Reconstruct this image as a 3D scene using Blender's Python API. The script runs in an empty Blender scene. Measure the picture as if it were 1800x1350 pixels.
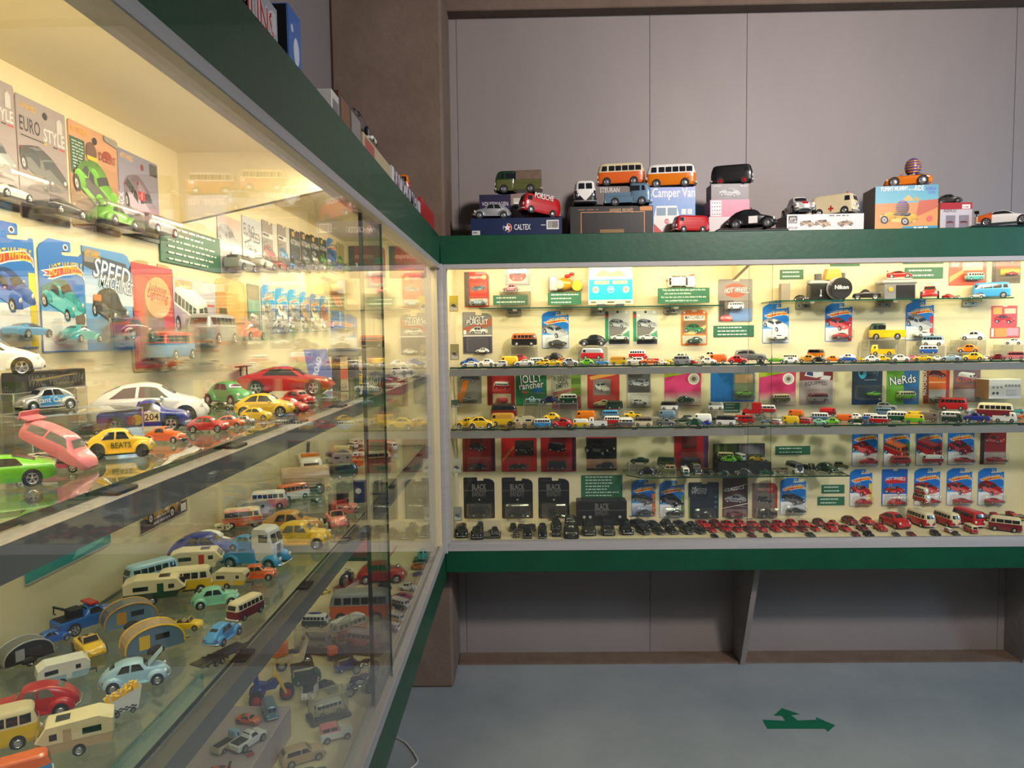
import bpy, bmesh, math, random
from mathutils import Vector, Matrix
random.seed(7)
R = math.radians
S = bpy.context.scene
COL = S.collection

# ------------------------------------------------------------------ camera
F = 1250.0                      # focal length in pixels of the 1800x1350 frame
CAMZ = 1.40
cam = bpy.data.cameras.new('camera')
cam.sensor_fit = 'HORIZONTAL'; cam.sensor_width = 36.0; cam.lens = 36.0 * F / 1800.0
cam.clip_start = 0.02; cam.clip_end = 60
camo = bpy.data.objects.new('camera', cam); COL.objects.link(camo)
CROT = Matrix.Rotation(R(0.967), 3, 'Z') @ Matrix.Rotation(R(90 - 3.785), 3, 'X') @ Matrix.Rotation(-0.0134, 3, 'Z')
camo.matrix_world = Matrix.Translation((0, 0, CAMZ)) @ CROT.to_4x4()
S.camera = camo
CAM = Vector((0, 0, CAMZ))

# ------------------------------------------------------------------ world, exposure
w = bpy.data.worlds.new('world'); S.world = w; w.use_nodes = True
w.node_tree.nodes['Background'].inputs[0].default_value = (0.55, 0.6, 0.7, 1)
w.node_tree.nodes['Background'].inputs[1].default_value = 0.0
S.view_settings.view_transform = 'Standard'; S.view_settings.look = 'None'
S.view_settings.gamma = 1.0; S.view_settings.use_curve_mapping = False
S.view_settings.exposure = 0.0
S.cycles.use_denoising = True
S.cycles.transparent_max_bounces = 32
S.cycles.max_bounces = 10
S.cycles.glossy_bounces = 5
S.cycles.caustics_reflective = False; S.cycles.caustics_refractive = False

ROOM_KEY = 42.0      # spot-like ceiling lamp behind the viewer, to the right
ROOM_FILL = 34.0     # soft ceiling panels
CASE_W = 14.5        # warm strip lamp, back case
CASE_L = 13.5        # warm strip lamp, left case

def area(name, loc, target, sx, sy, power, color, spread=180):
    l = bpy.data.lights.new(name, 'AREA'); l.shape = 'RECTANGLE'; l.size = sx; l.size_y = sy
    l.energy = power; l.color = color; l.spread = R(spread)
    o = bpy.data.objects.new(name, l); COL.objects.link(o); o.location = loc
    d = Vector(target) - Vector(loc)
    o.rotation_euler = d.to_track_quat('-Z', 'Y').to_euler()
    return o
area('ceiling_lamp_right_offscreen', (1.75, 0.0, 2.93), (0.9, 2.9, 2.05), 0.34, 0.34, ROOM_KEY, (1.0, 0.88, 0.82), 95)
area('ceiling_lamp_near_offscreen', (1.3, -0.7, 2.95), (1.3, -0.7, 0), 1.2, 1.2, ROOM_FILL, (0.95, 0.97, 1.0), 160)
area('cool_light_right_offscreen', (4.12, 1.2, 1.75), (1.9, 2.7, 1.3), 0.8, 1.0, 20, (0.45, 0.72, 1.0), 100)  # cool light added for the bluish glow on the right; its source is unseen

# ------------------------------------------------------------------ pixel helpers
def ray(px, py):
    d = CROT @ Vector(((px - 900) / F, -(py - 675) / F, -1.0))
    return d
def hit(px, py, axis, val):
    d = ray(px, py); t = (val - CAM[axis]) / d[axis]
    return CAM + d * t
def phi(px):                      # bearing of a picture column, left of +Y positive
    d = ray(px, 600); return math.atan2(-d.x, d.y)

# ------------------------------------------------------------------ materials
def lin(c):
    return tuple((x / 12.92 if x <= .04045 else ((x + .055) / 1.055) ** 2.4) for x in c)
def hx(h):
    h = h.lstrip('#'); return lin(tuple(int(h[i:i+2], 16) / 255 for i in (0, 2, 4)))
PAL = dict(red='C0151B', darkred='78141a', maroon='7d1a2b', orange='E0631C', yellow='EFC21A', gold='C08A22', cream='EDE0B8', white='EFEEE8',
  silver='A9ABAE', grey='7A7C7E', darkgrey='3c3d3f', black='131314', green='2C8A48', darkgreen='1D3A27', lime='6FBF2A', mint='8CCFAE',
  lightblue='A6CBE0', blue='1E5FB8', navy='1E2A60', royal='24389a', sky='3E97D4', teal='2FA9AC', pink='E07C86', salmon='F08C7C', magenta='C22a6a',
  brown='6B4A30', tan='BFA07A', purple='6A4A86', lilac='B9A6C4', olive='5d6334', turquoise='35C1CC', emerald='35B062', steel='6f8ea6', amber='F2B62C')
CNAME = dict(darkred='dark red', lightblue='pale blue', darkgreen='dark green', darkgrey='dark grey', royal='deep blue', steel='blue-grey', sky='sky blue')
def cname(c): return CNAME.get(c, c)
_mc = {}
def nm(name):
    m = bpy.data.materials.new(name); m.use_nodes = True
    return m, m.node_tree.nodes, m.node_tree.links, m.node_tree.nodes['Principled BSDF']
def P(name, col, rough=.5, metal=0.0, coat=0.0, spec=.5):
    if name in _mc: return _mc[name]
    m, n, l, b = nm(name)
    b.inputs['Base Color'].default_value = (*col, 1); b.inputs['Roughness'].default_value = rough
    b.inputs['Metallic'].default_value = metal; b.inputs['Coat Weight'].default_value = coat
    b.inputs['Specular IOR Level'].default_value = spec
    # fine grain so that nothing is perfectly even
    t = n.new('ShaderNodeTexNoise'); t.inputs['Scale'].default_value = 60; t.inputs['Detail'].default_value = 3
    mp = n.new('ShaderNodeMapRange'); mp.inputs[3].default_value = max(0, rough - .05); mp.inputs[4].default_value = min(1, rough + .07)
    l.new(t.outputs[0], mp.inputs[0]); l.new(mp.outputs[0], b.inputs['Roughness'])
    _mc[name] = m; return m
def paint(c):
    if c in ('silver', 'grey', 'steel'): return P('paint_' + c, hx(PAL[c]), .32, .35, .4)
    return P('paint_' + c, hx(PAL[c]), .34, 0, .5)
def noise_mat(name, c1, c2, scale, rough, bump=0.0, bscale=None, detail=6, coat=0, stretch=None, spec=.5):
    m, n, l, b = nm(name)
    tc = n.new('ShaderNodeTexCoord'); mpg = n.new('ShaderNodeMapping'); l.new(tc.outputs['Object'], mpg.inputs[0])
    if stretch: mpg.inputs['Scale'].default_value = stretch
    t = n.new('ShaderNodeTexNoise'); t.inputs['Scale'].default_value = scale; t.inputs['Detail'].default_value = detail
    t.inputs['Roughness'].default_value = .65
    l.new(mpg.outputs[0], t.inputs['Vector'])
    r = n.new('ShaderNodeValToRGB'); r.color_ramp.elements[0].color = (*c1, 1); r.color_ramp.elements[1].color = (*c2, 1)
    r.color_ramp.elements[0].position = .32; r.color_ramp.elements[1].position = .68
    l.new(t.outputs[0], r.inputs[0]); l.new(r.outputs[0], b.inputs['Base Color'])
    b.inputs['Roughness'].default_value = rough; b.inputs['Coat Weight'].default_value = coat
    b.inputs['Specular IOR Level'].default_value = spec
    if bump:
        t2 = n.new('ShaderNodeTexNoise'); t2.inputs['Scale'].default_value = bscale or scale * 4; t2.inputs['Detail'].default_value = 8
        l.new(mpg.outputs[0], t2.inputs['Vector'])
        bp = n.new('ShaderNodeBump'); bp.inputs['Strength'].default_value = bump; bp.inputs['Distance'].default_value = .01
        l.new(t2.outputs[0], bp.inputs['Height']); l.new(bp.outputs[0], b.inputs['Normal'])
    return m
def thin_clear(name, tint, ior=1.5, rough=0.0, body=None):
    """see-through sheet: Fresnel reflection over tinted transparency (same on both faces of a slab)"""
    m = bpy.data.materials.new(name); m.use_nodes = True; n = m.node_tree.nodes; l = m.node_tree.links; n.clear()
    out = n.new('ShaderNodeOutputMaterial'); mix = n.new('ShaderNodeMixShader'); tr = n.new('ShaderNodeBsdfTransparent'); gl = n.new('ShaderNodeBsdfGlossy')
    fr = n.new('ShaderNodeFresnel'); ge = n.new('ShaderNodeNewGeometry'); mp = n.new('ShaderNodeMapRange')
    mp.inputs[3].default_value = ior; mp.inputs[4].default_value = 1 / ior
    l.new(ge.outputs['Backfacing'], mp.inputs[0]); l.new(mp.outputs[0], fr.inputs['IOR'])
    tr.inputs[0].default_value = (*tint, 1); gl.inputs['Roughness'].default_value = rough; gl.inputs[0].default_value = (1, 1, 1, 1)
    l.new(fr.outputs[0], mix.inputs[0])
    if body:                      # a little milky body colour (scratched acrylic, blister plastic)
        df = n.new('ShaderNodeBsdfDiffuse'); df.inputs[0].default_value = (*body[0], 1)
        m2 = n.new('ShaderNodeMixShader'); m2.inputs[0].default_value = body[1]
        l.new(tr.outputs[0], m2.inputs[1]); l.new(df.outputs[0], m2.inputs[2]); l.new(m2.outputs[0], mix.inputs[1])
    else:
        l.new(tr.outputs[0], mix.inputs[1])
    l.new(gl.outputs[0], mix.inputs[2]); l.new(mix.outputs[0], out.inputs[0])
    return m
M = dict(
  cream=noise_mat('cream_laminate', hx('DDCEA4'), hx('E4D7B0'), 3, .45, .02, 60),
  green=noise_mat('green_gloss_paint', hx('04452b'), hx('055034'), 8, .42, .05, 45, coat=.12, spec=.45),
  wall=noise_mat('grey_wall_paint', hx('8a8280'), hx('958c89'), 1.6, .52, .10, 7, coat=.0, stretch=(1, 1, .35)),
  conc=noise_mat('brown_concrete', hx('6f5d50'), hx('7d6b5d'), 5, .85, .35, 24),
  concg=noise_mat('grey_concrete_board', hx('8b837e'), hx('98908a'), 6, .8, .2, 30),
  floor=noise_mat('grey_vinyl_floor', hx('8f999d'), hx('a0a8aa'), 3.2, .42, .03, 50, detail=12),
  brown=noise_mat('bare_brown_strip', hx('6d5a4b'), hx('7d6958'), 12, .8, .1, 40),
  ceil=noise_mat('dark_ceiling', hx('4a4440'), hx('54504b'), 3, .8),
  alum=noise_mat('brushed_aluminium', hx('A9A6A4'), hx('B8B5B3'), 14, .34, .02, 80, stretch=(.1, .1, 4)),
  railf=noise_mat('grey_shelf_rail', hx('85837d'), hx('8f8d86'), 14, .45),
  pane=thin_clear('pane_glass', (.975, .985, .975), 1.5),
  shelf=thin_clear('shelf_glass', (.90, .955, .92), 1.5),
  edge=P('green_glass_edge', hx('123f33'), .12, 0, .6),
  clear=thin_clear('clear_acrylic', (.93, .93, .91), 1.49, .02, ((.8, .8, .76), .025)),
  frost=thin_clear('cut_acrylic_edge', (.9, .9, .88), 1.49, .15, ((.8, .8, .77), .30)),
  blist=thin_clear('blister_plastic', (.95, .95, .94), 1.45, .06, ((.85, .85, .83), .035)),
  tire=P('black_rubber', hx('1b1b1c'), .7), hub=P('chrome_hub', hx('C9CACC'), .25, .8), chrome=P('chrome_trim', hx('D4D4D6'), .2, .9),
  glass=P('dark_toy_window', hx('23262a'), .12, 0, .6), glassl=P('smoky_toy_window', hx('6d6c66'), .12, 0, .6), dark=P('matte_dark', hx('141415'), .6),
  light=P('headlamp_clear', hx('F0EEE4'), .15, 0, .5), amber=P('amber_lens', hx('E07A10'), .2, 0, .5), redl=P('red_lens', hx('B81010'), .2, 0, .5),
  whub=P('white_hub', hx('E6E2DA'), .4), steelb=P('zinc_bracket', hx('9a9688'), .4, .6),
)
def mk_print():
    m, n, l, b = nm('printed_card')
    a = n.new('ShaderNodeAttribute'); a.attribute_name = 'Col'
    l.new(a.outputs['Color'], b.inputs['Base Color']); b.inputs['Roughness'].default_value = .38; b.inputs['Coat Weight'].default_value = .15
    return m
M['print'] = mk_print()
def mk_emit(name, col, st):
    m = bpy.data.materials.new(name); m.use_nodes = True; n = m.node_tree.nodes; n.clear()
    e = n.new('ShaderNodeEmission'); e.inputs[0].default_value = (*col, 1); e.inputs[1].default_value = st
    o = n.new('ShaderNodeOutputMaterial'); m.node_tree.links.new(e.outputs[0], o.inputs[0]); return m
M['tube'] = mk_emit('lit_tube', (1.0, .80, .48), 9.0)
def mat(k):
    if k in M: return M[k]
    return paint(k)

# ------------------------------------------------------------------ mesh helpers
class MB:
    def __init__(s): s.v = []; s.f = []; s.m = []; s.s = []; s.c = []
    def add(s, vs, fs, mat=0, smooth=False, T=None, col=None):
        b = len(s.v)
        for p in vs:
            p = Vector(p); s.v.append(T @ p if T else p)
        for k, f in enumerate(fs):
            s.f.append(tuple(b + i for i in f)); s.m.append(mat); s.s.append(smooth); s.c.append(col)
        return s
    def join(s, o, T=None, matmap=None, flip=False):
        b = len(s.v)
        for p in o.v: s.v.append(T @ p if T else p.copy())
        for f, m, sm, c in zip(o.f, o.m, o.s, o.c):
            ff = tuple(b + i for i in f)
            s.f.append(ff[::-1] if flip else ff); s.m.append(matmap[m] if matmap else m); s.s.append(sm); s.c.append(c)
        return s
    def box(s, x0, x1, y0, y1, z0, z1, mat=0, T=None, bev=0, col=None):
        if bev:
            b = bev; X = (x0, x0 + b, x1 - b, x1); Y = (y0, y0 + b, y1 - b, y1); Z = (z0, z0 + b, z1 - b, z1)
            vs = []; idx = {}
            for ax in range(3):
                for i in (0, 1):
                    for j in (0, 1):
                        for k in (0, 1):
                            q = [1 if t == 0 else 2 for t in (i, j, k)]
                            q[ax] = 0 if (i, j, k)[ax] == 0 else 3
                            idx[(ax, i, j, k)] = len(vs); vs.append((X[q[0]], Y[q[1]], Z[q[2]]))
            fs = []
            def I(ax, i, j, k): return idx[(ax, i, j, k)]
            for e in (0, 1):
                fs.append([I(0, e, 0, 0), I(0, e, 1, 0), I(0, e, 1, 1), I(0, e, 0, 1)])
                fs.append([I(1, 0, e, 0), I(1, 1, e, 0), I(1, 1, e, 1), I(1, 0, e, 1)])
                fs.append([I(2, 0, 0, e), I(2, 1, 0, e), I(2, 1, 1, e), I(2, 0, 1, e)])
            for i in (0, 1):
                for j in (0, 1):
                    fs.append([I(0, i, j, 0), I(0, i, j, 1), I(1, i, j, 1), I(1, i, j, 0)])
                    fs.append([I(0, i, 0, j), I(0, i, 1, j), I(2, i, 1, j), I(2, i, 0, j)])
                    fs.append([I(1, 0, i, j), I(1, 1, i, j), I(2, 1, i, j), I(2, 0, i, j)])
                    for k in (0, 1): fs.append([I(0, i, j, k), I(1, i, j, k), I(2, i, j, k)])
            c = Vector(((x0 + x1) / 2, (y0 + y1) / 2, (z0 + z1) / 2))
            ff = []
            for f in fs:
                a = [Vector(vs[t]) for t in f]; n = (a[1] - a[0]).cross(a[2] - a[0])
                g = sum(a, Vector()) / len(a)
                ff.append(f if n.dot(g - c) > 0 else f[::-1])
            return s.add(vs, ff, mat, False, T, col)
        vs = [(x, y, z) for z in (z0, z1) for y in (y0, y1) for x in (x0, x1)]
        return s.add(vs, [(0, 2, 3, 1), (4, 5, 7, 6), (0, 1, 5, 4), (2, 6, 7, 3), (0, 4, 6, 2), (1, 3, 7, 5)], mat, False, T, col)
    def cyl(s, p0, p1, r, n=10, mat=0, r1=None, smooth=True, T=None, caps=True, col=None):
        p0 = Vector(p0); p1 = Vector(p1); d = (p1 - p0).normalized(); r1 = r if r1 is None else r1
        a = d.orthogonal().normalized(); b = d.cross(a)
        vs = []; 
        for p, rr in ((p0, r), (p1, r1)):
            for i in range(n):
                t = 2 * math.pi * i / n; vs.append(p + (a * math.cos(t) + b * math.sin(t)) * rr)
        s.add(vs, [(i, (i + 1) % n, n + (i + 1) % n, n + i) for i in range(n)], mat, smooth, T, col)
        if caps:
            s.add(vs[:n], [tuple(range(n))[::-1]], mat, False, T, col); s.add(vs[n:], [tuple(range(n))], mat, False, T, col)
        return s
    def sph(s, c, r, nu=12, nv=8, mat=0, T=None, zmin=None, col=None):
        vs = []
        for j in range(nv + 1):
            th = math.pi * j / nv
            for i in range(nu):
                p = 2 * math.pi * i / nu
                z = c[2] + r[2] * math.cos(th)
                vs.append((c[0] + r[0] * math.sin(th) * math.cos(p), c[1] + r[1] * math.sin(th) * math.sin(p), z if zmin is None else max(z, zmin)))
        fs = [(j * nu + i, (j + 1) * nu + i, (j + 1) * nu + (i + 1) % nu, j * nu + (i + 1) % nu) for j in range(nv) for i in range(nu)]
        return s.add(vs, fs, mat, True, T, col)
    def tube(s, pts, r, n=6, mat=0, T=None, col=None):
        for a, b in zip(pts[:-1], pts[1:]): s.cyl(a, b, r, n, mat, T=T, col=col)
        return s
    def prism(s, poly, y0, y1, mat=0, capm=None, smooth=False, T=None, col=None):
        """poly: (x,z) outline counter-clockwise seen from -y; extruded from y0 to y1"""
        n = len(poly); vs = [(x, y0, z) for x, z in poly] + [(x, y1, z) for x, z in poly]
        s.add(vs, [(i, n + i, n + (i + 1) % n, (i + 1) % n)[::-1] for i in range(n)], mat, smooth, T, col)
        cm = mat if capm is None else capm
        s.add([(x, y0, z) for x, z in poly], [tuple(range(n))], cm, False, T, col)
        s.add([(x, y1, z) for x, z in poly], [tuple(range(n))[::-1]], cm, False, T, col)
        return s
    def mesh(s, name, nm=None):
        me = bpy.data.meshes.new(name)
        me.from_pydata([tuple(v) for v in s.v], [], s.f)
        k = max(s.m) + 1 if s.m else 1
        for _ in range(max(k, nm or 0)): me.materials.append(None)
        me.polygons.foreach_set('material_index', s.m); me.polygons.foreach_set('use_smooth', s.s)
        if any(c is not None for c in s.c):
            at = me.color_attributes.new('Col', 'FLOAT_COLOR', 'CORNER')
            buf = []
            for f, c in zip(s.f, s.c):
                c = c or (.5, .5, .5)
                for _ in f: buf.extend((c[0], c[1], c[2], 1.0))
            at.data.foreach_set('color', buf)
        me.update(); return me
def O(name, me, parent=None, mats=None, loc=None, rot=None, scale=None, kind=None):
    o = bpy.data.objects.new(name, me.mesh(name) if isinstance(me, MB) else me)
    COL.objects.link(o)
    if parent is not None: o.parent = parent
    if mats:
        for i, m in enumerate(mats):
            if i < len(o.material_slots):
                o.material_slots[i].link = 'OBJECT'; o.material_slots[i].material = mat(m) if isinstance(m, str) else m
    if loc is not None: o.location = loc
    if rot is not None: o.rotation_euler = rot
    if scale is not None: o.scale = scale if hasattr(scale, '__len__') else (scale,) * 3
    if kind: o['kind'] = kind
    return o
THINGS = []
def thing(name, label, cat, loc=(0, 0, 0), rotz=0.0, group=None, scale=1.0, rot=None):
    o = bpy.data.objects.new(name, None); COL.objects.link(o); o.empty_display_size = .01
    o.location = loc; o.rotation_euler = rot if rot else (0, 0, rotz); o.scale = (scale,) * 3
    o['label'] = label; o['category'] = cat
    if group: o['group'] = group
    THINGS.append(o)
    return o

# ================================================================== the room
def struct(name, mb, m):
    o = O(name, mb, None, m if isinstance(m, list) else [m]); o['kind'] = 'structure'; return o
WALLY = 3.13
FZ = -.032                                       # floor level
struct('floor', MB().box(-.75, 4.2, -3.0, WALLY, FZ - .05, FZ), 'floor')
struct('ceiling', MB().box(-.75, 4.2, -3.0, WALLY, 3.0, 3.05), 'ceil')
struct('wall_left', MB().box(-.80, -.735, -3.0, WALLY + .05, FZ, 3.0), 'wall')
struct('wall_right', MB().box(4.2, 4.25, -3.0, WALLY + .05, FZ, 3.0), 'wall')
struct('wall_front', MB().box(-.75, 4.2, -3.05, -3.0, FZ, 3.0), 'wall')
wb = struct('wall_back', MB().box(-.75, 4.2, WALLY + .006, WALLY + .06, FZ, 3.0), 'wall')
seam = [-.32] + [hit(p, 200, 1, WALLY).x for p in (804, 1142, 1312)] + [2.1, 3.2, 4.2]
for a, b in zip(seam[:-1], seam[1:]):
    g = .0012 if a != seam[0] else 0
    O('wall_panel', MB().box(a + g, b - .0004, WALLY, WALLY + .01, FZ, 2.95, bev=.0006), wb, ['wall'])
struct('trim_1', MB().box(-.735, 4.2, 3.055, WALLY + .005, 2.759, 3.0, bev=.004), 'conc')
struct('baseboard_back', MB().box(-.30, 4.2, 3.025, WALLY + .004, FZ, FZ + .008), 'brown')
struct('concrete_pillar', MB().box(-.734, -.303, 2.82, WALLY + .004, FZ, 3.0, bev=.010), 'conc')

# ================================================================== display cases
XP, XG, YEND, Y0 = -.660, -.313, 2.650, -.40     # left case: back panel, glass front, far end, near end
YP, YG, XEND = 3.050, 2.700, 2.45                # back case: back panel, glass front, right end
ZF, ZC, ZT = .604, 1.761, 1.783                  # case floor, case ceiling, top
SH1L, SH2L, SH1B, SH2B = 1.273, 1.000, 1.285, 1.043

def slab(x0, x1, y0, y1, z0, z1, thin):
    """glass sheet: slot 0 on the two large faces, slot 1 on the edges"""
    mb = MB(); mb.box(x0, x1, y0, y1, z0, z1)
    order = {2: (0, 1), 1: (2, 3), 0: (4, 5)}[thin]
    mb.m = [0 if i in order else 1 for i in range(6)]
    return mb
lc = thing('display_case', 'long glass-fronted case with green fascia along the left wall', 'display case', (-.49, .8, ZF))
def LP(name, mb, mats, parent=None):
    for v in mb.v: v -= Vector((-.49, .8, ZF))
    return O(name, mb, parent or lc, mats)
bc = thing('display_case', 'glass-fronted case with green fascia against the grey back wall', 'display case', (1.0, 2.9, ZF))
def BP(name, mb, mats, parent=None):
    for v in mb.v: v -= Vector((1.0, 2.9, ZF))
    return O(name, mb, parent or bc, mats)
# ---- left case
LP('back_panel', MB().box(XP - .012, XP, Y0, YEND + .012, ZF - .012, ZC), ['cream'])
LP('floor_panel', MB().box(XP, XG + .001, Y0, YEND, ZF - .024, ZF), ['cream'])
LP('ceiling_panel', MB().box(XP - .012, XG - .02, Y0, YEND + .012, ZC, ZC + .012), ['cream'])
LP('end_panel', MB().box(XP, XG - .006, YEND, YEND + .012, ZF, ZC), ['cream'])
LP('top_board', MB().box(XP - .05, XG - .02, Y0, 2.815, ZC + .012, ZT - .002), ['green'])
LP('fascia', MB().box(XG - .021, XG + .002, Y0, YG + .001, 1.676, ZT, bev=.0015), ['green'])
LP('base_board', MB().box(XG - .021, XG + .002, Y0, YG + .001, 1.4 - .938, ZF - .024, bev=.0015), ['green'])
LP('base_underside', MB().box(XP, XG - .02, Y0, YEND, .50, .515), ['concg'])
LP('top_rail', MB().box(XG - .032, XG + .005, Y0, YG - .02, 1.658, 1.676, bev=.0012), ['alum'])
r = MB().box(XG - .032, XG + .005, Y0, YG - .02, ZF - .028, ZF + .004, bev=.0012)
for dx in (-.021, -.011): r.box(XG + dx - .0015, XG + dx + .0015, Y0, YG - .02, ZF + .004, ZF + .008)
LP('bottom_rail', r, ['alum'])
for z in (SH1L, SH2L):
    sh = LP('glass_shelf', slab(XP + .002, -.372, Y0, YEND - .003, z - .006, z, 2), ['shelf', 'edge'])
    rl = MB().box(-.372, -.350, Y0, YEND - .002, z - .034, z - .0075); rl.m = [0, 1, 0, 0, 0, 0]
    rail = LP('shelf_rail', rl, ['railf', 'railf'])
    y = .35
    while y < 2.6:
        LP('shelf_clip', MB().box(-.374, -.357, y, y + .034, z - .0075, z - .0035, bev=.001), ['dark'], sh)
        y += .26
LP('sliding_pane', slab(-.3215, -.3165, Y0, 1.617, ZF + .003, 1.662, 0), ['pane', 'edge'])
p2 = LP('sliding_pane', slab(-.3345, -.3295, 1.477, YG - .03, ZF + .003, 1.662, 0), ['pane', 'edge'])
LP('pane_edge_strip', MB().box(-.336, -.328, 1.471, 1.4775, ZF + .01, 1.66, bev=.001), ['dark'], p2)
for Yg in (1.38,):
    LP('gusset_board', MB().add([(XP, Yg, ZC), (-.345, Yg, ZC), (-.345, Yg, 1.694), (XP, Yg, 1.629)] + [(XP, Yg + .016, ZC), (-.345, Yg + .016, ZC), (-.345, Yg + .016, 1.694), (XP, Yg + .016, 1.629)],
       [(3, 2, 1, 0), (4, 5, 6, 7), (0, 1, 5, 4), (1, 2, 6, 5), (2, 3, 7, 6), (3, 0, 4, 7)]), ['cream'])
# ---- back case
BP('back_panel', MB().box(-.30, XEND, YP, YP + .012, ZF - .012, ZC), ['cream'])
BP('floor_panel', MB().box(-.30, XEND, YG - .001, YP, ZF - .024, ZF), ['cream'])
BP('ceiling_panel', MB().box(-.30, XEND, YG + .02, YP + .012, ZC, ZC + .012), ['cream'])
BP('end_panel', MB().box(-.302, -.288, YG + .02, YP, ZF, ZC), ['cream'])
BP('end_panel', MB().box(XEND, XEND + .014, YG + .02, YP, ZF, ZC), ['cream'])
BP('top_board', MB().box(-.295, XEND, YG + .02, WALLY - .002, ZC + .012, ZT - .002), ['green'])
BP('fascia', MB().box(-.310, XEND, YG - .002, YG + .021, 1.676, ZT, bev=.0015), ['green'])
BP('base_board', MB().box(-.310, XEND, YG - .002, YG + .021,   .492, ZF - .024, bev=.0015), ['green'])
BP('base_underside', MB().box(-.29, XEND, YG + .02, WALLY - .003, .52, .535), ['concg'])
BP('top_rail', MB().box(-.300, XEND, YG - .005, YG + .032, 1.658, 1.676, bev=.0012), ['alum'])
r = MB().box(-.300, XEND, YG - .005, YG + .032, ZF - .028, ZF + .004, bev=.0012)
for dy in (.011, .021): r.box(-.3, XEND, YG + dy - .0015, YG + dy + .0015, ZF + .004, ZF + .008)
BP('bottom_rail', r, ['alum'])
cp = MB().box(-.322, -.300, 2.672, 2.708, ZF - .03, 1.676, bev=.002); cp.box(-.300, -.289, 2.692, 2.703, ZF, 1.66)
BP('corner_post', cp, ['alum'])
for z in (SH1B, SH2B):
    sh = BP('glass_shelf', slab(-.288, XEND, 2.760, YP - .002, z - .006, z, 2), ['shelf', 'edge'])
    rl = MB().box(-.288, XEND, 2.738, 2.760, z - .034, z - .0075); rl.m = [0, 1, 0, 0, 0, 0]
    BP('shelf_rail', rl, ['railf', 'railf'])
    x = -.08
    while x < 2.3:
        BP('shelf_clip', MB().box(x, x + .022, 2.745, 2.762, z - .0075, z - .0035, bev=.001), ['dark'], sh)
        x += .248
BP('sliding_pane', slab(-.292, hit(1357, 600, 1, 2.71).x, 2.7085, 2.7135, ZF + .003, 1.662, 1), ['pane', 'edge'])
BP('sliding_pane', slab(hit(1316, 600, 1, 2.72).x, XEND, 2.7195, 2.7245, ZF + .003, 1.662, 1), ['pane', 'edge'])
for Xg in (.885,):
    BP('gusset_board', MB().add([(Xg, YP, ZC), (Xg, 2.73, ZC), (Xg, 2.73, 1.694), (Xg, YP, 1.629)] + [(Xg + .016, YP, ZC), (Xg + .016, 2.73, ZC), (Xg + .016, 2.73, 1.694), (Xg + .016, YP, 1.629)],
       [(0, 1, 2, 3), (7, 6, 5, 4), (4, 5, 1, 0), (5, 6, 2, 1), (6, 7, 3, 2), (7, 4, 0, 3)]), ['cream'])
for Xb in (.922, 2.13):
    BP('support_bracket', MB().add([(Xb, 2.80, .520), (Xb, 3.012, FZ), (Xb, WALLY - .002, FZ), (Xb, WALLY - .002, .520), (Xb + .022, 2.80, .520), (Xb + .022, 3.012, FZ), (Xb + .022, WALLY - .002, FZ), (Xb + .022, WALLY - .002, .520)],
       [(0, 3, 2, 1), (4, 5, 6, 7), (0, 1, 5, 4), (1, 2, 6, 5), (2, 3, 7, 6), (3, 0, 4, 7)]), ['concg'])
# small glass shelves on the back panel
def wallshelf(px0, px1, z, y0=2.885, cut=False, brk=()):
    x0 = hit(px0, 540, 1, y0).x; x1 = hit(px1, 540, 1, y0).x
    if cut:
        pts = [(x0 + .05, y0), (x1, y0), (x1, YP - .001), (x0, YP - .001), (x0, y0 + .06)]
    else:
        pts = [(x0, y0), (x1, y0), (x1, YP - .001), (x0, YP - .001)]
    n = len(pts); mb = MB().add([(x, y, z - .005) for x, y in pts] + [(x, y, z) for x, y in pts], [tuple(range(n))[::-1], tuple(range(n, 2 * n))])
    mb.add([(x, y, z - .005) for x, y in pts] + [(x, y, z) for x, y in pts], [(i, (i + 1) % n, n + (i + 1) % n, n + i) for i in range(n)], 1)
    s = BP('wall_shelf', mb, ['shelf', 'edge'])
    for p in brk:
        xc = hit(p, 540, 1, YP).x
        b = MB().box(xc - .030, xc + .030, YP - .012, YP - .001, z - .028, z - .006, bev=.001)
        b.box(xc - .006, xc + .012, YP - .10, YP - .004, z - .011, z - .0055)
        for dx in (-.018, .012): b.cyl((xc + dx, YP - .0125, z - .017), (xc + dx, YP - .0119, z - .017), .0035, 8, 1)
        BP('shelf_bracket', b, ['steelb', 'dark'], s)
    return z
ZS_A = wallshelf(842, 1272, 1.518, brk=(904, 1050, 1179))
ZS_B = wallshelf(1362, 1782, 1.532, brk=(1410, 1551, 1702))
ZS_C = wallshelf(1104, 1500, .822, y0=2.872, cut=True)
# ---- strip lamps of the two cases (tucked behind the fascias)
def strip(label, a, b, target, power):
    a = Vector(a); b = Vector(b); c = (a + b) / 2
    t = thing('strip_lamp', label, 'lamp', c)
    O('tube', MB().cyl(a - c, b - c, .008, 10), t, ['tube'])
    for e in (a, b):
        d = (b - a).normalized(); s = 1 if e == a else -1
        O('end_cap', MB().cyl(e - c - d * .02 * s, e - c, .011, 10), t, ['whub'])
    area('strip_lamp_light', c - Vector((0, 0, .012)), target, (b - a).length, .03, power, (1.0, .85, .60))
strip('warm strip lamp behind the fascia of the case along the left wall', (-.366, Y0 + .1, 1.715), (-.366, 2.60, 1.715), (-.62, (Y0 + 2.7) / 2, 1.30), CASE_L)
strip('warm strip lamp behind the fascia of the case at the back wall', (-.22, 2.760, 1.715), (XEND - .05, 2.760, 1.715), ((XEND - .27) / 2, 3.02, 1.32), CASE_W)
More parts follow.
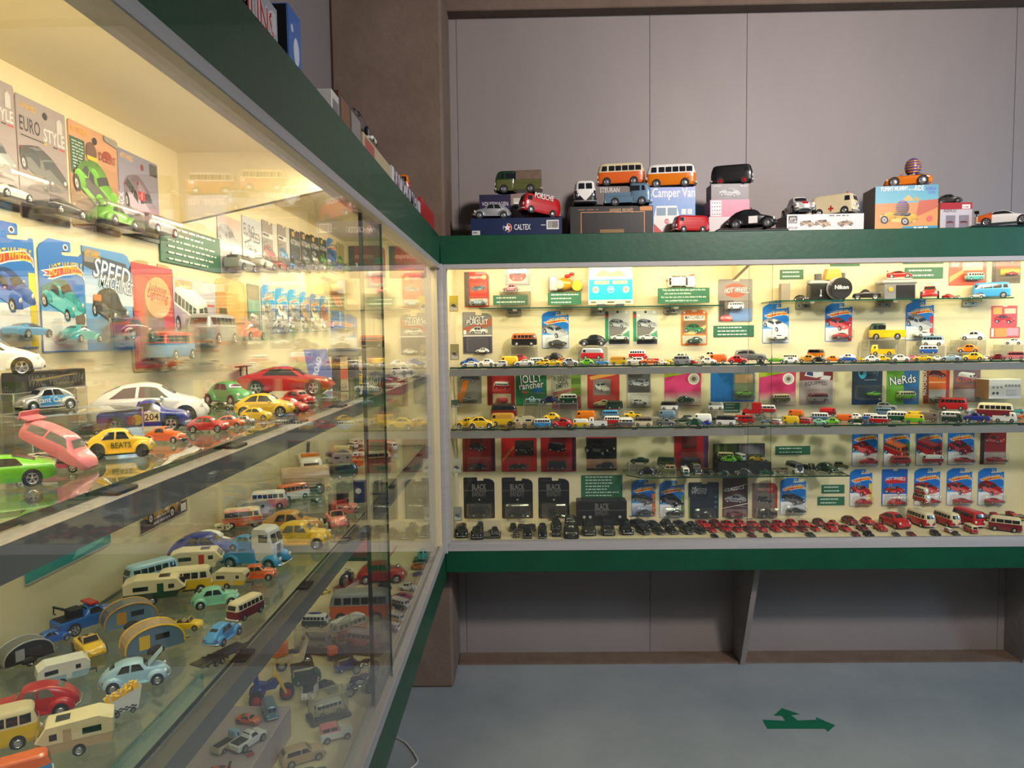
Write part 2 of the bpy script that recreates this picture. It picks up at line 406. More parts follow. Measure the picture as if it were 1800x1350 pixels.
# ---- floor arrow and cable
pts = [(1087, 490), (1150, 493), (1140, 479), (1118, 478), (1140, 458), (1188, 475), (1165, 477), (1183, 492), (1235, 490), (1233, 483), (1285, 505), (1265, 522), (1258, 514), (1100, 514)]
w3 = [hit(640 + x * .6444, 950 + y * .6444, 2, FZ) for x, y in pts]
n = len(w3); cx = sum(p.x for p in w3) / n; cy = sum(p.y for p in w3) / n
mb = MB().add([(p.x - cx, p.y - cy, .0004) for p in w3] + [(p.x - cx, p.y - cy, .0016) for p in w3],
   [tuple(range(n)), tuple(range(n, 2 * n))[::-1]] + [(i, (i + 1) % n, n + (i + 1) % n, n + i) for i in range(n)][::1])
bm = bmesh.new(); me = mb.mesh('floor_arrow'); bm.from_mesh(me); bmesh.ops.recalc_face_normals(bm, faces=bm.faces); bm.to_mesh(me); bm.free()
o = O('floor_arrow', me, None, [P('green_tape', hx('0d6a4c'), .5)], (cx, cy, FZ)); o['label'] = 'green tape arrow with two heads stuck on the grey floor'; o['category'] = 'floor arrow'
cpts = [hit(x, y, 2, FZ + .004) for x, y in ((690, 1293), (700, 1298), (712, 1305), (722, 1316), (730, 1328), (734, 1338), (728, 1346), (716, 1354), (690, 1366))]
sm = []
for i in range(len(cpts) - 1):
    p0, p1, p2_, p3 = cpts[max(i - 1, 0)], cpts[i], cpts[i + 1], cpts[min(i + 2, len(cpts) - 1)]
    for k in range(5):
        t = k / 5; sm.append(.5 * ((2 * p1) + (p2_ - p0) * t + (2 * p0 - 5 * p1 + 4 * p2_ - p3) * t * t + (3 * p1 - p0 - 3 * p2_ + p3) * t ** 3))
sm.append(cpts[-1]); c0 = sm[0].copy(); c0.z = FZ
o = O('power_cord', MB().tube([p - c0 for p in sm], .0035, 8), None, [P('cord_grey', hx('c8c6c0'), .5)], c0); o['label'] = 'thin pale cord curling on the floor by the green base board'; o['category'] = 'cord'

# ================================================================== toy vehicles (unit length, base at z=0, nose towards +x)
def interp(keys, x):
    n = len(keys)
    if x <= keys[0][0]: return keys[0][1:]
    if x >= keys[-1][0]: return keys[-1][1:]
    for i in range(n - 1):
        if keys[i][0] <= x <= keys[i + 1][0]: break
    a, b = keys[i], keys[i + 1]; h = b[0] - a[0]; t = (x - a[0]) / h
    p = keys[i - 1] if i > 0 else a; q = keys[i + 2] if i + 2 < n else b
    out = []
    for k in range(1, len(a)):
        d = (b[k] - a[k]) / h
        da = (a[k] - p[k]) / (a[0] - p[0]) if i > 0 else d
        db = (q[k] - b[k]) / (q[0] - b[0]) if i + 2 < n else d
        m0 = 0 if da * d <= 0 else math.copysign(min(abs(da), abs(d)) * .6 + .4 * min(abs(da + d) / 2, 3 * min(abs(da), abs(d))), d)
        m1 = 0 if db * d <= 0 else math.copysign(min(abs(db), abs(d)) * .6 + .4 * min(abs(db + d) / 2, 3 * min(abs(db), abs(d))), d)
        t2, t3 = t * t, t ** 3
        out.append((2 * t3 - 3 * t2 + 1) * a[k] + (t3 - 2 * t2 + t) * h * m0 + (-2 * t3 + 3 * t2) * b[k] + (t3 - t2) * h * m1)
    return out
class Hull:
    def __init__(s, keys): s.k = keys; s.x0 = keys[0][0]; s.x1 = keys[-1][0]
    def half(s, x):
        zb, zs, zt, ws, wt = interp(s.k, x)
        return [(0, zt), (wt * .6, zt - .004), (wt, zt - .18 * (zt - zs) - .004), (ws * .975, zs), (ws, zs - .45 * (zs - zb)), (ws * .94, zb)]
    def at(s, x, u):
        sg = 1 if u >= 0 else -1; u = min(abs(u), 4.9999); p = s.half(x); i = int(u); t = u - i
        m = lambda j: (-p[-j][0], p[-j][1]) if j < 0 else p[min(j, 5)]
        a, b, c, d = m(i - 1), m(i), m(i + 1), m(i + 2)
        r = [.5 * (2 * b[k] + (c[k] - a[k]) * t + (2 * a[k] - 5 * b[k] + 4 * c[k] - d[k]) * t * t + (3 * b[k] - a[k] - 3 * c[k] + d[k]) * t ** 3) for k in (0, 1)]
        return Vector((x, sg * r[0], r[1]))
    def nrm(s, x, u):
        e = .01; a = s.at(x + e, u) - s.at(x - e, u); b = s.at(x, u + e) - s.at(x, u - e)
        n = a.cross(b); c = s.at(x, u) - Vector((x, 0, .15))
        n.normalize()
        return n if n.dot(c) > 0 else -n
    def body(s, mb, nx=22, us=None, mat=0):
        us = us or [-5, -4.5, -4, -3.4, -3, -2.5, -2, -1.5, -1, -.5, 0, .5, 1, 1.5, 2, 2.5, 3, 3.4, 4, 4.5, 5]
        xs = []
        for i in range(nx + 1):
            t = i / nx; xs.append(s.x0 + (s.x1 - s.x0) * (.5 - .5 * math.cos(math.pi * (t * .86 + .07)) - .012) / .976)
        xs[0] = s.x0; xs[-1] = s.x1; k = len(us)
        vs = [s.at(x, u) for x in xs for u in us]
        fs = [(i * k + j, i * k + j + 1, (i + 1) * k + j + 1, (i + 1) * k + j) for i in range(nx) for j in range(k - 1)]
        mb.add(vs, fs, mat, True)
        mb.add([s.at(xs[0], u) for u in us], [tuple(range(k))[::-1]], mat); mb.add([s.at(xs[-1], u) for u in us], [tuple(range(k))], mat)
        mb.add([s.at(x, u) for x in xs for u in (-5, 5)], [(2 * i, 2 * i + 1, 2 * i + 3, 2 * i + 2)[::-1] for i in range(nx)], mat)
    def patch(s, u0, u1, xa, xb, off=.0035, nx=5, nu=4, mat=0):
        """grid on the skin; at u0 it spans x xa[0]..xb[0], at u1 xa[1]..xb[1]"""
        vs = []
        for j in range(nu + 1):
            t = j / nu; u = u0 + (u1 - u0) * t
            for i in range(nx + 1):
                q = i / nx; a = xa[0] + (xa[1] - xa[0]) * t; b = xb[0] + (xb[1] - xb[0]) * t; x = a + (b - a) * q
                vs.append(s.at(x, u) + s.nrm(x, u) * off)
        fs = [(j * (nx + 1) + i, j * (nx + 1) + i + 1, (j + 1) * (nx + 1) + i + 1, (j + 1) * (nx + 1) + i) for j in range(nu) for i in range(nx)]
        mb = MB().add(vs, fs, mat, True)
        if s.nrm(*_mid(u0, u1, xa, xb)).dot((Vector(vs[1]) - Vector(vs[0])).cross(Vector(vs[nx + 1]) - Vector(vs[0]))) < 0: mb.f = [f[::-1] for f in mb.f]
        return mb
def _mid(u0, u1, xa, xb): return (xa[0] + xb[0]) / 2, (u0 + u1) / 2

KEYS = dict(
 beetle=[(-.485, .10, .125, .14, .055, .045), (-.45, .08, .17, .195, .105, .085), (-.37, .07, .205, .270, .138, .105), (-.25, .07, .225, .330, .156, .120), (-.11, .07, .228, .364, .166, .130),
         (.03, .07, .228, .362, .167, .130), (.11, .07, .228, .335, .163, .126), (.195, .07, .225, .255, .152, .122), (.30, .07, .205, .240, .126, .100), (.40, .07, .175, .212, .095, .075), (.465, .08, .14, .165, .055, .045), (.485, .1, .125, .14, .03, .025)],
 newb=[(-.492, .10, .14, .155, .10, .08), (-.45, .07, .20, .22, .165, .125), (-.34, .06, .235, .297, .185, .12), (-.19, .06, .24, .352, .195, .122), (-.03, .06, .24, .368, .196, .124),
         (.10, .06, .238, .346, .195, .12), (.235, .06, .23, .268, .19, .125), (.34, .06, .212, .238, .176, .13), (.43, .06, .18, .20, .15, .105), (.485, .08, .13, .15, .11, .08), (.497, .09, .12, .13, .07, .05)],
 sport=[(-.495, .09, .16, .178, .14, .11), (-.45, .065, .19, .205, .185, .14), (-.33, .055, .196, .234, .203, .128), (-.16, .052, .196, .280, .206, .112), (-.03, .052, .196, .290, .206, .114),
         (.09, .052, .192, .266, .204, .118), (.215, .052, .182, .200, .202, .142), (.35, .052, .165, .180, .196, .142), (.44, .055, .132, .148, .178, .122), (.485, .065, .105, .118, .14, .1), (.497, .07, .1, .108, .1, .07)],
 sedan=[(-.497, .08, .17, .185, .15, .12), (-.485, .065, .21, .225, .175, .14), (-.45, .06, .222, .295, .19, .14), (-.39, .055, .226, .338, .197, .143), (-.2, .055, .228, .352, .2, .148), (0, .055, .228, .35, .2, .148),
         (.09, .055, .226, .33, .2, .145), (.19, .055, .222, .245, .2, .15), (.30, .055, .212, .232, .197, .15), (.42, .055, .195, .215, .19, .14), (.48, .065, .15, .165, .165, .12), (.497, .08, .13, .14, .13, .1)],
 truck=[(-.495, .09, .20, .21, .17, .15), (-.47, .07, .225, .235, .195, .17), (-.12, .07, .23, .24, .2, .17), (-.085, .07, .23, .25, .2, .16), (-.05, .07, .232, .345, .2, .145), (.07, .07, .232, .36, .2, .145), (.15, .07, .23, .335, .2, .142),
         (.225, .07, .225, .255, .2, .15), (.33, .07, .215, .238, .195, .15), (.44, .07, .20, .22, .185, .14), (.485, .08, .16, .17, .16, .12), (.497, .09, .14, .15, .13, .1)],
 coupe=[(-.495, .09, .13, .15, .10, .08), (-.46, .075, .185, .205, .15, .12), (-.34, .07, .215, .255, .17, .125), (-.22, .07, .225, .33, .178, .125), (-.08, .07, .228, .36, .18, .13), (.03, .07, .228, .345, .178, .128),
         (.10, .07, .226, .262, .172, .13), (.25, .07, .21, .25, .145, .11), (.38, .07, .185, .225, .115, .09), (.46, .08, .15, .18, .08, .06), (.49, .09, .13, .14, .05, .04)],
 conv=[(-.492, .10, .14, .155, .10, .08), (-.45, .07, .195, .212, .165, .125), (-.34, .06, .222, .235, .185, .14), (-.2, .06, .225, .232, .195, .16), (.12, .06, .225, .235, .195, .15),
         (.235, .06, .222, .25, .19, .13), (.34, .06, .207, .235, .176, .13), (.43, .06, .18, .20, .15, .105), (.485, .08, .13, .15, .11, .08), (.497, .09, .12, .13, .07, .05)],
)
def wheel_mesh(kind):
    mb = MB(); n = 20
    rings = [(-.5, .86), (-.42, 1.0), (.42, 1.0), (.5, .88), (.50, .66)]
    def ring(y, r): return [(r * math.cos(2 * math.pi * i / n), -y, r * math.sin(2 * math.pi * i / n)) for i in range(n)]
    for (a, b) in zip(rings[:-1], rings[1:]):
        mb.add(ring(*a) + ring(*b), [(i, (i + 1) % n, n + (i + 1) % n, n + i) for i in range(n)], 0, True)
    if kind == 'cap':
        prof = [(.50, .66), (.40, .60), (.42, .50), (.56, .38), (.60, .18), (.61, .02)]
        for k, (a, b) in enumerate(zip(prof[:-1], prof[1:])):
            mb.add(ring(*a) + ring(*b), [(i, (i + 1) % n, n + (i + 1) % n, n + i) for i in range(n)], 1 if k != 1 else 2, True)
    else:
        mb.add(ring(.50, .66) + ring(.44, .58), [(i, (i + 1) % n, n + (i + 1) % n, n + i) for i in range(n)], 1, True)
        for i in range(n):
            pr = [ring(.44, .58), ring(.46, .16)]
            on = (i % 4) < 2
            y = .46 if on else .28
            mb.add([ring(.44, .58)[i], ring(.44, .58)[(i + 1) % n], ring(y, .16)[(i + 1) % n], ring(y, .16)[i]], [(0, 1, 2, 3)], 1 if on else 2)
        mb.add(ring(.46, .17) + ring(.52, .12), [(i, (i + 1) % n, n + (i + 1) % n, n + i) for i in range(n)], 1, True)
        mb.add(ring(.52, .12), [tuple(range(n))], 1)
    mb.add(ring(-.5, .86), [tuple(range(n))[::-1]], 0)
    return mb
WHEEL = {k: wheel_mesh(k) for k in ('cap', 'spoke')}

class Model:
    def __init__(s): s.body = MB(); s.win = []; s.trim = []; s.wheels = []; s.extra = []
    # body slots: 0 main colour, 1 second colour, 2 dark, 3 light, 4 chrome
def arch(md, x, y, r, sg, rr=1.18):
    n = 18; md.body.add([(x + r * rr * math.cos(2 * math.pi * i / n), sg * y, max(.012, r + r * rr * math.sin(2 * math.pi * i / n))) for i in range(n)], [tuple(range(n)) if sg < 0 else tuple(range(n))[::-1]], 2)
def put_wheels(md, xf, xr, y, r, wk='cap', wd=.5, rr=None):
    for x in (xf, xr):
        q = rr if (rr and x == xr) else r
        for sg in (-1, 1): md.wheels.append((x, sg * y, q, sg, wk))
def lamp(md, c, r, n='headlight', m='light', flat=.5):
    for sg in (-1, 1): md.trim.append((n, MB().sph((c[0], c[1] * sg, c[2]), (r * flat, r, r), 10, 6), m))
def bump(md, x, z, w, nme='bumper', m='chrome', bow=.02, r=.011):
    s = 1 if x > 0 else -1
    md.trim.append((nme, MB().tube([(x - s * bow * 2.2, -w, z), (x - s * bow * .4, -w * .8, z), (x, -w * .3, z), (x, w * .3, z), (x - s * bow * .4, w * .8, z), (x - s * bow * 2.2, w, z)], r, 8), m))
def fenders(md, xf, xr, y, r, z, ry=None):
    for x, q in ((xf, 0), (xr, 1)):
        rr = r if q == 0 else (ry or r)
        for sg in (-1, 1): md.body.sph((x, sg * y, z), rr, 18, 10, 0, zmin=z * .72)
def m_beetle(rod=False, hood=False):
    md = Model(); h = Hull(KEYS['beetle']); h.body(md.body)
    fenders(md, .305, -.295, .158, (.150, .062, .128), .085)
    for sg in (-1, 1):
        md.body.box(-.19, .20, min(sg * .13, sg * .208), max(sg * .13, sg * .208), .062, .082, 0)
        for x in (.305, -.295): arch(md, x, .2215, .078, sg)
    md.win = [('windshield', h.patch(-1.75, 1.75, (.125, .125), (.188, .188), nx=4, nu=6)), ('rear_window', h.patch(-1.3, 1.3, (-.33, -.33), (-.26, -.26), nx=4, nu=6))]
    for sg in (-1, 1):
        md.win += [('side_window', h.patch(sg * 2.1, sg * 2.9, (-.035, -.045), (.075, .135), nx=4)), ('side_window', h.patch(sg * 2.1, sg * 2.9, (-.165, -.235), (-.06, -.07), nx=4))]
    put_wheels(md, .305, -.295, .205, .078, 'spoke' if rod else 'cap', rr=.105 if rod else None)
    lamp(md, (.425, .158, .165), .034, flat=.7); lamp(md, (-.428, .160, .150), .020, 'tail_light', 'redl')
    if not rod: bump(md, .492, .095, .19); bump(md, -.492, .095, .19)
    md.body.box(-.40, .40, -.12, .12, .035, .075, 2)
    return md
def m_newb():
    md = Model(); h = Hull(KEYS['newb']); h.body(md.body)
    fenders(md, .305, -.295, .150, (.168, .070, .150), .085)
    for sg in (-1, 1):
        for x in (.305, -.295): arch(md, x, .2225, .085, sg, 1.12)
    md.win = [('windshield', h.patch(-1.75, 1.75, (.115, .115), (.225, .225), nx=4, nu=6)), ('rear_window', h.patch(-1.5, 1.5, (-.36, -.36), (-.22, -.22), nx=4, nu=6))]
    for sg in (-1, 1):
        md.win += [('side_window', h.patch(sg * 2.1, sg * 2.9, (-.06, -.07), (.075, .175), nx=5)), ('side_window', h.patch(sg * 2.1, sg * 2.9, (-.19, -.30), (-.085, -.095), nx=4))]
    put_wheels(md, .305, -.295, .207, .085, 'spoke')
    lamp(md, (.432, .148, .168), .036, flat=.6); lamp(md, (-.438, .150, .165), .026, 'tail_light', 'redl')
    md.trim.append(('bumper', MB().box(.470, .497, -.09, .09, .075, .095), 'dark'))
    for sg in (-1, 1): md.trim.append(('side_mirror', MB().sph((.12, sg * .215, .245), (.018, .022, .016), 8, 6), 'c1'))
    return md
def m_sport(kind='sport', wing=False):
    md = Model(); h = Hull(KEYS['sport']); h.body(md.body)
    for sg in (-1, 1):
        for x in (.305, -.29): arch(md, x, .2075, .078, sg, 1.12)
    md.win = [('windshield', h.patch(-1.8, 1.8, (.075, .075), (.198, .198), nx=4, nu=6)), ('rear_window', h.patch(-1.6, 1.6, (-.32, -.32), (-.13, -.13), nx=4, nu=6))]
    for sg in (-1, 1): md.win += [('side_window', h.patch(sg * 2.08, sg * 2.88, (-.16, -.22), (.055, .155), nx=6))]
    put_wheels(md, .305, -.29, .192, .078, 'spoke')
    lamp(md, (.425, .135, .135), .026, flat=1.0); lamp(md, (-.488, .12, .165), .022, 'tail_light', 'redl', .5)
    md.trim.append(('bumper', MB().box(.465, .4975, -.11, .11, .06, .09), 'dark'))
    if wing:
        w = MB().box(-.50, -.42, -.20, .20, .288, .298)
        for sg in (-1, 1): w.box(-.47, -.455, sg * .12 - .006, sg * .12 + .006, .20, .29)
        md.trim.append(('rear_wing', w, 'dark'))
    return md
def m_sedan():
    md = Model(); h = Hull(KEYS['sedan']); h.body(md.body)
    for sg in (-1, 1):
        for x in (.31, -.30): arch(md, x, .2035, .078, sg, 1.15)
    md.win = [('windshield', h.patch(-1.8, 1.8, (.095, .095), (.182, .182), nx=4, nu=6)), ('rear_window', h.patch(-1.6, 1.6, (-.465, -.465), (-.405, -.405), nx=3, nu=6))]
    for sg in (-1, 1): md.win += [('side_window', h.patch(sg * 2.1, sg * 2.88, (-.05, -.06), (.075, .15), nx=4)), ('side_window', h.patch(sg * 2.1, sg * 2.88, (-.36, -.39), (-.075, -.085), nx=4))]
    put_wheels(md, .31, -.30, .188, .078, 'spoke')
    lamp(md, (.465, .14, .175), .026, flat=.7); lamp(md, (-.485, .15, .19), .022, 'tail_light', 'redl', .4)
    md.trim.append(('bumper', MB().box(.455, .502, -.15, .15, .07, .10, bev=.005), 'dark')); md.trim.append(('bumper', MB().box(-.502, -.455, -.15, .15, .07, .10, bev=.005), 'dark'))
    return md
def m_truck():
    md = Model(); h = Hull(KEYS['truck']); h.body(md.body)
    for sg in (-1, 1):
        for x in (.31, -.29): arch(md, x, .2055, .092, sg, 1.12)
    md.body.box(-.46, -.10, -.15, .15, .236, .246, 2)
    md.win = [('windshield', h.patch(-1.8, 1.8, (.135, .135), (.215, .215), nx=4, nu=6)), ('rear_window', h.patch(-1.5, 1.5, (-.083, -.083), (-.052, -.052), nx=2, nu=6))]
    for sg in (-1, 1): md.win += [('side_window', h.patch(sg * 2.1, sg * 2.85, (-.03, -.035), (.115, .18), nx=4))]
    put_wheels(md, .31, -.29, .20, .092, 'spoke')
    lamp(md, (.47, .14, .18), .025, flat=.6); bump(md, .505, .10, .18); bump(md, -.50, .10, .18)
    return md
def m_coupe():
    md = Model(); h = Hull(KEYS['coupe']); h.body(md.body)
    fenders(md, .33, -.31, .150, (.130, .062, .105), .080)
    for sg in (-1, 1):
        md.body.box(-.2, .22, min(sg * .13, sg * .2), max(sg * .13, sg * .2), .058, .076, 0)
        for x in (.33, -.31): arch(md, x, .2135, .075, sg, 1.12)
    md.win = [('windshield', h.patch(-1.7, 1.7, (.035, .035), (.098, .098), nx=4, nu=6)), ('rear_window', h.patch(-1.2, 1.2, (-.28, -.28), (-.235, -.235), nx=3, nu=6))]
    for sg in (-1, 1): md.win += [('side_window', h.patch(sg * 2.1, sg * 2.9, (-.18, -.20), (.01, .06), nx=5))]
    put_wheels(md, .33, -.31, .198, .075); lamp(md, (.42, .13, .165), .028, flat=.7); bump(md, .495, .10, .18); bump(md, -.495, .10, .18)
    return md
def m_conv(board=False):
    md = Model(); h = Hull(KEYS['conv']); h.body(md.body)
    fenders(md, .305, -.295, .150, (.165, .068, .140), .085)
    for sg in (-1, 1):
        for x in (.305, -.295): arch(md, x, .2205, .085, sg, 1.12)
    md.body.box(-.20, .10, -.13, .13, .226, .242, 2)
    for y in (-.065, .065):
        md.body.box(-.13, -.085, y - .05, y + .05, .235, .30, 3, bev=.008); md.body.box(-.13, -.01, y - .05, y + .05, .235, .255, 3)
    md.body.tube([(.165, -.15, .25), (.09, -.125, .34), (.09, .125, .34), (.165, .15, .25)], .009, 6, 0)
    md.win = [('windshield', MB().add([(.16, -.142, .252), (.16, .142, .252), (.092, .118, .335), (.092, -.118, .335)], [(0, 1, 2, 3)]))]
    md.body.sph((-.24, 0, .235), (.07, .14, .04), 12, 6, 2)
    put_wheels(md, .305, -.295, .205, .085, 'spoke'); lamp(md, (.432, .148, .165), .034, flat=.6)
    return md
def supel(a, b, n, q): return a * max(0.0, 1 - abs(q / b) ** n) ** (1 / n)
BUSL = [(.045, .46, .175), (.055, .485, .19), (.10, .498, .2), (.20, .5, .203), (.262, .496, .202), (.272, .493, .199), (.30, .487, .195), (.40, .452, .176), (.425, .43, .160), (.442, .39, .135), (.450, .33, .10)]
def layer(z, L=BUSL):
    for p, q in zip(L[:-1], L[1:]):
        if p[0] <= z <= q[0]:
            t = (z - p[0]) / (q[0] - p[0]); return p[1] + (q[1] - p[1]) * t, p[2] + (q[2] - p[2]) * t
    return L[-1][1:]
def m_bus(kind='bus', L=BUSL, vfront=True, nwin=5, tall=0.0):
    md = Model(); N = 44; n = 7.0
    def ring(z, a, b):
        o = []
        for i in range(N):
            t = 2 * math.pi * i / N; c, s = math.cos(t), math.sin(t)
            o.append((math.copysign(abs(c) ** (2 / n), c) * a, math.copysign(abs(s) ** (2 / n), s) * b, z))
        return o
    for k, (p, q) in enumerate(zip(L[:-1], L[1:])):
        md.body.add(ring(*p) + ring(*q), [(i, (i + 1) % N, N + (i + 1) % N, N + i) for i in range(N)], 1 if p[0] >= .262 else 0, True)
    md.body.add(ring(*L[-1]), [tuple(range(N))], 1, True); md.body.add(ring(*L[0]), [tuple(range(N))[::-1]], 2)
    def side(x0, x1, z0, z1, sg, off=.004, nx=3, nz=3, slant=0):
        vs = []
        for j in range(nz + 1):
            z = z0 + (z1 - z0) * j / nz; a, b = layer(z, L)
            for i in range(nx + 1):
                x = x0 + (x1 - x0) * i / nx + slant * (j / nz if i == nx else 0); vs.append((x, sg * (supel(b, a, n, x) + off), z))
        fs = [(j * (nx + 1) + i, j * (nx + 1) + i + 1, (j + 1) * (nx + 1) + i + 1, (j + 1) * (nx + 1) + i) for j in range(nz) for i in range(nx)]
        return MB().add(vs, [f if sg < 0 else f[::-1] for f in fs], 0)
    def front(y0, y1, z0, z1, sg=1, off=.004, ny=3, nz=3, vee=None):
        vs = []
        for j in range(nz + 1):
            z = z0 + (z1 - z0) * j / nz; a, b = layer(z, L); k = 1 if vee is None else vee + (1 - vee) * j / nz
            for i in range(ny + 1):
                y = (y0 + (y1 - y0) * i / ny) * k; vs.append((sg * (supel(a, b, n, y) + off), y, z))
        fs = [(j * (ny + 1) + i, j * (ny + 1) + i + 1, (j + 1) * (ny + 1) + i + 1, (j + 1) * (ny + 1) + i) for j in range(nz) for i in range(ny)]
        return MB().add(vs, [f if sg > 0 else f[::-1] for f in fs], 0)
    if vfront:
        md.body.join(front(-.185, .185, .095, .266, off=.0025, ny=8, nz=5, vee=.05), matmap={0: 1})
        for s in (-1, 1): md.win.append(('windshield', front(min(s * .012, s * .165), max(s * .012, s * .165), .288, .388)))
    else:
        md.win.append(('windshield', front(-.172, .172, .280, .388, ny=6)))
    md.win.append(('rear_window', front(-.12, .12, .290, .385, -1, ny=4)))
    md.win += [('side_window', side(.295, .415, .285, .385, s, slant=-.02)) for s in (-1, 1)]
    xs0, xs1 = -.43, .265
    for k in range(nwin):
        a = xs0 + (xs1 - xs0) * k / nwin; b = xs0 + (xs1 - xs0) * (k + 1) / nwin
        md.win += [('side_window', side(a + .010, b - .010, .285, .385, s)) for s in (-1, 1)]
    for sg in (-1, 1):
        for x in (.30, -.27): arch(md, x, .2065, .078, sg, 1.15)
    put_wheels(md, .30, -.27, .19, .078)
    lamp(md, (.495, .135, .185), .036, flat=.5); bump(md, .520, .085, .2, m='white', r=.014); bump(md, -.517, .085, .2, m='white', r=.014)
    md.trim.append(('badge', MB().cyl((.498, 0, .205), (.507, 0, .205), .036, 14), 'chrome' if vfront else 'c1'))
    return md
def m_pick(dcab=False, cover=False):
    """forward-control pickup: van cab with a drop-side bed"""
    src = m_bus(nwin=0); md = Model(); xc = .05 if dcab else .20
    h = (.5 - xc) / 2; cxx = (.5 + xc) / 2
    N = 36; n = 6.0
    def ring(z, b, fr): # cab ring; fr = front reach at that height
        o = []; a = (fr - xc) / 2; c0 = (fr + xc) / 2
        for i in range(N):
            t = 2 * math.pi * i / N; c, s = math.cos(t), math.sin(t)
            o.append((c0 + math.copysign(abs(c) ** (2 / n), c) * a, math.copysign(abs(s) ** (2 / n), s) * b, z))
        return o
    Lr = [(z, b, a) for z, a, b in BUSL if z < .44] + [(.437, .15, .40)]
    for p, q in zip(Lr[:-1], Lr[1:]):
        md.body.add(ring(*p) + ring(*q), [(i, (i + 1) % N, N + (i + 1) % N, N + i) for i in range(N)], 1 if p[0] >= .262 else 0, True)
    md.body.add(ring(*Lr[-1]), [tuple(range(N))], 1, True)
    md.body.box(-.5, xc + .05, -.2, .2, .06, .19, 0, bev=.006); md.body.box(-.49, xc, -.19, .19, .19, .2, 2)
    for y0, y1 in ((-.2, -.186), (.186, .2)): md.body.box(-.5, xc + .02, y0, y1, .19, .255, 0)
    md.body.box(-.5, -.486, -.2, .2, .19, .255, 0)
    if cover:
        c = MB(); pr = [(-.2, .25), (.2, .25), (.2, .40), (.16, .44), (-.16, .44), (-.2, .40)]
        c.add([(-.495, y, z) for y, z in pr] + [(xc - .005, y, z) for y, z in pr], [(i, (i + 1) % 6, 6 + (i + 1) % 6, 6 + i) for i in range(6)] + [tuple(range(6))[::-1], tuple(range(6, 12))])
        md.trim.append(('canvas_cover', c, 'brown'))
    keep = [(nme, m) for nme, m in src.win if nme in ('windshield', 'side_window')]
    md.win = keep
    if dcab:
        full = m_bus(nwin=3); side = [(nme, m) for nme, m in full.win if nme == 'side_window' and max(v.x for v in m.v) < .28 and min(v.x for v in m.v) > 0]
        md.win = keep + side
    # front V
    v = m_bus(nwin=0); fb = MB(); 
    md.wheels = src.wheels; md.trim += src.trim
    for sg in (-1, 1):
        for x in (.30, -.27): arch(md, x, .2065, .078, sg, 1.15)
    return md
def m_panel(): return m_bus(nwin=0)
def m_bay(): return m_bus(vfront=False, nwin=3)
def rprof(pts, y, b=.012, mat=0, sidem=None):
    mb = MB(); n = len(pts); cx = sum(p[0] for p in pts) / n; cz = sum(p[1] for p in pts) / n
    ins = [(cx + (x - cx) * (1 - b * 2.2), cz + (z - cz) * (1 - b * 2.2)) for x, z in pts]
    rows = [[(x, -y, z) for x, z in ins], [(x, -y + b, z) for x, z in pts], [(x, y - b, z) for x, z in pts], [(x, y, z) for x, z in ins]]
    for a, c in zip(rows[:-1], rows[1:]):
        mb.add(a + c, [(i, (i + 1) % n, n + (i + 1) % n, n + i)[::-1] for i in range(n)], mat, False)
    sm = mat if sidem is None else sidem
    mb.add(rows[0], [tuple(range(n))], sm); mb.add(rows[3], [tuple(range(n))[::-1]], sm)
    return mb
def m_caravan(style=0):
    md = Model()
    if style == 0:   # camper with overhanging slanted nose
        pts = [(-.46, .10), (.32, .10), (.36, .20), (.46, .27), (.33, .44), (-.30, .47), (-.48, .40), (-.48, .20)]
    else:            # smooth bread-loaf trailer
        pts = [(-.42, .10), (.40, .10), (.46, .22), (.46, .36), (.38, .44), (-.30, .46), (-.44, .38), (-.46, .22)]
    up = rprof([(x, max(z, .22)) for x, z in pts], .205, .014, 1); lo = rprof([(x, min(z, .222)) for x, z in pts], .2, .012, 0)
    md.body.join(up); md.body.join(lo)
    for sg in (-1, 1):
        y = sg * .2065; q = lambda x0, x1, z0, z1: MB().box(x0, x1, min(y, y - sg * .004), max(y, y - sg * .004), z0, z1)
        md.win += [('side_window', q(-.33, -.10, .27, .35)), ('side_window', q(.20, .29, .27, .35))]
        md.trim.append(('entry_door', q(.03, .13, .13, .38), 'c3'))
        arch(md, -.05, .2025, .075, sg, 1.1)
        md.wheels.append((-.05, sg * .19, .075, sg, 'cap'))
    if style == 0:
        a = Vector((.455, 0, .28)); b = Vector((.335, 0, .43)); d = (b - a); o = Vector((.006, 0, .005))
        md.win.append(('front_window', MB().add([a + d * .15 + o + Vector((0, -.13, 0)), a + d * .15 + o + Vector((0, .13, 0)), a + d * .85 + o + Vector((0, .13, 0)), a + d * .85 + o + Vector((0, -.13, 0))], [(0, 1, 2, 3)])))
        md.win.append(('roof_hatch', MB().box(.05, .22, -.08, .08, .452, .463)))
    else:
        md.win.append(('front_window', MB().box(.455, .468, -.12, .12, .26, .35)))
    md.trim.append(('tow_bar', MB().box(.40, .60, -.02, .02, .10, .125).box(.58, .60, -.02, .02, .03, .11), 'darkgrey'))
    return md
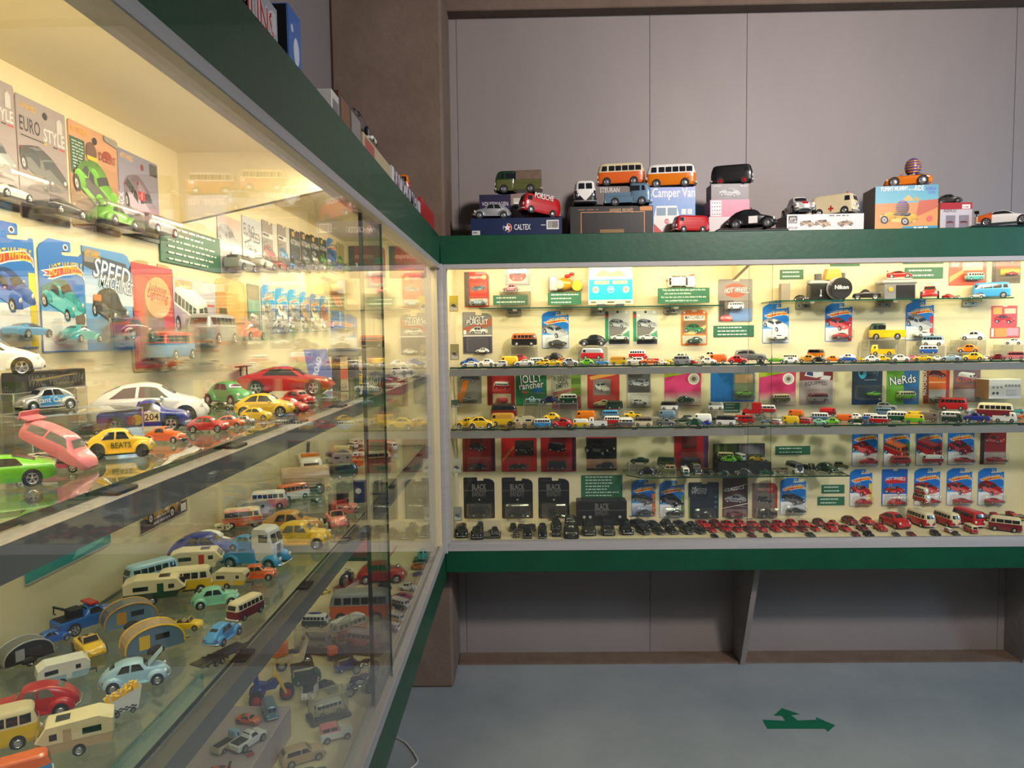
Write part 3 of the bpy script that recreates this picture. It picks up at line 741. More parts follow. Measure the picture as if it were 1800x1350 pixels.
def m_teardrop():
    md = Model(); pts = [(.44, .09)]
    for k in range(15):
        t = k / 14; ang = math.pi * t
        pts.append((.44 * math.cos(ang) if t < .5 else .47 * math.cos(ang), .14 + .33 * math.sin(ang) ** (.8)))
    pts.append((-.45, .09))
    md.body.join(rprof(pts, .205, .016, 0, 1))
    rim = [(x, z) for x, z in pts[1:-1]]
    for sg in (-1, 1):
        md.trim.append(('edge_trim', MB().tube([(x, sg * .203, z) for x, z in rim], .016, 6), 'c3'))
        y = sg * .2065; q = lambda x0, x1, z0, z1: MB().box(x0, x1, min(y, y - sg * .004), max(y, y - sg * .004), z0, z1)
        md.win += [('side_window', q(-.02, .20, .25, .34))]
        md.trim.append(('entry_door', q(-.26, -.10, .15, .36), 'c3'))
        md.body.sph((-.02, sg * .20, .085), (.14, .05, .10), 12, 8, 2, zmin=.06)
        md.wheels.append((-.02, sg * .215, .075, sg, 'cap'))
    md.trim.append(('tow_bar', MB().box(.40, .58, -.02, .02, .09, .115), 'chrome'))
    return md
def m_coe():
    """streamlined cab-over hauler"""
    md = Model(); cab = [(.02, .10), (.34, .10), (.36, .28), (.30, .50), (.24, .54), (.06, .54), (.02, .50)]
    md.body.join(rprof(cab, .16, .03, 1)); 
    fenders(md, .33, -.28, .15, (.15, .075, .12), .085)
    md.body.join(rprof([(-.5, .08), (.10, .08), (.06, .27), (-.44, .17), (-.5, .13)], .19, .012, 0))
    g = MB()
    for k in range(9): g.box(.355, .368, -.055 + k * .012, -.049 + k * .012, .12, .32)
    md.trim.append(('grille', g, 'chrome')); md.body.box(.30, .36, -.065, .065, .11, .33, 1, bev=.01)
    for s in (-1, 1):
        md.win.append(('windshield', MB().add([(.352, s * .012, .35), (.352, s * .14, .35), (.315, s * .13, .46), (.315, s * .012, .46)], [(0, 1, 2, 3) if s > 0 else (3, 2, 1, 0)])))
        y = s * .1615; md.win.append(('side_window', MB().box(.14, .28, min(y, y - s * .004), max(y, y - s * .004), .36, .46)))
        for x in (.33, -.28): arch(md, x, .2265, .08, s, 1.1)
    put_wheels(md, .33, -.28, .21, .08); bump(md, .50, .08, .2); lamp(md, (.46, .13, .15), .03)
    return md
def m_tow():
    md = m_truck(); md.body.box(-.30, -.10, -.10, .10, .24, .36, 2, bev=.01); md.body.tube([(-.28, -.05, .34), (-.50, 0, .46), (-.28, .05, .34)], .018, 6, 2)
    b = MB().box(-.02, .12, -.16, .16, .365, .40, bev=.008); md.trim.append(('light_bar', b, 'redl')); md.trim.append(('hook', MB().tube([(-.49, 0, .46), (-.5, 0, .36), (-.47, 0, .34)], .01, 6), 'dark'))
    return md
def m_dragbus():
    md = Model(); h = Hull([(-.49, .16, .22, .24, .12, .1), (-.45, .15, .26, .36, .17, .13), (-.2, .13, .27, .40, .19, .135), (.10, .10, .265, .385, .2, .135), (.18, .09, .255, .35, .2, .135), (.26, .08, .23, .26, .2, .15), (.40, .07, .18, .20, .19, .14), (.47, .07, .13, .15, .15, .1), (.49, .08, .11, .12, .1, .07)])
    T = Matrix.Translation((0, 0, .128)) @ Matrix.Rotation(R(22), 4, 'Y')
    b = MB(); h.body(b); b.box(-.52, -.38, -.19, .19, .385, .40, 0); b.box(-.52, -.50, -.19, .19, .36, .46, 0)
    md.body.join(b, T)
    md.win = [(nme, MB().join(m, T)) for nme, m in [('windshield', h.patch(-1.7, 1.7, (.18, .18), (.255, .255), nx=4, nu=6))] + [('side_window', h.patch(s * 2.1, s * 2.9, (-.10, -.12), (.12, .2), nx=4)) for s in (-1, 1)] + [('side_window', h.patch(s * 2.1, s * 2.9, (-.36, -.38), (-.13, -.15), nx=4)) for s in (-1, 1)]]
    md.body.box(-.44, .42, -.13, .13, .05, .10, 1); md.body.box(-.2, .1, -.1, .1, .1, .2, 4, bev=.02)
    md.body.tube([(.12, .14, .16), (-.1, .17, .2), (-.46, .17, .17)], .022, 8, 4); md.body.tube([(.12, -.14, .16), (-.1, -.17, .2), (-.46, -.17, .17)], .022, 8, 4)
    for sg in (-1, 1): md.wheels += [(.33, sg * .17, .06, sg, 'spoke'), (-.33, sg * .17, .095, sg, 'spoke')]
    return md
def m_fries():
    md = Model()
    md.body.add([(-.30, -.20, .10), (.36, -.20, .10), (.36, .20, .10), (-.30, .20, .10), (-.42, -.25, .42), (.46, -.25, .66), (.46, .25, .66), (-.42, .25, .42)],
        [(3, 2, 1, 0), (0, 1, 5, 4), (1, 2, 6, 5), (2, 3, 7, 6), (3, 0, 4, 7)], 0)
    fr = MB()
    rnd = random.Random(3)
    for k in range(34):
        x = rnd.uniform(-.38, .40); y = rnd.uniform(-.2, .2); z = .42 + (x + .42) / .88 * .24
        T = Matrix.Translation((x, y, z - .05)) @ Matrix.Rotation(rnd.uniform(-.35, .35), 4, 'X') @ Matrix.Rotation(rnd.uniform(-.35, .35), 4, 'Y')
        fr.box(-.028, .028, -.028, .028, -.1, .13, T=T, bev=.006)
    md.trim.append(('fries', fr, 'yellow')); md.trim[-1][1].s = [False] * len(fr.s)
    ck = MB()
    for i in range(8):
        for j in range(3):
            if (i + j) % 2 == 0:
                for sg in (-1, 1):
                    x = -.28 + i * .075; z = .12 + j * .035; y = sg * (.206 + .05 * (z - .1) / .4)
                    ck.box(x, x + .075, min(y, y - sg * .003), max(y, y - sg * .003), z, z + .035)
    md.trim.append(('checker_band', ck, 'dark')); put_wheels(md, .22, -.18, .19, .075, 'spoke')
    return md
def m_tuk(box=False):
    md = Model(); md.body.join(rprof([(-.46, .10), (.30, .10), (.46, .22), (.34, .34), (.16, .28), (-.40, .28), (-.46, .22)], .19, .02, 0))
    if box: md.body.box(-.46, .0, -.2, .2, .26, .60, 1, bev=.03)
    else:
        md.body.box(-.48, .24, -.2, .2, .50, .535, 2, bev=.012)
        md.body.box(-.44, -.38, -.17, .17, .26, .42, 3)
        md.body.tube([(-.45, -.18, .27), (-.45, -.18, .51)], .012, 6, 0); md.body.tube([(-.45, .18, .27), (-.45, .18, .51)], .012, 6, 0)
    md.body.tube([(.30, -.17, .30), (.20, -.17, .51)], .012, 6, 0); md.body.tube([(.30, .17, .30), (.20, .17, .51)], .012, 6, 0)
    md.win = [('windshield', MB().add([(.305, -.16, .32), (.305, .16, .32), (.21, .16, .50), (.21, -.16, .50)], [(0, 1, 2, 3)]))]
    md.wheels = [(.38, .0, .085, -1, 'cap'), (-.27, -.17, .085, -1, 'cap'), (-.27, .17, .085, 1, 'cap')]
    lamp(md, (.44, .10, .25), .03); return md
def m_moto():
    md = Model(); md.body.sph((.02, 0, .36), (.17, .055, .07), 12, 8, 0); md.body.sph((-.22, 0, .34), (.16, .06, .04), 12, 6, 2)
    md.body.sph((-.30, 0, .30), (.14, .04, .09), 10, 6, 0); md.body.sph((0, 0, .22), (.11, .08, .09), 10, 6, 4)
    md.body.tube([(.34, .045, .15), (.22, .045, .42), (.16, .16, .46)], .014, 6, 4); md.body.tube([(.34, -.045, .15), (.22, -.045, .42), (.16, -.16, .46)], .014, 6, 4)
    md.body.tube([(.2, 0, .38), (-.05, 0, .16), (-.32, 0, .15)], .02, 6, 2); md.body.tube([(.0, .07, .18), (-.42, .08, .16)], .02, 6, 4)
    md.wheels = [(.34, .03, .15, 1, 'spoke'), (.34, -.03, .15, -1, 'spoke'), (-.32, .03, .15, 1, 'spoke'), (-.32, -.03, .15, -1, 'spoke')]
    md.trim.append(('headlight', MB().sph((.27, 0, .40), (.03, .045, .045), 8, 6), 'light')); return md
def m_trike():
    """chunky plastic ride-on with a raked front fork"""
    md = Model(); md.body.sph((-.26, 0, .26), (.17, .15, .15), 14, 10, 0); md.body.join(rprof([(-.30, .28), (.12, .30), (.22, .42), (.12, .52), (-.08, .42), (-.24, .46), (-.28, .70), (-.36, .70), (-.36, .40)], .10, .02, 0))
    fk = MB().cyl((.36, .07, .17), (.12, .07, .62), .035, 8).cyl((.36, -.07, .17), (.12, -.07, .62), .035, 8).cyl((.10, -.2, .62), (.10, .2, .62), .03, 8)
    md.trim.append(('front_fork', fk, 'c2'))
    md.wheels = [(.37, .035, .17, 1, 'cap'), (.37, -.035, .17, -1, 'cap'), (-.30, .20, .17, 1, 'cap'), (-.30, -.20, .17, -1, 'cap')]
    return md
def m_scooter():
    md = Model(); md.body.join(rprof([(-.10, .14), (.10, .10), (.22, .16), (.36, .62), (.32, .64), (.14, .28), (-.12, .26)], .07, .02, 0)); md.body.sph((-.22, 0, .26), (.18, .09, .12), 12, 8, 0)
    md.body.box(-.48, -.12, -.17, .17, .36, .66, 1, bev=.03); md.body.tube([(.33, -.17, .66), (.33, .17, .66)], .016, 6, 2); md.body.box(-.14, .02, -.07, .07, .36, .40, 2)
    for y in (-.172, .172): md.trim.append(('round_sign', MB().cyl((-.30, y, .50), (-.30, y * 1.02, .50), .09, 14), 'orange'))
    md.wheels = [(.30, .0, .12, -1, 'cap'), (-.26, .0, .12, -1, 'cap')]; return md
def m_jeep():
    md = Model(); md.body.join(rprof([(-.48, .10), (.46, .10), (.47, .26), (.12, .29), (-.46, .29)], .19, .015, 0)); md.body.join(rprof([(-.46, .28), (.13, .28), (.04, .44), (-.44, .44)], .175, .02, 1))
    for sg in (-1, 1):
        y = sg * .1765; md.win += [('side_window', MB().box(-.40, -.20, min(y, y - sg * .004), max(y, y - sg * .004), .32, .41)), ('side_window', MB().box(-.16, .02, min(y, y - sg * .004), max(y, y - sg * .004), .32, .41))]
        for x in (.30, -.29): arch(md, x, .1925, .09, sg, 1.15)
    md.win.append(('windshield', MB().add([(.128, -.155, .30), (.128, .155, .30), (.055, .145, .425), (.055, -.145, .425)], [(0, 1, 2, 3)])))
    put_wheels(md, .30, -.29, .185, .09, 'spoke'); lamp(md, (.468, .12, .21), .035, flat=.4); bump(md, .50, .11, .19); return md
def m_buggy():
    md = m_conv(); md.body.tube([(-.20, -.14, .23), (-.22, -.14, .40), (-.22, .14, .40), (-.20, .14, .23)], .014, 6, 4)
    md.wheels = []; put_wheels(md, .32, -.30, .215, .10, 'spoke'); return md
def m_eggcar():
    md = m_conv(); egg = MB().sph((-.10, 0, .42), (.17, .17, .19), 16, 12)
    md.trim.append(('egg', egg, 'purple'))
    for k in range(5): md.trim.append(('wrap_band', MB().cyl((-.10, 0, .30 + k * .055), (-.10, 0, .32 + k * .055), .172 * math.sqrt(max(.05, 1 - ((.31 + k * .055 - .42) / .19) ** 2)) + .004, 18), 'gold'))
    md.wheels = []; put_wheels(md, .29, -.28, .20, .11, 'cap'); return md
def m_awning():
    md = m_bus(nwin=2); md.trim.append(('awning', MB().box(-.42, .20, -.42, -.17, .44, .455), 'c3')); return md
def m_flat():
    md = Model(); md.body.box(-.5, .5, -.16, .16, .075, .095, 0, bev=.004)
    for x in (-.4, -.2, 0, .2, .4): md.body.box(x, x + .03, -.19, .19, .055, .075, 1)
    for sg in (-1, 1): md.wheels += [(-.22, sg * .17, .05, sg, 'cap'), (-.10, sg * .17, .05, sg, 'cap')]
    md.body.box(.45, .62, -.02, .02, .06, .08, 0); return md
def m_wagon():
    """covered wagon trailer"""
    md = Model(); md.body.join(rprof([(-.42, .14), (.42, .14), (.46, .28), (-.46, .28)], .17, .012, 0)); c = MB(); n = 10
    for i in range(n):
        a, b = math.pi * i / n, math.pi * (i + 1) / n
        c.add([(x, .18 * math.cos(t), .27 + .24 * math.sin(t)) for x in (-.46, .46) for t in (a, b)], [(0, 1, 3, 2)], 0, True)
    c.add([(-.46, .18 * math.cos(math.pi * i / n), .27 + .24 * math.sin(math.pi * i / n)) for i in range(n + 1)], [tuple(range(n + 1))]); 
    md.trim.append(('canvas_cover', c, 'c2')); put_wheels(md, .25, -.25, .19, .10, 'cap'); return md
BUILD = dict(beetle=m_beetle, rod=lambda: m_beetle(True), newb=m_newb, sport=m_sport, race=lambda: m_sport(wing=True), sedan=m_sedan, truck=m_truck, coupe=m_coupe, conv=m_conv,
  bus=m_bus, panel=m_panel, bay=m_bay, pick=m_pick, dcab=lambda: m_pick(True), canvas=lambda: m_pick(True, True), caravan=m_caravan, loaf=lambda: m_caravan(1), teardrop=m_teardrop,
  coe=m_coe, tow=m_tow, dragbus=m_dragbus, fries=m_fries, tuk=m_tuk, tukbox=lambda: m_tuk(True), moto=m_moto, trike=m_trike, scooter=m_scooter, jeep=m_jeep, buggy=m_buggy, eggcar=m_eggcar, awning=m_awning, flat=m_flat, wagon=m_wagon)
INFO = dict(beetle=('toy_car', 'round-backed toy car', 'toy car', .44), rod=('toy_car', 'hot-rod toy car', 'toy car', .44), newb=('toy_car', 'dome-roofed toy car', 'toy car', .44), sport=('toy_coupe', 'low toy coupe', 'toy car', .41), race=('toy_coupe', 'winged toy race car', 'toy car', .41),
  sedan=('toy_hatchback', 'toy hatchback', 'toy car', .40), truck=('toy_pickup', 'toy pickup truck', 'toy truck', .41), coupe=('toy_car', 'vintage toy coupe', 'toy car', .43), conv=('toy_convertible', 'open-top toy car', 'toy car', .44), bus=('toy_van', 'windowed toy van', 'toy van', .42), panel=('toy_van', 'toy panel van', 'toy van', .42),
  bay=('toy_van', 'flat-fronted toy van', 'toy van', .42), pick=('toy_pickup_van', 'toy pickup van', 'toy truck', .42), dcab=('toy_pickup_van', 'double-cab toy pickup van', 'toy truck', .42), canvas=('toy_pickup_van', 'canvas-covered toy pickup van', 'toy truck', .42), caravan=('toy_caravan', 'toy camping trailer', 'toy caravan', .42), loaf=('toy_caravan', 'rounded toy caravan', 'toy caravan', .42),
  teardrop=('toy_caravan', 'teardrop toy caravan', 'toy caravan', .44), coe=('toy_truck', 'toy cab-over hauler', 'toy truck', .45), tow=('toy_tow_truck', 'toy tow truck', 'toy truck', .41), dragbus=('toy_dragster', 'tilted toy dragster van', 'toy car', .41), fries=('toy_car', 'fries-carton toy car', 'toy car', .52), tuk=('toy_three_wheeler', 'toy three-wheeler taxi', 'toy vehicle', .40),
  tukbox=('toy_three_wheeler', 'box-backed toy three-wheeler', 'toy vehicle', .40), moto=('toy_motorcycle', 'toy motorcycle', 'toy motorcycle', .32), trike=('toy_tricycle', 'chunky toy tricycle', 'toy vehicle', .44), scooter=('toy_scooter', 'toy delivery scooter', 'toy vehicle', .36), jeep=('toy_offroader', 'boxy toy off-roader', 'toy car', .40), buggy=('toy_buggy', 'toy beach buggy', 'toy car', .46), eggcar=('toy_car', 'egg-driver toy car', 'toy car', .44),
  awning=('toy_van', 'toy van with awning', 'toy van', .6), flat=('toy_trailer', 'flat toy trailer', 'toy trailer', .38), wagon=('toy_wagon', 'covered toy wagon', 'toy trailer', .4))
_models = {}
def model(t):
    if t not in _models: _models[t] = BUILD[t]()
    return _models[t]
_me = {}
def cached(key, fn):
    if key not in _me: _me[key] = fn()
    return _me[key]
def merged(lst):
    mb = MB()
    for m in lst: mb.join(m)
    return mb
def car_parts(root, t, cols, hi, glass='glass', hubm='hub'):
    """build the parts of vehicle t under root (already scaled)"""
    md = model(t); c1 = cols[0]; c2 = cols[1] if len(cols) > 1 else c1; c3 = cols[2] if len(cols) > 2 else c2
    cm = dict(c1=c1, c2=c2, c3=c3)
    out = [O('body', cached((t, 'body'), lambda: md.body.mesh(t + '_body', 5)), root, [c1, c2, 'dark', 'tan', 'chrome'])]
    if hi:
        for i, (nme, mb) in enumerate(md.win): out.append(O(nme, cached((t, 'w', i), lambda: mb.mesh(t + '_' + nme)), root, [glass]))
        for i, (nme, mb, m) in enumerate(md.trim): out.append(O(nme, cached((t, 't', i), lambda: mb.mesh(t + '_' + nme)), root, [cm.get(m, m)]))
    else:
        if md.win: out.append(O('glazing', cached((t, 'win'), lambda: merged([m for _, m in md.win]).mesh(t + '_glazing')), root, [glass]))
        big = [x for x in md.trim if x[0] not in ('headlight', 'tail_light', 'bumper', 'badge', 'side_mirror', 'grille')]
        for i, (nme, mb, m) in enumerate(big): out.append(O(nme, cached((t, 'tb', i), lambda: mb.mesh(t + '_' + nme)), root, [cm.get(m, m)]))
        lt = [mb for nme, mb, m in md.trim if nme in ('headlight', 'bumper')]
        if lt: out.append(O('lights_and_bumpers', cached((t, 'lt'), lambda: merged(lt).mesh(t + '_lights')), root, ['hub']))
    for (x, y, r, sg, wk) in md.wheels:
        out.append(O('wheel', cached(('wheel', wk), lambda: WHEEL[wk].mesh('wheel_' + wk, 3)), root, ['tire', hubm, 'dark'], (x, y, r), (0, 0, 0 if sg < 0 else math.pi), (r, r * .55 if wk != 'moto' else r * .2, r)))
    return out
def fixw(x0, x1, y, px, rel, w):
    ph = phi(px); a = R(rel); ext = (x1 - x0) * y * math.cos(ph) / F
    return ext / (abs(math.cos(a)) + w * abs(math.sin(a)))
def vehicle(t, cols, x0, x1, rel, place, z, Y=None, yb=None, label=None, group=None, extra=None, tilt=None, L=None, glass='glass', hub='hub', grow=1.0, zs=None, side=None):
    """x0..x1 picture columns it spans, rel its heading seen from here (0 right, -90 towards us); stands on z at depth Y or where yb meets z"""
    side = Y is None if side is None else side
    cols = cols.split('/') if isinstance(cols, str) else cols
    nme, kind, cat, w = INFO[t]; px = (x0 + x1) / 2; a = R(rel); ph = phi(px)
    if Y is None:
        p = hit(px, yb, 2, z); Lx = L or fixw(x0, x1, p.y, px, rel, w)
        back = (Lx * abs(math.sin(a)) + Lx * w * abs(math.cos(a))) / 2
        d = Vector((p.x, p.y, 0)).normalized(); p = p + d * back * .92
        Lx = L or fixw(x0, x1, p.y, px, rel, w)
    else:
        p = hit(px, 600, 1, Y); p.z = z; Lx = L or fixw(x0, x1, Y, px, rel, w)
    Lx *= grow * (1.09 if Y is None and L is None else 1.05)
    if side:
        hxe = (Lx * abs(math.cos(a + ph)) + Lx * w * abs(math.sin(a + ph))) / 2; lim = XP + .004 + hxe
        if p.x < lim: k_ = lim / p.x; p.x *= k_; p.y *= k_
        lim2 = -.342 - hxe
        if p.x > lim2: k_ = lim2 / p.x; p.x *= k_; p.y *= k_
    p.z = z + .0002
    head = a + ph
    lab = label or ('%s %s' % (' and '.join(dict.fromkeys(cname(c) for c in cols[:2])), kind))
    o = thing(nme, lab, cat, p, head, group, Lx)
    o['_place'] = place; o['_short'] = '%s %s' % (cname(cols[0]), kind.split()[-1])
    o.scale = (Lx, Lx * (1.06 if x1 - x0 < 62 else 1), Lx * (zs or (.92 if t == 'caravan' else 1.14 if x1 - x0 < 62 else 1.09)))
    if tilt: o.rotation_euler = (R(tilt[0]), R(tilt[1]), head)
    car_parts(o, t, cols, (x1 - x0) >= 62, glass, hub)
    if extra: extra(o)
    return o

# ================================================================== printed cards, boxes and signs
_tx = {}
def text_tris(s):
    if s in _tx: return _tx[s]
    cu = bpy.data.curves.new('txt', 'FONT'); cu.body = s; cu.align_x = 'CENTER'; cu.resolution_u = 2; cu.space_character = 1.02; cu.offset = .012
    ob = bpy.data.objects.new('txt', cu); me = ob.to_mesh()
    vs = [v.co.copy() for v in me.vertices]; me.calc_loop_triangles(); fs = [tuple(t.vertices) for t in me.loop_triangles]
    ob.to_mesh_clear(); bpy.data.objects.remove(ob); bpy.data.curves.remove(cu)
    if vs:
        x0 = min(v.x for v in vs); x1 = max(v.x for v in vs); c = (x0 + x1) / 2
        for v in vs: v.x -= c
        wd = x1 - x0
    else: wd = 1
    _tx[s] = (vs, fs, wd); return _tx[s]
class PR(MB):
    """flat print on a W x H sheet; u,v in 0..1, the sheet faces -y with its front at y=-t"""
    def __init__(s, W, H, t=.0012): super().__init__(); s.W = W; s.H = H; s.t = t; s.l = 1
    def y(s): s.l += 1; return -(s.t + s.l * .00005)
    def P(s, u, v): return ((u - .5) * s.W, v * s.H)
    def poly(s, pts, h):
        y = s.y(); s.add([(s.P(u, v)[0], y, s.P(u, v)[1]) for u, v in pts], [tuple(range(len(pts)))], 0, False, None, hx(h)); return s
    def rect(s, u0, v0, u1, v1, h): return s.poly([(u0, v0), (u1, v0), (u1, v1), (u0, v1)], h)
    def grad(s, u0, v0, u1, v1, h0, h1, n=6):
        a, b = hx(h0), hx(h1); y = s.y()
        for i in range(n):
            p, q = v0 + (v1 - v0) * i / n, v0 + (v1 - v0) * (i + 1) / n; t = (i + .5) / n
            s.add([(s.P(u, v)[0], y, s.P(u, v)[1]) for u, v in ((u0, p), (u1, p), (u1, q), (u0, q))], [(0, 1, 2, 3)], 0, False, None, tuple(a[k] + (b[k] - a[k]) * t for k in range(3)))
        return s
    def ell(s, u, v, r, h, asp=1.0, n=18):
        y = s.y(); cx, cz = s.P(u, v); rr = r * s.W
        s.add([(cx + rr * math.cos(2 * math.pi * i / n), y, cz + rr * asp * math.sin(2 * math.pi * i / n)) for i in range(n)], [tuple(range(n))], 0, False, None, hx(h)); return s
    def text(s, st, u, v, hgt, h, maxw=.9, shear=0.0, rot=0.0, arc=0.0, out=None, sx=1.0):
        vs, fs, wd = text_tris(st); k = hgt * s.W / .72; kx = k * sx
        if wd * kx > maxw * s.W: kx = maxw * s.W / wd
        cx, cz = s.P(u, v); c, sn = math.cos(R(rot)), math.sin(R(rot))
        lays = ([(out, o) for o in ((-1, 0), (1, 0), (0, 1), (0, -1))] if out else []) + [(h, (0, 0))]
        for hh, (ox, oz) in lays:
            y = s.y(); q = []
            for p in vs:
                X = p.x * kx + shear * p.y * k + ox * hgt * s.W * .09; Z = p.y * k + oz * hgt * s.W * .09
                Z += arc * s.W * (1 - (2 * X / (maxw * s.W)) ** 2)
                q.append((cx + X * c - Z * sn, y, cz + X * sn + Z * c))
            s.add(q, fs, 0, False, None, hx(hh))
        return s
    def bars(s, u0, u1, v, hgt, h, seed=0):
        r = random.Random(seed); u = u0
        while u < u1 - .02:
            w = r.uniform(.03, .11); s.rect(u, v, min(u + w, u1), v + hgt, h); u += w + .02
        return s
    def art(s, t, cols, u, v, w, ang=-35, el=14, shade=True):
        """a printed picture of a vehicle: its outline and printed tones, with shade and highlight baked into the colours"""
        md = model(t); c1 = hx(PAL[cols[0]]); c2 = hx(PAL[cols[1]]) if len(cols) > 1 else c1
        T = Matrix.Rotation(R(el), 3, 'X') @ Matrix.Rotation(R(ang), 3, 'Z'); L = Vector((-.35, -.55, .75)).normalized()
        polys = []
        src = [(md.body, {0: c1, 1: c2, 2: hx('151515'), 3: hx('8a6a4a'), 4: hx('b8b8b8')})] + [(m, {0: hx('2a333c')}) for _, m in md.win] + [(m, {0: hx(PAL.get(mm, 'c0c0c0')) if mm not in ('light', 'redl', 'dark') else hx({'light': 'fff6dd', 'redl': 'b01010', 'dark': '181818'}[mm])}) for nme, m, mm in md.trim if nme not in ('bumper',)]
        for mb, cm in src:
            vv = [T @ p for p in mb.v]
            for f, m in zip(mb.f, mb.m):
                n = (vv[f[1]] - vv[f[0]]).cross(vv[f[2]] - vv[f[0]])
                if n.length < 1e-9: n = (vv[f[2]] - vv[f[0]]).cross(vv[f[-1]] - vv[f[0]])
                if n.length < 1e-9: continue
                n.normalize()
                if n.y > -.02: continue
                c = cm.get(m, c1); k = .38 + .75 * max(0, n.dot(L)); polys.append(([vv[i] for i in f], tuple(min(1, x * k + (.10 if n.z > .75 else 0)) for x in c)))
        for (x, y, r, sg, wk) in md.wheels:
            for rr, cc in ((1.0, '141414'), (.62, 'b9b9b9'), (.22, '555555')):
                ps = [T @ Vector((x + rr * r * math.cos(2 * math.pi * i / 12), y + sg * (.03 + (1 - rr) * .004), r + rr * r * math.sin(2 * math.pi * i / 12))) for i in range(12)]
                n = (ps[3] - ps[0]).cross(ps[6] - ps[0])
                if sg * (T @ Vector((0, 1, 0))).y < 0: polys.append((ps if n.y < 0 else ps[::-1], hx(cc)))
        xs = [p.x for q, _ in polys for p in q]; zs = [p.z for q, _ in polys for p in q]; ys = [p.y for q, _ in polys for p in q]
        k = w * s.W / (max(xs) - min(xs)); mx = (max(xs) + min(xs)) / 2; mz = (max(zs) + min(zs)) / 2; y0, y1 = min(ys), max(ys)
        cx, cz = s.P(u, v); base = s.y(); s.l += 6
        for q, c in polys:
            s.add([(cx + (p.x - mx) * k, base - (y1 - p.y) / (y1 - y0) * .0004, cz + (p.z - mz) * k) for p in q], [tuple(range(len(q)))], 0, False, None, c)
        s.l += 4
        return s
SHAPES = dict(
 hw=[(0, .012), (.02, 0), (.98, 0), (1, .012), (1, .895), (.985, .905), (.93, .905), (.90, .885), (.56, .87), (.50, .875), (.50, .905), (.70, .915), (.70, .985), (.68, 1), (.24, 1), (.05, .935), (0, .885)],
 gl=[(0, .02), (.03, 0), (.97, 0), (1, .02), (1, .84), (.96, .90), (.86, .945), (.66, .96), (.64, .905), (.44, .905), (.44, .985), (.03, .985), (0, .965)],
 cut=[(0, .02), (.03, 0), (.97, 0), (1, .02), (1, .86), (.90, .965), (.82, .985), (0, .985)],
 ctab=[(0, .02), (.03, 0), (.97, 0), (1, .02), (1, .97), (.97, .99), (.62, .99), (.62, .945), (.44, .945), (.44, .99), (.03, .99), (0, .97)],
 rect=[(0, .015), (.025, 0), (.975, 0), (1, .015), (1, .985), (.975, 1), (.025, 1), (0, .985)],
 arch=[(0, .02), (.03, 0), (.97, 0), (1, .02), (1, .90), (.93, .975), (.8, 1), (.62, 1), (.60, .945), (.42, .945), (.40, 1), (.2, 1), (.07, .975), (0, .90)],
)
def sheet(W, H, shape, base, t=.0012):
    pts = SHAPES[shape]; q = [((u - .5) * W, v * H) for u, v in pts]
    bmx = MB().prism(q, -t, 0, 0, col=hx(base)); return bmx
def tri_fix(mb, name):
    me = mb.mesh(name); return me
def place_panel(panel, x0, y0, x1, y1):
    if panel == 'L':
        ln = .0276 + (645 - x0) * 5.56e-5
        b = hit(x0, y0, 0, XP + .0005); a = hit(x0 + (y1 - y0) * ln, y1, 0, XP + .0005); c = hit(x1, y0 + (x1 - x0) * .5, 0, XP + .0005); a.y = b.y
        return (XP + .0005, (a.y + c.y) / 2, a.z), R(90), abs(c.y - a.y), b.z - a.z
    if panel == 'S':      # left end panel of the back case, facing +x
        a = hit(x0, y1, 0, -.2875); b = hit(x0, y0, 0, -.2875); c = hit(x1, 600, 0, -.2875)
        return (-.2875, (a.y + c.y) / 2, a.z), R(90), abs(c.y - a.y), b.z - a.z
    Yp = {'B': YP - .0005, 'E': YEND - .0005}[panel]
    a = hit(x0, y1, 1, Yp); b = hit(x1, y1, 1, Yp); c = hit((x0 + x1) / 2, y0, 1, Yp); d = hit((x0 + x1) / 2, y1, 1, Yp)
    return (d.x, Yp, d.z), 0.0, b.x - a.x, c.z - d.z
def card(panel, x0, y0, x1, y1, shape='rect', base='1673c4', draw=None, toy=None, blis=None, label='', cat='blister card', group=None, off=0.0, dep=.030, loc=None, rotz=None, W=None, H=None, tilt=0, place='', name='blister_card'):
    if loc is None: loc, rotz, W, H = place_panel(panel, x0, y0, x1, y1)
    if off: loc = (loc[0] + off * math.sin(rotz), loc[1] - off * math.cos(rotz), loc[2])
    root = thing(name, label, cat, loc, rotz, group); root['_place'] = place; root['_short'] = label
    if tilt: root.rotation_euler = (R(tilt), 0, rotz)
    sh = O('card', sheet(W, H, shape, base), root, ['print'])
    if draw:
        pr = PR(W, H); draw(pr); O('print', pr, sh, ['print'])
    if toy:
        t, cols, u, v, w, hd = toy; L = w * W
        bz = v * H
        md = model(t)
        bo = O('toy_car', cached((t, 'body'), lambda: md.body.mesh(t + '_body', 5)), root, [cols[0], cols[-1] if len(cols) > 1 else cols[0], 'dark', 'tan', 'chrome'], ((u - .5) * W, -.0014 - L * .21, bz), (0, 0, R(hd)), L)
        if md.win: O('glazing', cached((t, 'win'), lambda: merged([m for _, m in md.win]).mesh(t + '_glazing')), bo, ['glass'])
        for (x, y, r, sg, wk) in md.wheels:
            O('wheel', cached(('wheel', wk), lambda: WHEEL[wk].mesh('wheel_' + wk, 3)), bo, ['tire', 'hub', 'dark'], (x, y, r), (0, 0, 0 if sg < 0 else math.pi), (r, r * .55, r))
        dep = max(dep, L * .45) if dep else 0
    if blis:
        u0, v0, u1, v1 = blis; b = min(.006, dep * .3)
        O('blister', MB().box((u0 - .5) * W, (u1 - .5) * W, -.0012 - dep, -.0010, v0 * H, v1 * H, bev=b), root, ['blist'])
    return root
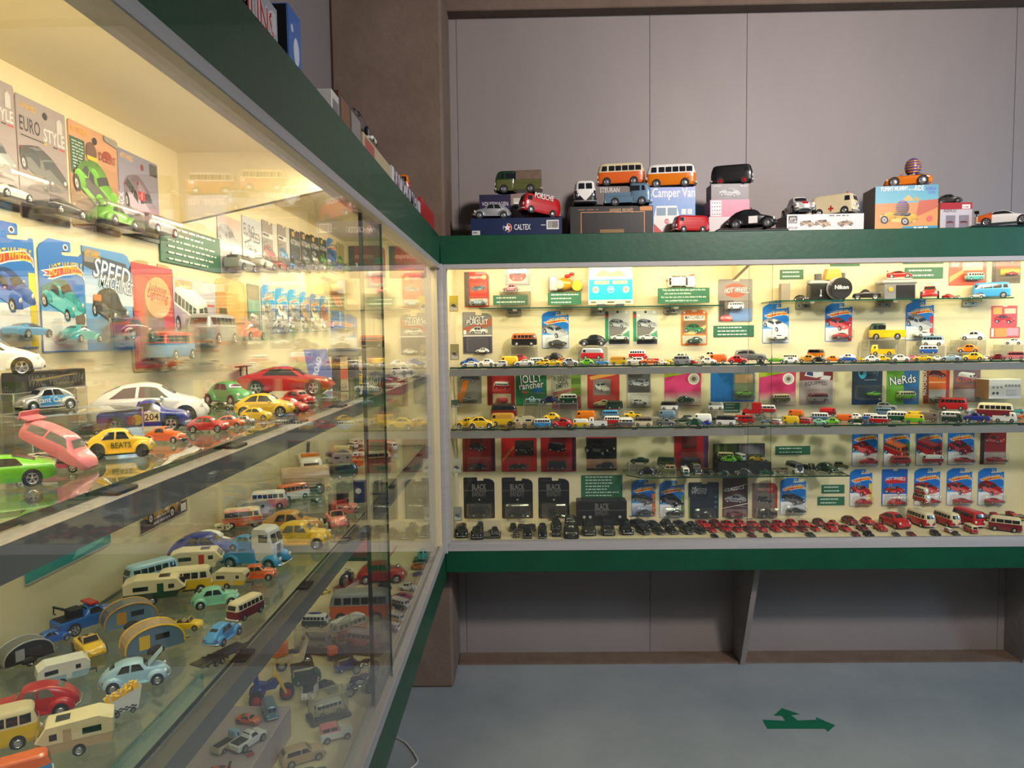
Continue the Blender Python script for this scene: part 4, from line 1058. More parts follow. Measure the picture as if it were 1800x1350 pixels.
def d_hw(art, sky='1470c8', low='dfe0e2', band=None, corner=None, logo=('d8281e', 'f7c21c')):
    def f(p):
        p.grad(0.015, .012, .985, .40, low, 'f2f2f0'); p.grad(.015, .36, .985, .64, '5fa6de', sky)
        p.poly([(.015, .50), (.5, .40), (.985, .55), (.985, .64), (.015, .64)], sky)
        if band: p.rect(.86, .012, .99, .62, band)
        if corner: p.ell(.84, .30, .12, corner)
        p.ell(.58, .945, .055, 'eeeeee', .8); p.ell(.58, .945, .035, '222222', .8)
        p.poly([(.03, .71), (.16, .725), (.45, .765), (.8, .80), (.97, .74), (.98, .66), (.93, .70), (.80, .715), (.5, .685), (.28, .645), (.16, .64), (.22, .67), (.06, .665), (.14, .69)], 'f6f4ee')
        p.poly([(.06, .71), (.18, .715), (.46, .753), (.8, .788), (.95, .73), (.965, .68), (.93, .712), (.80, .727), (.5, .697), (.28, .657), (.20, .655), (.25, .68), (.11, .675), (.17, .695)], logo[0])
        p.text('HOT WHEELS', .57, .684, .17, logo[1], .74, .15, 7, .035)
        if art: p.art(art[0], art[1], .49, .465, .96, art[2] if len(art) > 2 else -50, 20)
    return f
def d_plain(rects=(), texts=(), art=None, grads=(), ells=()):
    def f(p):
        for g in grads: p.grad(*g)
        for r in rects: p.rect(*r) if not isinstance(r[0], (list, tuple)) else p.poly(*r)
        for e in ells: p.ell(*e)
        if art: p.art(*art)
        for t in texts: p.text(t[0], t[1], t[2], t[3], t[4], **(t[5] if len(t) > 5 else {}))
    return f
def box(label, x0, y0, x1, y1, Y, dep, base, draw=None, rel=0.0, z=None, cat='box', group=None, top=None, name='product_box', W=None, H=None, loc=None, place='', side=None, flap=False):
    """closed carton, printed front; x0..x1,y0..y1 its front face seen at depth Y"""
    if loc is None:
        a = hit(x0, y1, 1, Y); b = hit(x1, y1, 1, Y); c = hit((x0 + x1) / 2, y0, 1, Y); d = hit((x0 + x1) / 2, y1, 1, Y)
        W = W or b.x - a.x; H = H or (c.z - d.z if z is None else c.z - z); loc = (d.x, Y, d.z if z is None else z)
    root = thing(name, label, cat, loc, R(rel), group); root['_place'] = place; root['_short'] = label
    body = O('carton', MB().box(-W / 2, W / 2, 0, dep, .0002, H, bev=.0012), root, [P('carton_' + base, hx(base), .45)])
    if draw:
        pr = PR(W, H, .0002); draw(pr); O('print', pr, body, ['print'])
    if top:
        O('top_face', MB().box(-W / 2 + .002, W / 2 - .002, .002, dep - .002, H, H + .0004), body, [P('carton_' + top, hx(top), .45)])
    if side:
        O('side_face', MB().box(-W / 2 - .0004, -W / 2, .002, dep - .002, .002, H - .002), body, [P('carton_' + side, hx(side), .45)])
    return root
def sign(panel, x0, y0, x1, y1, label, lines=None, n=2, seed=0, col='2b6a4a', stand=None, tcol='cfe3cf'):
    loc, rz, W, H = place_panel(panel, x0, y0, x1, y1)
    if stand: # on a shelf in front of the panel
        a = hit(x0, y1, 1, stand); b = hit(x1, y1, 1, stand); c = hit((x0 + x1) / 2, y0, 1, stand); d = hit((x0 + x1) / 2, y1, 1, stand)
        W = b.x - a.x; H = c.z - d.z; loc = (d.x, stand, d.z)
    col, tcol = '2a6648', 'dbe8dc'          # all captions are the same board and lettering
    root = thing('caption_sign', label, 'sign', loc, rz); root['_place'] = ''; root['_short'] = label
    bd = O('board', MB().box(-W / 2, W / 2, -.003, 0, 0, H, bev=.0006), root, [P('caption_' + col, hx(col), .45)])
    p = PR(W, H, .003)
    if lines:
        k = len(lines)
        for i, s_ in enumerate(lines):
            vs, fs, wd = text_tris(s_); hh = min(.55 * H / k / W, .6)
            w_ = min(.88, wd * hh / .72); p.text(s_, .06 + w_ / 2, 1 - (i + .78) / k * .92, hh * .8, tcol, .88)
    else:
        for i in range(n): p.bars(.10, .62 + .3 * random.Random(seed + i).random(), 1 - (i + .75) / (n + .3), .28 / (n + .3), tcol, seed + i)
    O('lettering', p, bd, ['print'])
    return root
def riser(x0, x1, Y0_, dep, z0, z1, label='clear acrylic riser', place='', loc=None, W=None, rz=0.0):
    if loc is None:
        a = hit(x0, 640, 1, Y0_); b = hit(x1, 640, 1, Y0_); W = b.x - a.x; loc = ((a.x + b.x) / 2, Y0_ + dep / 2, z0)
    root = thing('acrylic_riser', label, 'display stand', loc, rz, 'clear acrylic risers'); root['_place'] = place; root['_short'] = 'clear riser'
    h = z1 - z0; t = .0018; mb = MB()
    mb.box(-W / 2, W / 2, -dep / 2, dep / 2, h - t, h).box(-W / 2, W / 2, -dep / 2, -dep / 2 + t, .0002, h - t).box(-W / 2, W / 2, dep / 2 - t, dep / 2, .0002, h - t).box(-W / 2, -W / 2 + t, -dep / 2 + t, dep / 2 - t, .0002, h - t).box(W / 2 - t, W / 2, -dep / 2 + t, dep / 2 - t, .0002, h - t)
    O('acrylic_shell', mb, root, ['clear'])
    ed = MB(); e = .0008
    for sy in (-1, 1): ed.box(-W / 2, W / 2, sy * dep / 2 - e, sy * dep / 2 + e, h - e, h + e)
    for sx in (-1, 1): ed.box(sx * W / 2 - e, sx * W / 2 + e, -dep / 2, dep / 2, h - e, h + e)
    for sx in (-1, 1):
        for sy in (-1, 1): ed.box(sx * W / 2 - e, sx * W / 2 + e, sy * dep / 2 - e, sy * dep / 2 + e, .0002, h)
    O('polished_edge', ed, root, ['frost'])
    return root
def vitrine(loc, W, D, H, rz, label, base='darkgrey'):
    """model under a clear cover on a plinth"""
    root = thing('acrylic_display_box', label, 'display box', loc, rz); root['_place'] = ''; root['_short'] = label
    O('plinth', MB().box(-W / 2, W / 2, -D / 2, D / 2, .0002, .010, bev=.003), root, [base])
    c = MB(); t = .0015; w, d = W / 2 - .006, D / 2 - .006
    c.box(-w, w, -d, d, H - t, H).box(-w, w, -d, -d + t, .0102, H - t).box(-w, w, d - t, d, .0102, H - t).box(-w, -w + t, -d + t, d - t, .0102, H - t).box(w - t, w, -d + t, d - t, .0102, H - t)
    O('clear_cover', c, root, ['clear'])
    ed = MB(); e = .0007
    for sy in (-1, 1): ed.box(-w, w, sy * d - e, sy * d + e, H - e, H + e)
    for sx in (-1, 1):
        ed.box(sx * w - e, sx * w + e, -d, d, H - e, H + e)
        for sy in (-1, 1): ed.box(sx * w - e, sx * w + e, sy * d - e, sy * d + e, .0102, H)
    O('polished_edge', ed, root, ['frost'])
    return root

# ================================================================== BACK CASE: cards on the back panel
PB = 'on back case panel'
def HW(x0, y0, x1, y1, art, toy, lab, panel='B', hd=0, **k):
    dk = {q: k.pop(q) for q in ('sky', 'low', 'band', 'corner', 'logo') if q in k}
    return card(panel, x0, y0, x1, y1, 'hw', '1470c8', d_hw(art, **dk), (toy[0], toy[1], .58, .085, .70, hd), (.14, .065, .97, .30), lab, **k)
HW(953, 547, 1000, 612, ('sport', ['silver', 'red']), ('sport', ['darkgrey']), 'blue hang card with grey coupe between caption signs and orange card')
HW(1340, 534, 1386, 603, ('sport', ['white']), ('sport', ['white']), 'blue hang card with white striped coupe below the box camera shelf')
HW(1450, 533, 1497, 600, ('sport', ['red']), ('sport', ['red']), 'blue hang card with red coupe below the camera with lens', band='c8242a')
HW(1591, 530, 1640, 598, ('sedan', ['silver', 'darkgrey']), ('sport', ['white']), 'blue hang card with silver and dark car picture, white coupe inside', band='c8242a')
HW(1110, 843, 1152, 908, ('sport', ['darkgrey']), ('sport', ['black']), 'blue hang card with black coupe, orange edge strip, above black cars', band='e07020', sky='1450b0', low='2a62b8')
HW(1159, 845, 1203, 910, ('coupe', ['black']), ('coupe', ['black']), 'blue hang card with black vintage coupe and olive edge strip', band='6a8a2a', hd=180)
HW(1371, 840, 1416, 905, ('race', ['darkgrey']), ('sport', ['black']), 'blue hang card with dark rounded race car below small glass shelf')
HW(1493, 825, 1532, 890, ('buggy', ['red']), ('coupe', ['red']), 'blue hang card with red off-road car and yellow edge strip', band='e8c81c')
card('B', 1549, 824, 1594, 889, 'ctab', '1862b8', d_plain(rects=[(.04, .02, .96, .32, 'dcdad6'), ([(.10, .70), (.95, .80), (.92, .62), (.2, .60)], 'c8242a')], texts=[('HOT WHEELS', .52, .68, .13, 'f4f2ee', dict(maxw=.75, shear=.2, arc=.03))], art=('buggy', ['red'], .5, .45, .8, -25)), ('beetle', ['red'], .55, .05, .70, 0), (.10, .03, .94, .30), 'blue hang card with red buggy picture and white lower strip')
HW(1606, 823, 1651, 888, ('sport', ['red']), ('sport', ['red']), 'blue hang card half hidden behind stacked red and cream vans')
HW(1663, 823, 1707, 888, ('sport', ['red']), ('sport', ['red']), 'blue hang card with red convertible picture, lower row above red vans')
HW(1718, 823, 1763, 888, ('sedan', ['red', 'white']), ('sport', ['red']), 'blue hang card with red square-tailed car picture, last of lower row')
HW(1497, 752, 1542, 820, ('coupe', ['red']), ('coupe', ['red']), 'blue hang card with red vintage roadster, first of upper red row', low='c9c3c8', hd=180)
HW(1552, 752, 1598, 820, ('bus', ['red', 'orange']), ('bus', ['red']), 'blue hang card with red flamed van and green edge strip', band='3f8a2a')
HW(1609, 752, 1655, 818, ('bus', ['red']), ('panel', ['red', 'white']), 'blue hang card with red van picture and red corner', band='c8242a')
HW(1665, 752, 1711, 817, ('newb', ['red']), ('sport', ['red']), 'blue hang card with dark red dome-roofed car picture')
card('B', 1722, 752, 1767, 816, 'rect', '8c2326', d_plain(rects=[(.02, .02, .16, .98, '2b2b30'), (.16, .02, .98, .34, 'b8a8a4')], art=('sport', ['red'], .55, .68, .8, -30)), ('sport', ['red'], .58, .08, .72, 0), (.18, .05, .97, .34), 'dark red hang card with black side strip and red coupe')
card('B', 817, 477, 860, 540, 'cut', 'cf3d2f', d_plain(rects=[(.0, .02, .20, .98, '6a625a'), (.24, .40, .92, .68, 'e25a48'), (.22, .04, .96, .24, 'e8e2d8')], texts=[('majorette', .55, .80, .14, 'f8efe6', dict(maxw=.66, shear=.2))], ells=[(.80, .84, .10, 'e8b43a')], art=('conv', ['steel'], .58, .54, .6, 30)), ('conv', ['lightblue'], .55, .06, .72, 180), (.18, .04, .96, .30), 'red hang card with open-top blue car in the upper corner')
card('B', 888, 452, 932, 502, 'rect', 'a8a6aa', d_plain(rects=[(.0, .68, 1, 1, 'd0342c'), (.08, .06, .92, .62, 'c9c7c4')], ells=[(.9, .58, .10, '9fc6d8'), (.5, .33, .34, 'd8423a', .6)], texts=[('HOT WHEELS', .3, .76, .16, 'f4efe8', dict(maxw=.55, shear=.2))], art=('sport', ['red'], .5, .34, .5, -90)), None, (.08, .05, .93, .62), 'small red and grey hang card above green caption sign', dep=.02)
card('B', 814, 547, 866, 622, 'gl', '8a8680', d_plain(rects=[([(.02, .50), (.98, .66), (.98, .84), (.02, .60)], 'b5624a'), (.02, .02, .98, .42, '4a4654'), (.02, .41, .98, .44, 'dcd8d0'), (.03, .46, .12, .56, 'e8e4dc')], texts=[('HOT', .50, .76, .18, 'f6f4f0', dict(maxw=.5, out='3a3836')), ('PURSUIT', .50, .685, .18, 'f6f4f0', dict(maxw=.72, out='3a3836'))], art=('beetle', ['white'], .54, .55, .62, -10)), ('beetle', ['white', 'black'], .66, .02, .48, 180), (.14, .05, .86, .38), 'grey hang card with pursuit lettering and white police car')
for i, x in enumerate((1064, 1113)):
    card('B', x, 546, x + 43, 606, 'rect', 'c9c6c0', d_plain(rects=[(.0, .10, .13, .98, '2f8a5c'), (.15, .02, .98, .14, '3c3a3c'), ([(.15, .14), (.98, .14), (.98, .42), (.6, .24), (.15, .3)], '3f9a72'), ([(.15, .3), (.5, .2), (.9, .5), (.15, .62)], '77736e'), (.0, .88, .13, .98, '4a4846'), (.0, .80, .13, .88, 'c8302a')], ells=[(.5, .96, .05, '222222'), (.86, .95, .07, 'e4e2dc'), (.22, .86, .06, 'e8e6e0')], art=('sedan', ['silver'], .55, .62, .8, -35)), ('sport', ['white'], .56, .14, .76, 0), (.16, .12, .96, .34), 'grey and green hang card with white coupe under the glass shelf', group='twin grey and green cards')
card('B', 1197, 545, 1243, 607, 'arch', 'e5752a', d_plain(rects=[(.05, .32, .95, .70, '8a6a4a'), ([(.05, .32), (.5, .30), (.95, .5), (.95, .58), (.4, .4)], 'd8b878'), (.10, .71, .90, .85, 'f4ede0'), (.05, .05, .95, .28, 'd9d2bc')], texts=[('MATCHBOX', .50, .745, .15, '6a3a1a', dict(maxw=.72, shear=.15))], ells=[(.12, .93, .045, 'f4ede0'), (.88, .93, .045, 'f4ede0')], art=('beetle', ['green'], .52, .47, .74, -40)), ('beetle', ['green'], .5, .08, .60, 180), (.10, .05, .90, .28), 'orange hang card with green round-backed car')
card('B', 1262, 490, 1322, 566, 'ctab', '8f8a86', d_plain(rects=[(.03, .02, .45, .50, '46423f'), ([(.3, .1), (.5, .02), (.98, .02), (.98, .30), (.4, .36)], '6a92c4'), (.2, .30, .72, .46, '8a7f74')], texts=[('HOT WHEELS', .54, .66, .16, 'e8e6e2', dict(maxw=.74, shear=.2, arc=.03, out='6a6664')), ('HOT WHEELS', .24, .07, .08, 'f0e8e0', dict(maxw=.32, shear=.2))], ells=[(.5, .73, .34, 'd8604c', .62), (.24, .09, .19, 'c8302a', .5)]), ('bus', ['white'], .48, .29, .46, 180), (.16, .03, .98, .50), 'grey hang card with white van on printed sea')
card('B', 1667, 449, 1733, 502, 'rect', 'd9553e', d_plain(rects=[([(.02, .1), (.4, .42), (.4, .55), (.02, .3)], 'f0a060'), (.36, .50, .90, .84, 'e8cf9a'), (.06, .70, .28, .73, 'f0d8c8'), (.06, .76, .28, .79, 'f0d8c8'), (.06, .64, .26, .67, 'f0d8c8')]), ('bus', ['teal', 'white'], .62, .16, .46, 180), (.34, .10, .92, .50), 'red hang card with teal and white van, top corner', tilt=0)
card('B', 1743, 446, 1793, 498, 'rect', '6a5c48', d_plain(rects=[(.06, .50, .92, .98, 'b8503a'), (.30, .28, .98, .50, 'd8c23a'), (.02, .02, .14, .98, '4a3c30')], art=('sport', ['red'], .55, .78, .7, -20)), ('sport', ['red'], .66, .26, .46, 0), (.30, .14, .99, .50), 'brown hang card holding two red coupes and a yellow strip')
card('B', 1742, 537, 1787, 575, 'ctab', 'd04a50', d_plain(rects=[(.06, .60, .40, .92, 'e0a84a'), (.5, .62, .94, .86, 'e8b8a0')], art=('newb', ['red', 'white'], .5, .36, .8, -20)), None, None, 'small red and gold hang card above its matching red strip', dep=0)
card('B', 1740, 575, 1792, 594, 'rect', 'd0504e', d_plain(rects=[(.16, .1, .56, .9, 'e09a4a'), (.03, .1, .12, .9, 'f0e0d8'), (.56, .2, .96, .9, 'dca0b8')]), None, (.02, .04, .98, .96), 'red and gold packet strip under small red card', name='product_strip', cat='packet', dep=.012)
# second register (behind the lower long shelf's cars)
card('B', 805, 646, 847, 709, 'rect', '7f7c76', d_plain(rects=[([(.02, .05), (.2, .02), (.62, .98), (.35, .98)], 'e07a22'), (.0, .02, .06, .3, 'e07a22')], art=('sedan', ['darkgrey', 'orange'], .52, .70, .82, 150)), ('sport', ['grey'], .5, .07, .64, 0), (.12, .05, .92, .36), 'grey hang card with orange slash above yellow monster car')
card('B', 857, 646, 905, 712, 'rect', 'b02a2a', d_plain(rects=[(.02, .02, .18, .98, '6f1c1e'), (.20, .05, .86, .30, 'd8c9a0'), (.2, .36, .84, .66, 'c84444')], texts=[('majorette', .45, .80, .14, 'e8b0a0', dict(maxw=.6, shear=.2))], art=('bus', ['red', 'white'], .52, .52, .58, 170)), ('panel', ['red'], .54, .07, .42, 200), (.18, .04, .90, .32), 'red hang card with red and white van above the yellow panel van')
card('B', 907, 644, 961, 712, 'rect', '1f7a4e', d_plain(grads=[(.01, .01, .99, .5, '2c9a5e', '1a6a48')], rects=[], texts=[('JOLLY', .50, .585, .27, 'f4f4f0', dict(maxw=.74, rot=6, out='101814')), ('rancher', .52, .43, .23, 'f4f4f0', dict(maxw=.80, rot=6, out='101814'))], ells=[(.70, .40, .16, '1f6fb0', .8), (.5, .46, .08, '7fbf3a'), (.30, .36, .12, 'd8503a', .6), (.30, .40, .13, '1f7a4e', .5)]), None, (.22, .04, .96, .34), 'green candy card with white and black lettering', dep=.03)
card('B', 970, 646, 1022, 720, 'rect', 'b7b49a', d_plain(rects=[(.66, .34, .98, .99, '7ea23e'), (.66, .60, .98, .75, '5a7a2c'), (.02, .02, .98, .32, 'b83a3a'), ([(.05, .34), (.9, .48), (.9, .50), (.05, .37)], 'b84a4a'), ([(.05, .38), (.8, .50), (.8, .52), (.05, .41)], 'b84a4a')], texts=[('RUNNING', .36, .71, .16, '4a4a44', dict(maxw=.56, rot=8)), ('ON', .38, .615, .15, '4a4a44', dict(maxw=.3, rot=8)), ('EMPTY', .38, .52, .15, '4a4a44', dict(maxw=.44, rot=8))]), ('bay', ['green', 'white'], .52, .12, .66, 0), (.18, .08, .96, .36), 'pale green hang card with green and white van and slanted lettering')
card('B', 1033, 646, 1089, 718, 'rect', 'c03a30', d_plain(rects=[(.18, .34, .72, .72, '8a807c'), ([(.06, .78), (.9, .92), (.88, .82), (.1, .70)], 'e8a850')], art=('coupe', ['white', 'red'], .45, .52, .5, -60)), ('coupe', ['cream'], .45, .07, .56, 180), (.12, .04, .84, .34), 'red hang card with cream roadster and photo window')
card('B', 1102, 644, 1144, 716, 'rect', '9b9690', d_plain(rects=[(.05, .36, .96, .98, '5d5a5a'), (.12, .82, .88, .98, 'd8662a'), (.02, .02, .98, .36, 'd8d4cc')], texts=[('MATCHBOX', .5, .86, .14, 'f4e6d0', dict(maxw=.68))], art=('sedan', ['silver'], .5, .60, .86, 150)), ('sedan', ['white'], .5, .08, .66, 0), (.10, .05, .92, .34), 'grey hang card with white car and orange brand plate')
for x0, x1, tc, tt, lb in ((1168, 1232, ['green', 'red'], 'beetle', 'pink and lime hang card with green and red car'), (1334, 1398, ['olive', 'cream'], 'bus', 'pink and lime hang card with olive van')):
    card('B', x0, 642, x1, 713, 'rect', 'd43a74', d_plain(rects=[([(.0, .70), (1, .86), (1, 1), (0, 1)], 'a6b82c'), (.01, .01, .99, .18, 'd8c9b4'), ([(.25, .82), (.45, .85), (.42, .99), (.3, .99)], '1c1c1c'), ([(.5, .86), (.66, .88), (.64, .99), (.5, .99)], 'f0ece0')], ells=[(.80, .66, .16, 'efe9df'), (.80, .66, .12, 'c9c2b8'), (.80, .66, .06, '6f6a64')], grads=[(.01, .16, .99, .34, 'd8b8b4', 'd8447a')], texts=[]), (tt, tc, .56, .10, .48, 0), (.30, .06, .94, .36), lb)
card('B', 1249, 640, 1326, 706, 'rect', '1d67ad', d_plain(rects=[(.52, .06, .98, .76, '7d8a6a'), (.55, .50, .96, .72, 'c9a07a'), (.2, .95, .6, .99, 'e8f0f4')]), ('sport', ['lime'], .76, .16, .42, 0), (.52, .05, .98, .76), 'wide blue hang card with lime coupe at one side')
card('B', 1405, 640, 1463, 711, 'rect', '8a3a40', d_plain(rects=[(.0, .0, 1, .60, 'b2a4a8'), ([(.14, .72), (.5, .66), (.72, .70), (.72, .94), (.4, .90), (.2, .82)], 'e6e4e6'), ([(.2, .74), (.4, .70), (.4, .80), (.22, .82)], '3a4a7a'), ([(.5, .80), (.7, .82), (.7, .92), (.52, .9)], '3a4a7a'), ([(.6, .62), (.9, .60), (.95, .70), (.7, .72)], 'd8d4d8')], texts=[('EQUIPPED', .5, .46, .12, '3a3438', dict(maxw=.66, arc=.04))]), ('bus', ['silver', 'maroon'], .52, .08, .58, 0), (.24, .05, .98, .40), 'mauve hang card with chequered flag and silver van')
card('B', 1497, 640, 1550, 711, 'rect', '2f3e52', d_plain(rects=[(.02, .02, .98, .10, '24406e'), (.4, .60, .8, .62, '8aa0b0')], texts=[('Shelby', .62, .76, .22, '5f7482', dict(maxw=.55))], ells=[(.34, .80, .14, '46b4d4', 1.6), (.30, .80, .07, '2f3e52', 1.4)]), ('sport', ['lime'], .70, .22, .50, 0), (.06, .12, .98, .48), 'dark navy hang card with turquoise drop and lime coupe')
card('B', 1558, 638, 1615, 711, 'rect', '6fae3c', d_plain(rects=[(.52, .01, .99, .99, '3a76b8')], texts=[('NeRds', .50, .50, .27, 'f6f6f4', dict(maxw=.80, rot=7, out='1a2a3a'))]), ('bus', ['lime', 'cream'], .54, .14, .54, 180), (.24, .10, .90, .40), 'half green half blue candy card with white lettering')
card('B', 1622, 636, 1668, 709, 'rect', 'd96a20', d_plain(rects=[(.02, .01, .20, .99, '7a3a20'), (.86, .01, .99, .99, 'b8303a'), (.22, .02, .86, .34, 'c9c4c0'), (.22, .5, .86, .52, 'f0d0a0')], texts=[('MATCHBOX', .12, .5, .14, 'f0e6da', dict(maxw=.95, rot=90))], art=('sedan', ['darkred'], .54, .70, .66, -35)), ('sport', ['silver'], .54, .06, .66, 0), (.20, .03, .90, .34), 'orange hang card with upright brand strip and silver coupe')
card('B', 1675, 636, 1722, 706, 'rect', '9a6468', d_plain(rects=[(.04, .44, .96, .98, '7c6470'), (.1, .5, .9, .6, 'c86a4a'), (.02, .02, .98, .32, 'b9b4c8')], texts=[('TOOTSIE', .5, .84, .15, 'd8a8a0', dict(maxw=.7))], art=('panel', ['pink', 'white'], .5, .62, .7, -30)), None, (.06, .04, .94, .4), 'dusty pink hang card behind the large red van', dep=.02)
def d_white(p):
    for i, u in enumerate((.14, .26, .38, .52, .62, .72, .82, .92)): p.ell(u, .68 if i > 2 else .6, .035, '2a2a2c'); p.ell(u, .68 if i > 2 else .6, .018, 'c8c8ca')
    for u in (.14, .26): p.ell(u, .3, .04, '3a3a3c')
    p.rect(.55, .2, .84, .5, 'd0ccd0')
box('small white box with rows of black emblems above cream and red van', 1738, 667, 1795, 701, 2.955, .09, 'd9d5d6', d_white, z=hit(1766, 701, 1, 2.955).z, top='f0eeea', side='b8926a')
# lower register
for i, (x0, x1, lb, tt) in enumerate(((814, 871, 'dark red hang card with shiny black vintage car', 'coupe'), (882, 944, 'bright red hang card with black car and photo window', 'conv'), (951, 1013, 'red hang card with plain blister and black van', 'panel'))):
    def dj(p, i=i):
        p.poly([(.0, .0), (.98, .0), (.98, .98), (.0, .98)], ('8a1a1c', 'c8221e', 'b41c1e')[i])
        if i != 1: p.rect(.88, .02, .98, .98, '3a1a2a')
        if i == 1: p.rect(.38, .34, .92, .66, '3a2a24'); p.art('coupe', ['black'], .64, .48, .5, -40); p.poly([(.03, .2), (.36, .5), (.36, .56), (.03, .28)], 'd8783a')
        else: p.rect(.24, .52, .7, .76, ('6a1416', '', '7a1416')[i]); p.art('beetle' if i == 0 else 'panel', ['black'], .46, .52, .5, -40)
        p.text('JOHNNY', .42, .855, .13, 'f0c8b0', .5, .3, 10); p.text('LIGHTNING', .44, .765, .16, 'f0e2d0', .62, .3, 10)
        p.poly([(.06, .72), (.18, .86), (.14, .78), (.6, .84), (.14, .745)], 'f0e2d0')
    card('B', x0, 746, x1, 829, 'rect', '9a1c1c', dj, (tt, ['black'], .46, .075, .52, 180), (.16, .055, .84, .33), lb)
card('B', 1031, 748, 1084, 827, 'rect', '1a1a1e', d_plain(rects=[(.0, .72, 1, 1, 'c8242a'), (.0, .0, 1, .26, 'b88a70'), (.0, .0, 1, .05, '2a1a1a')], texts=[('AUTODRIVE', .5, .76, .12, 'e88a7a', dict(maxw=.7, shear=.2))], art=('beetle', ['black'], .45, .50, 1.0, -40)), ('sedan', ['black'], .60, .07, .56, 180), (.2, .05, .98, .28), 'black and red hang card with large black car picture')
card('B', 1185, 748, 1245, 823, 'rect', 'b02224', d_plain(rects=[(.86, .02, .99, .98, '4a3a6a'), (.22, .46, .66, .94, '6a2a2a'), ([(.06, .9), (.6, .99), (.2, .86)], 'e0a050')], ells=[(.78, .84, .10, 'd8602a'), (.78, .84, .06, 'b02224')]), ('panel', ['black'], .45, .08, .56, 180), (.12, .05, .84, .40), 'red hang card with violet edge above the camouflage van')
for i, (x0, x1, tt) in enumerate(((816, 870, 'panel'), (883, 937, 'sedan'), (947, 1001, 'beetle'))):
    def db(p):
        p.rect(.04, .02, .96, .36, '3a3228'); p.rect(.0, .665, 1, .675, '77746c')
        p.text('BLACK', .5, .69, .19, '8a8880', .46, sx=.7); p.text('BANDIT', .5, .53, .19, '6e6c66', .46, sx=.7); p.rect(.05, .90, .40, .94, '2c2c30')
        p.ell(.5, .45, .03, 'a8a69e')
    card('B', x0, 838, x1, 911, 'gl', '161618', db, (tt, ['black'], .5, .08, .58, (180, 0, -60)[i]), (.10, .05, .90, .38), ('black hang card with tall grey lettering, black van inside', 'black hang card with tall grey lettering, black hatchback inside', 'black hang card with tall grey lettering, black round-backed car inside')[i])
card('B', 1210, 847, 1263, 913, 'ctab', '26303c', d_plain(rects=[(.82, .02, .97, .92, '1e2a38'), (.0, .02, .04, .6, '8a9a2a')], ells=[(.9, .60, .05, '3a6a7a'), (.9, .46, .05, '3a6a7a'), (.9, .33, .05, '3a6a7a')], texts=[('Motor', .34, .76, .15, 'c9ced2', dict(maxw=.5, shear=.25)), ('World', .32, .68, .15, 'c9ced2', dict(maxw=.5, shear=.25))]), ('coupe', ['black'], .48, .10, .60, 180), (.14, .06, .84, .32), 'dark slate hang card with small slanted lettering')
card('B', 1270, 840, 1314, 909, 'rect', '4a2c2c', d_plain(rects=[([(.0, .22), (1, .34), (1, .36), (.0, .24)], 'e0dcd4'), ([(.0, .66), (1, .84), (1, .86), (.0, .68)], 'b8b0a8'), (.02, .02, .98, .2, '8a6a6a')], texts=[('CLASSICS', .46, .685, .15, 'f0ece4', dict(maxw=.78, rot=9, shear=.2))], art=('beetle', ['silver'], .52, .47, .86, 160)), ('sport', ['darkred'], .52, .05, .7, 0), (.05, .03, .95, .3), 'brown hang card with white slanted lettering and silver car picture')
card('B', 1322, 848, 1366, 910, 'cut', 'a83a34', d_plain(rects=[(.02, .02, .62, .97, '6a6058'), (.18, .3, .9, .7, '7a6a60'), (.14, .02, .98, .28, 'a89a8c')], texts=[('majorette', .5, .78, .13, 'd89080', dict(maxw=.6, shear=.2))], art=('jeep', ['darkgrey'], .5, .52, .6, -30)), ('jeep', ['black'], .58, .06, .7, 0), (.12, .04, .98, .3), 'grey and red hang card with boxy black car')
def d_bb(p):
    p.rect(0, .62, 1, .635, '77746c'); p.text('BLACK', .5, .66, .13, '8a8880', .28, sx=.7); p.text('BANDIT', .5, .42, .13, '6e6c66', .28, sx=.7)
    p.rect(.02, .0, .98, .30, '1c1a1a')
    for u in (.14, .26, .86): p.ell(u, .36, .03, 'b8b4aa')
box('black box with tall grey lettering standing among the black cars', 1015, 881, 1102, 937, 2.945, .07, '1b191a', d_bb, z=ZF, place='')
# captions
sign('B', 867, 519, 928, 536, 'green caption sign under the small red and grey card', n=2, seed=1, col='7aa05c', stand=2.99, tcol='dfeecb')
sign('B', 963, 514, 1022, 536, 'green caption sign under the gold trinkets', n=3, seed=2, col='7aa064', stand=2.99, tcol='dfeecb')
sign('B', 1156, 506, 1247, 533, 'wide green caption sign with four white lines under upright white car', lines=['They say that the best sales agent is the one', 'who sold ice to the Eskimo.', 'For me, the one who is even better is the one', 'who peddled Hitler\'s car to a Jew.'], col='3f8a66', stand=2.99, tcol='f2f6f0')
sign('B', 1254, 572, 1325, 592, 'green caption sign under the grey card with the sea', n=3, seed=4, col='2a6a4c')
sign('B', 1371, 474, 1412, 491, 'green caption sign above the small police car box', n=2, seed=5, col='6f9a72')
sign('B', 1459, 452, 1511, 468, 'green caption sign above the camera, half behind the rail', n=2, seed=6, col='6f9a72')
sign('B', 1587, 448, 1658, 464, 'green caption sign nearest the top rail, above another caption', n=2, seed=7, col='6f9a72')
sign('B', 1590, 470, 1657, 490, 'green caption sign beside the striped car on the box camera', n=2, seed=8, col='6f9a72')
sign('B', 1363, 784, 1424, 799, 'green caption sign above the zebra-striped van', n=2, seed=9, col='12402e', tcol='6fa08a')
sign('B', 1022, 835, 1094, 874, 'large green caption sign above the black lettered box', n=7, seed=10, col='12402e', tcol='6fa08a')
sign('B', 1444, 852, 1484, 867, 'small green caption sign, upper of two', n=2, seed=11, col='12402e', tcol='5f9080')
sign('B', 1437, 873, 1484, 888, 'small green caption sign, lower of two', n=2, seed=12, col='12402e', tcol='5f9080')
sign('B', 1272, 708, 1300, 725, 'small green caption sign behind the cow-spotted van', n=3, seed=13, col='2a6a4c')
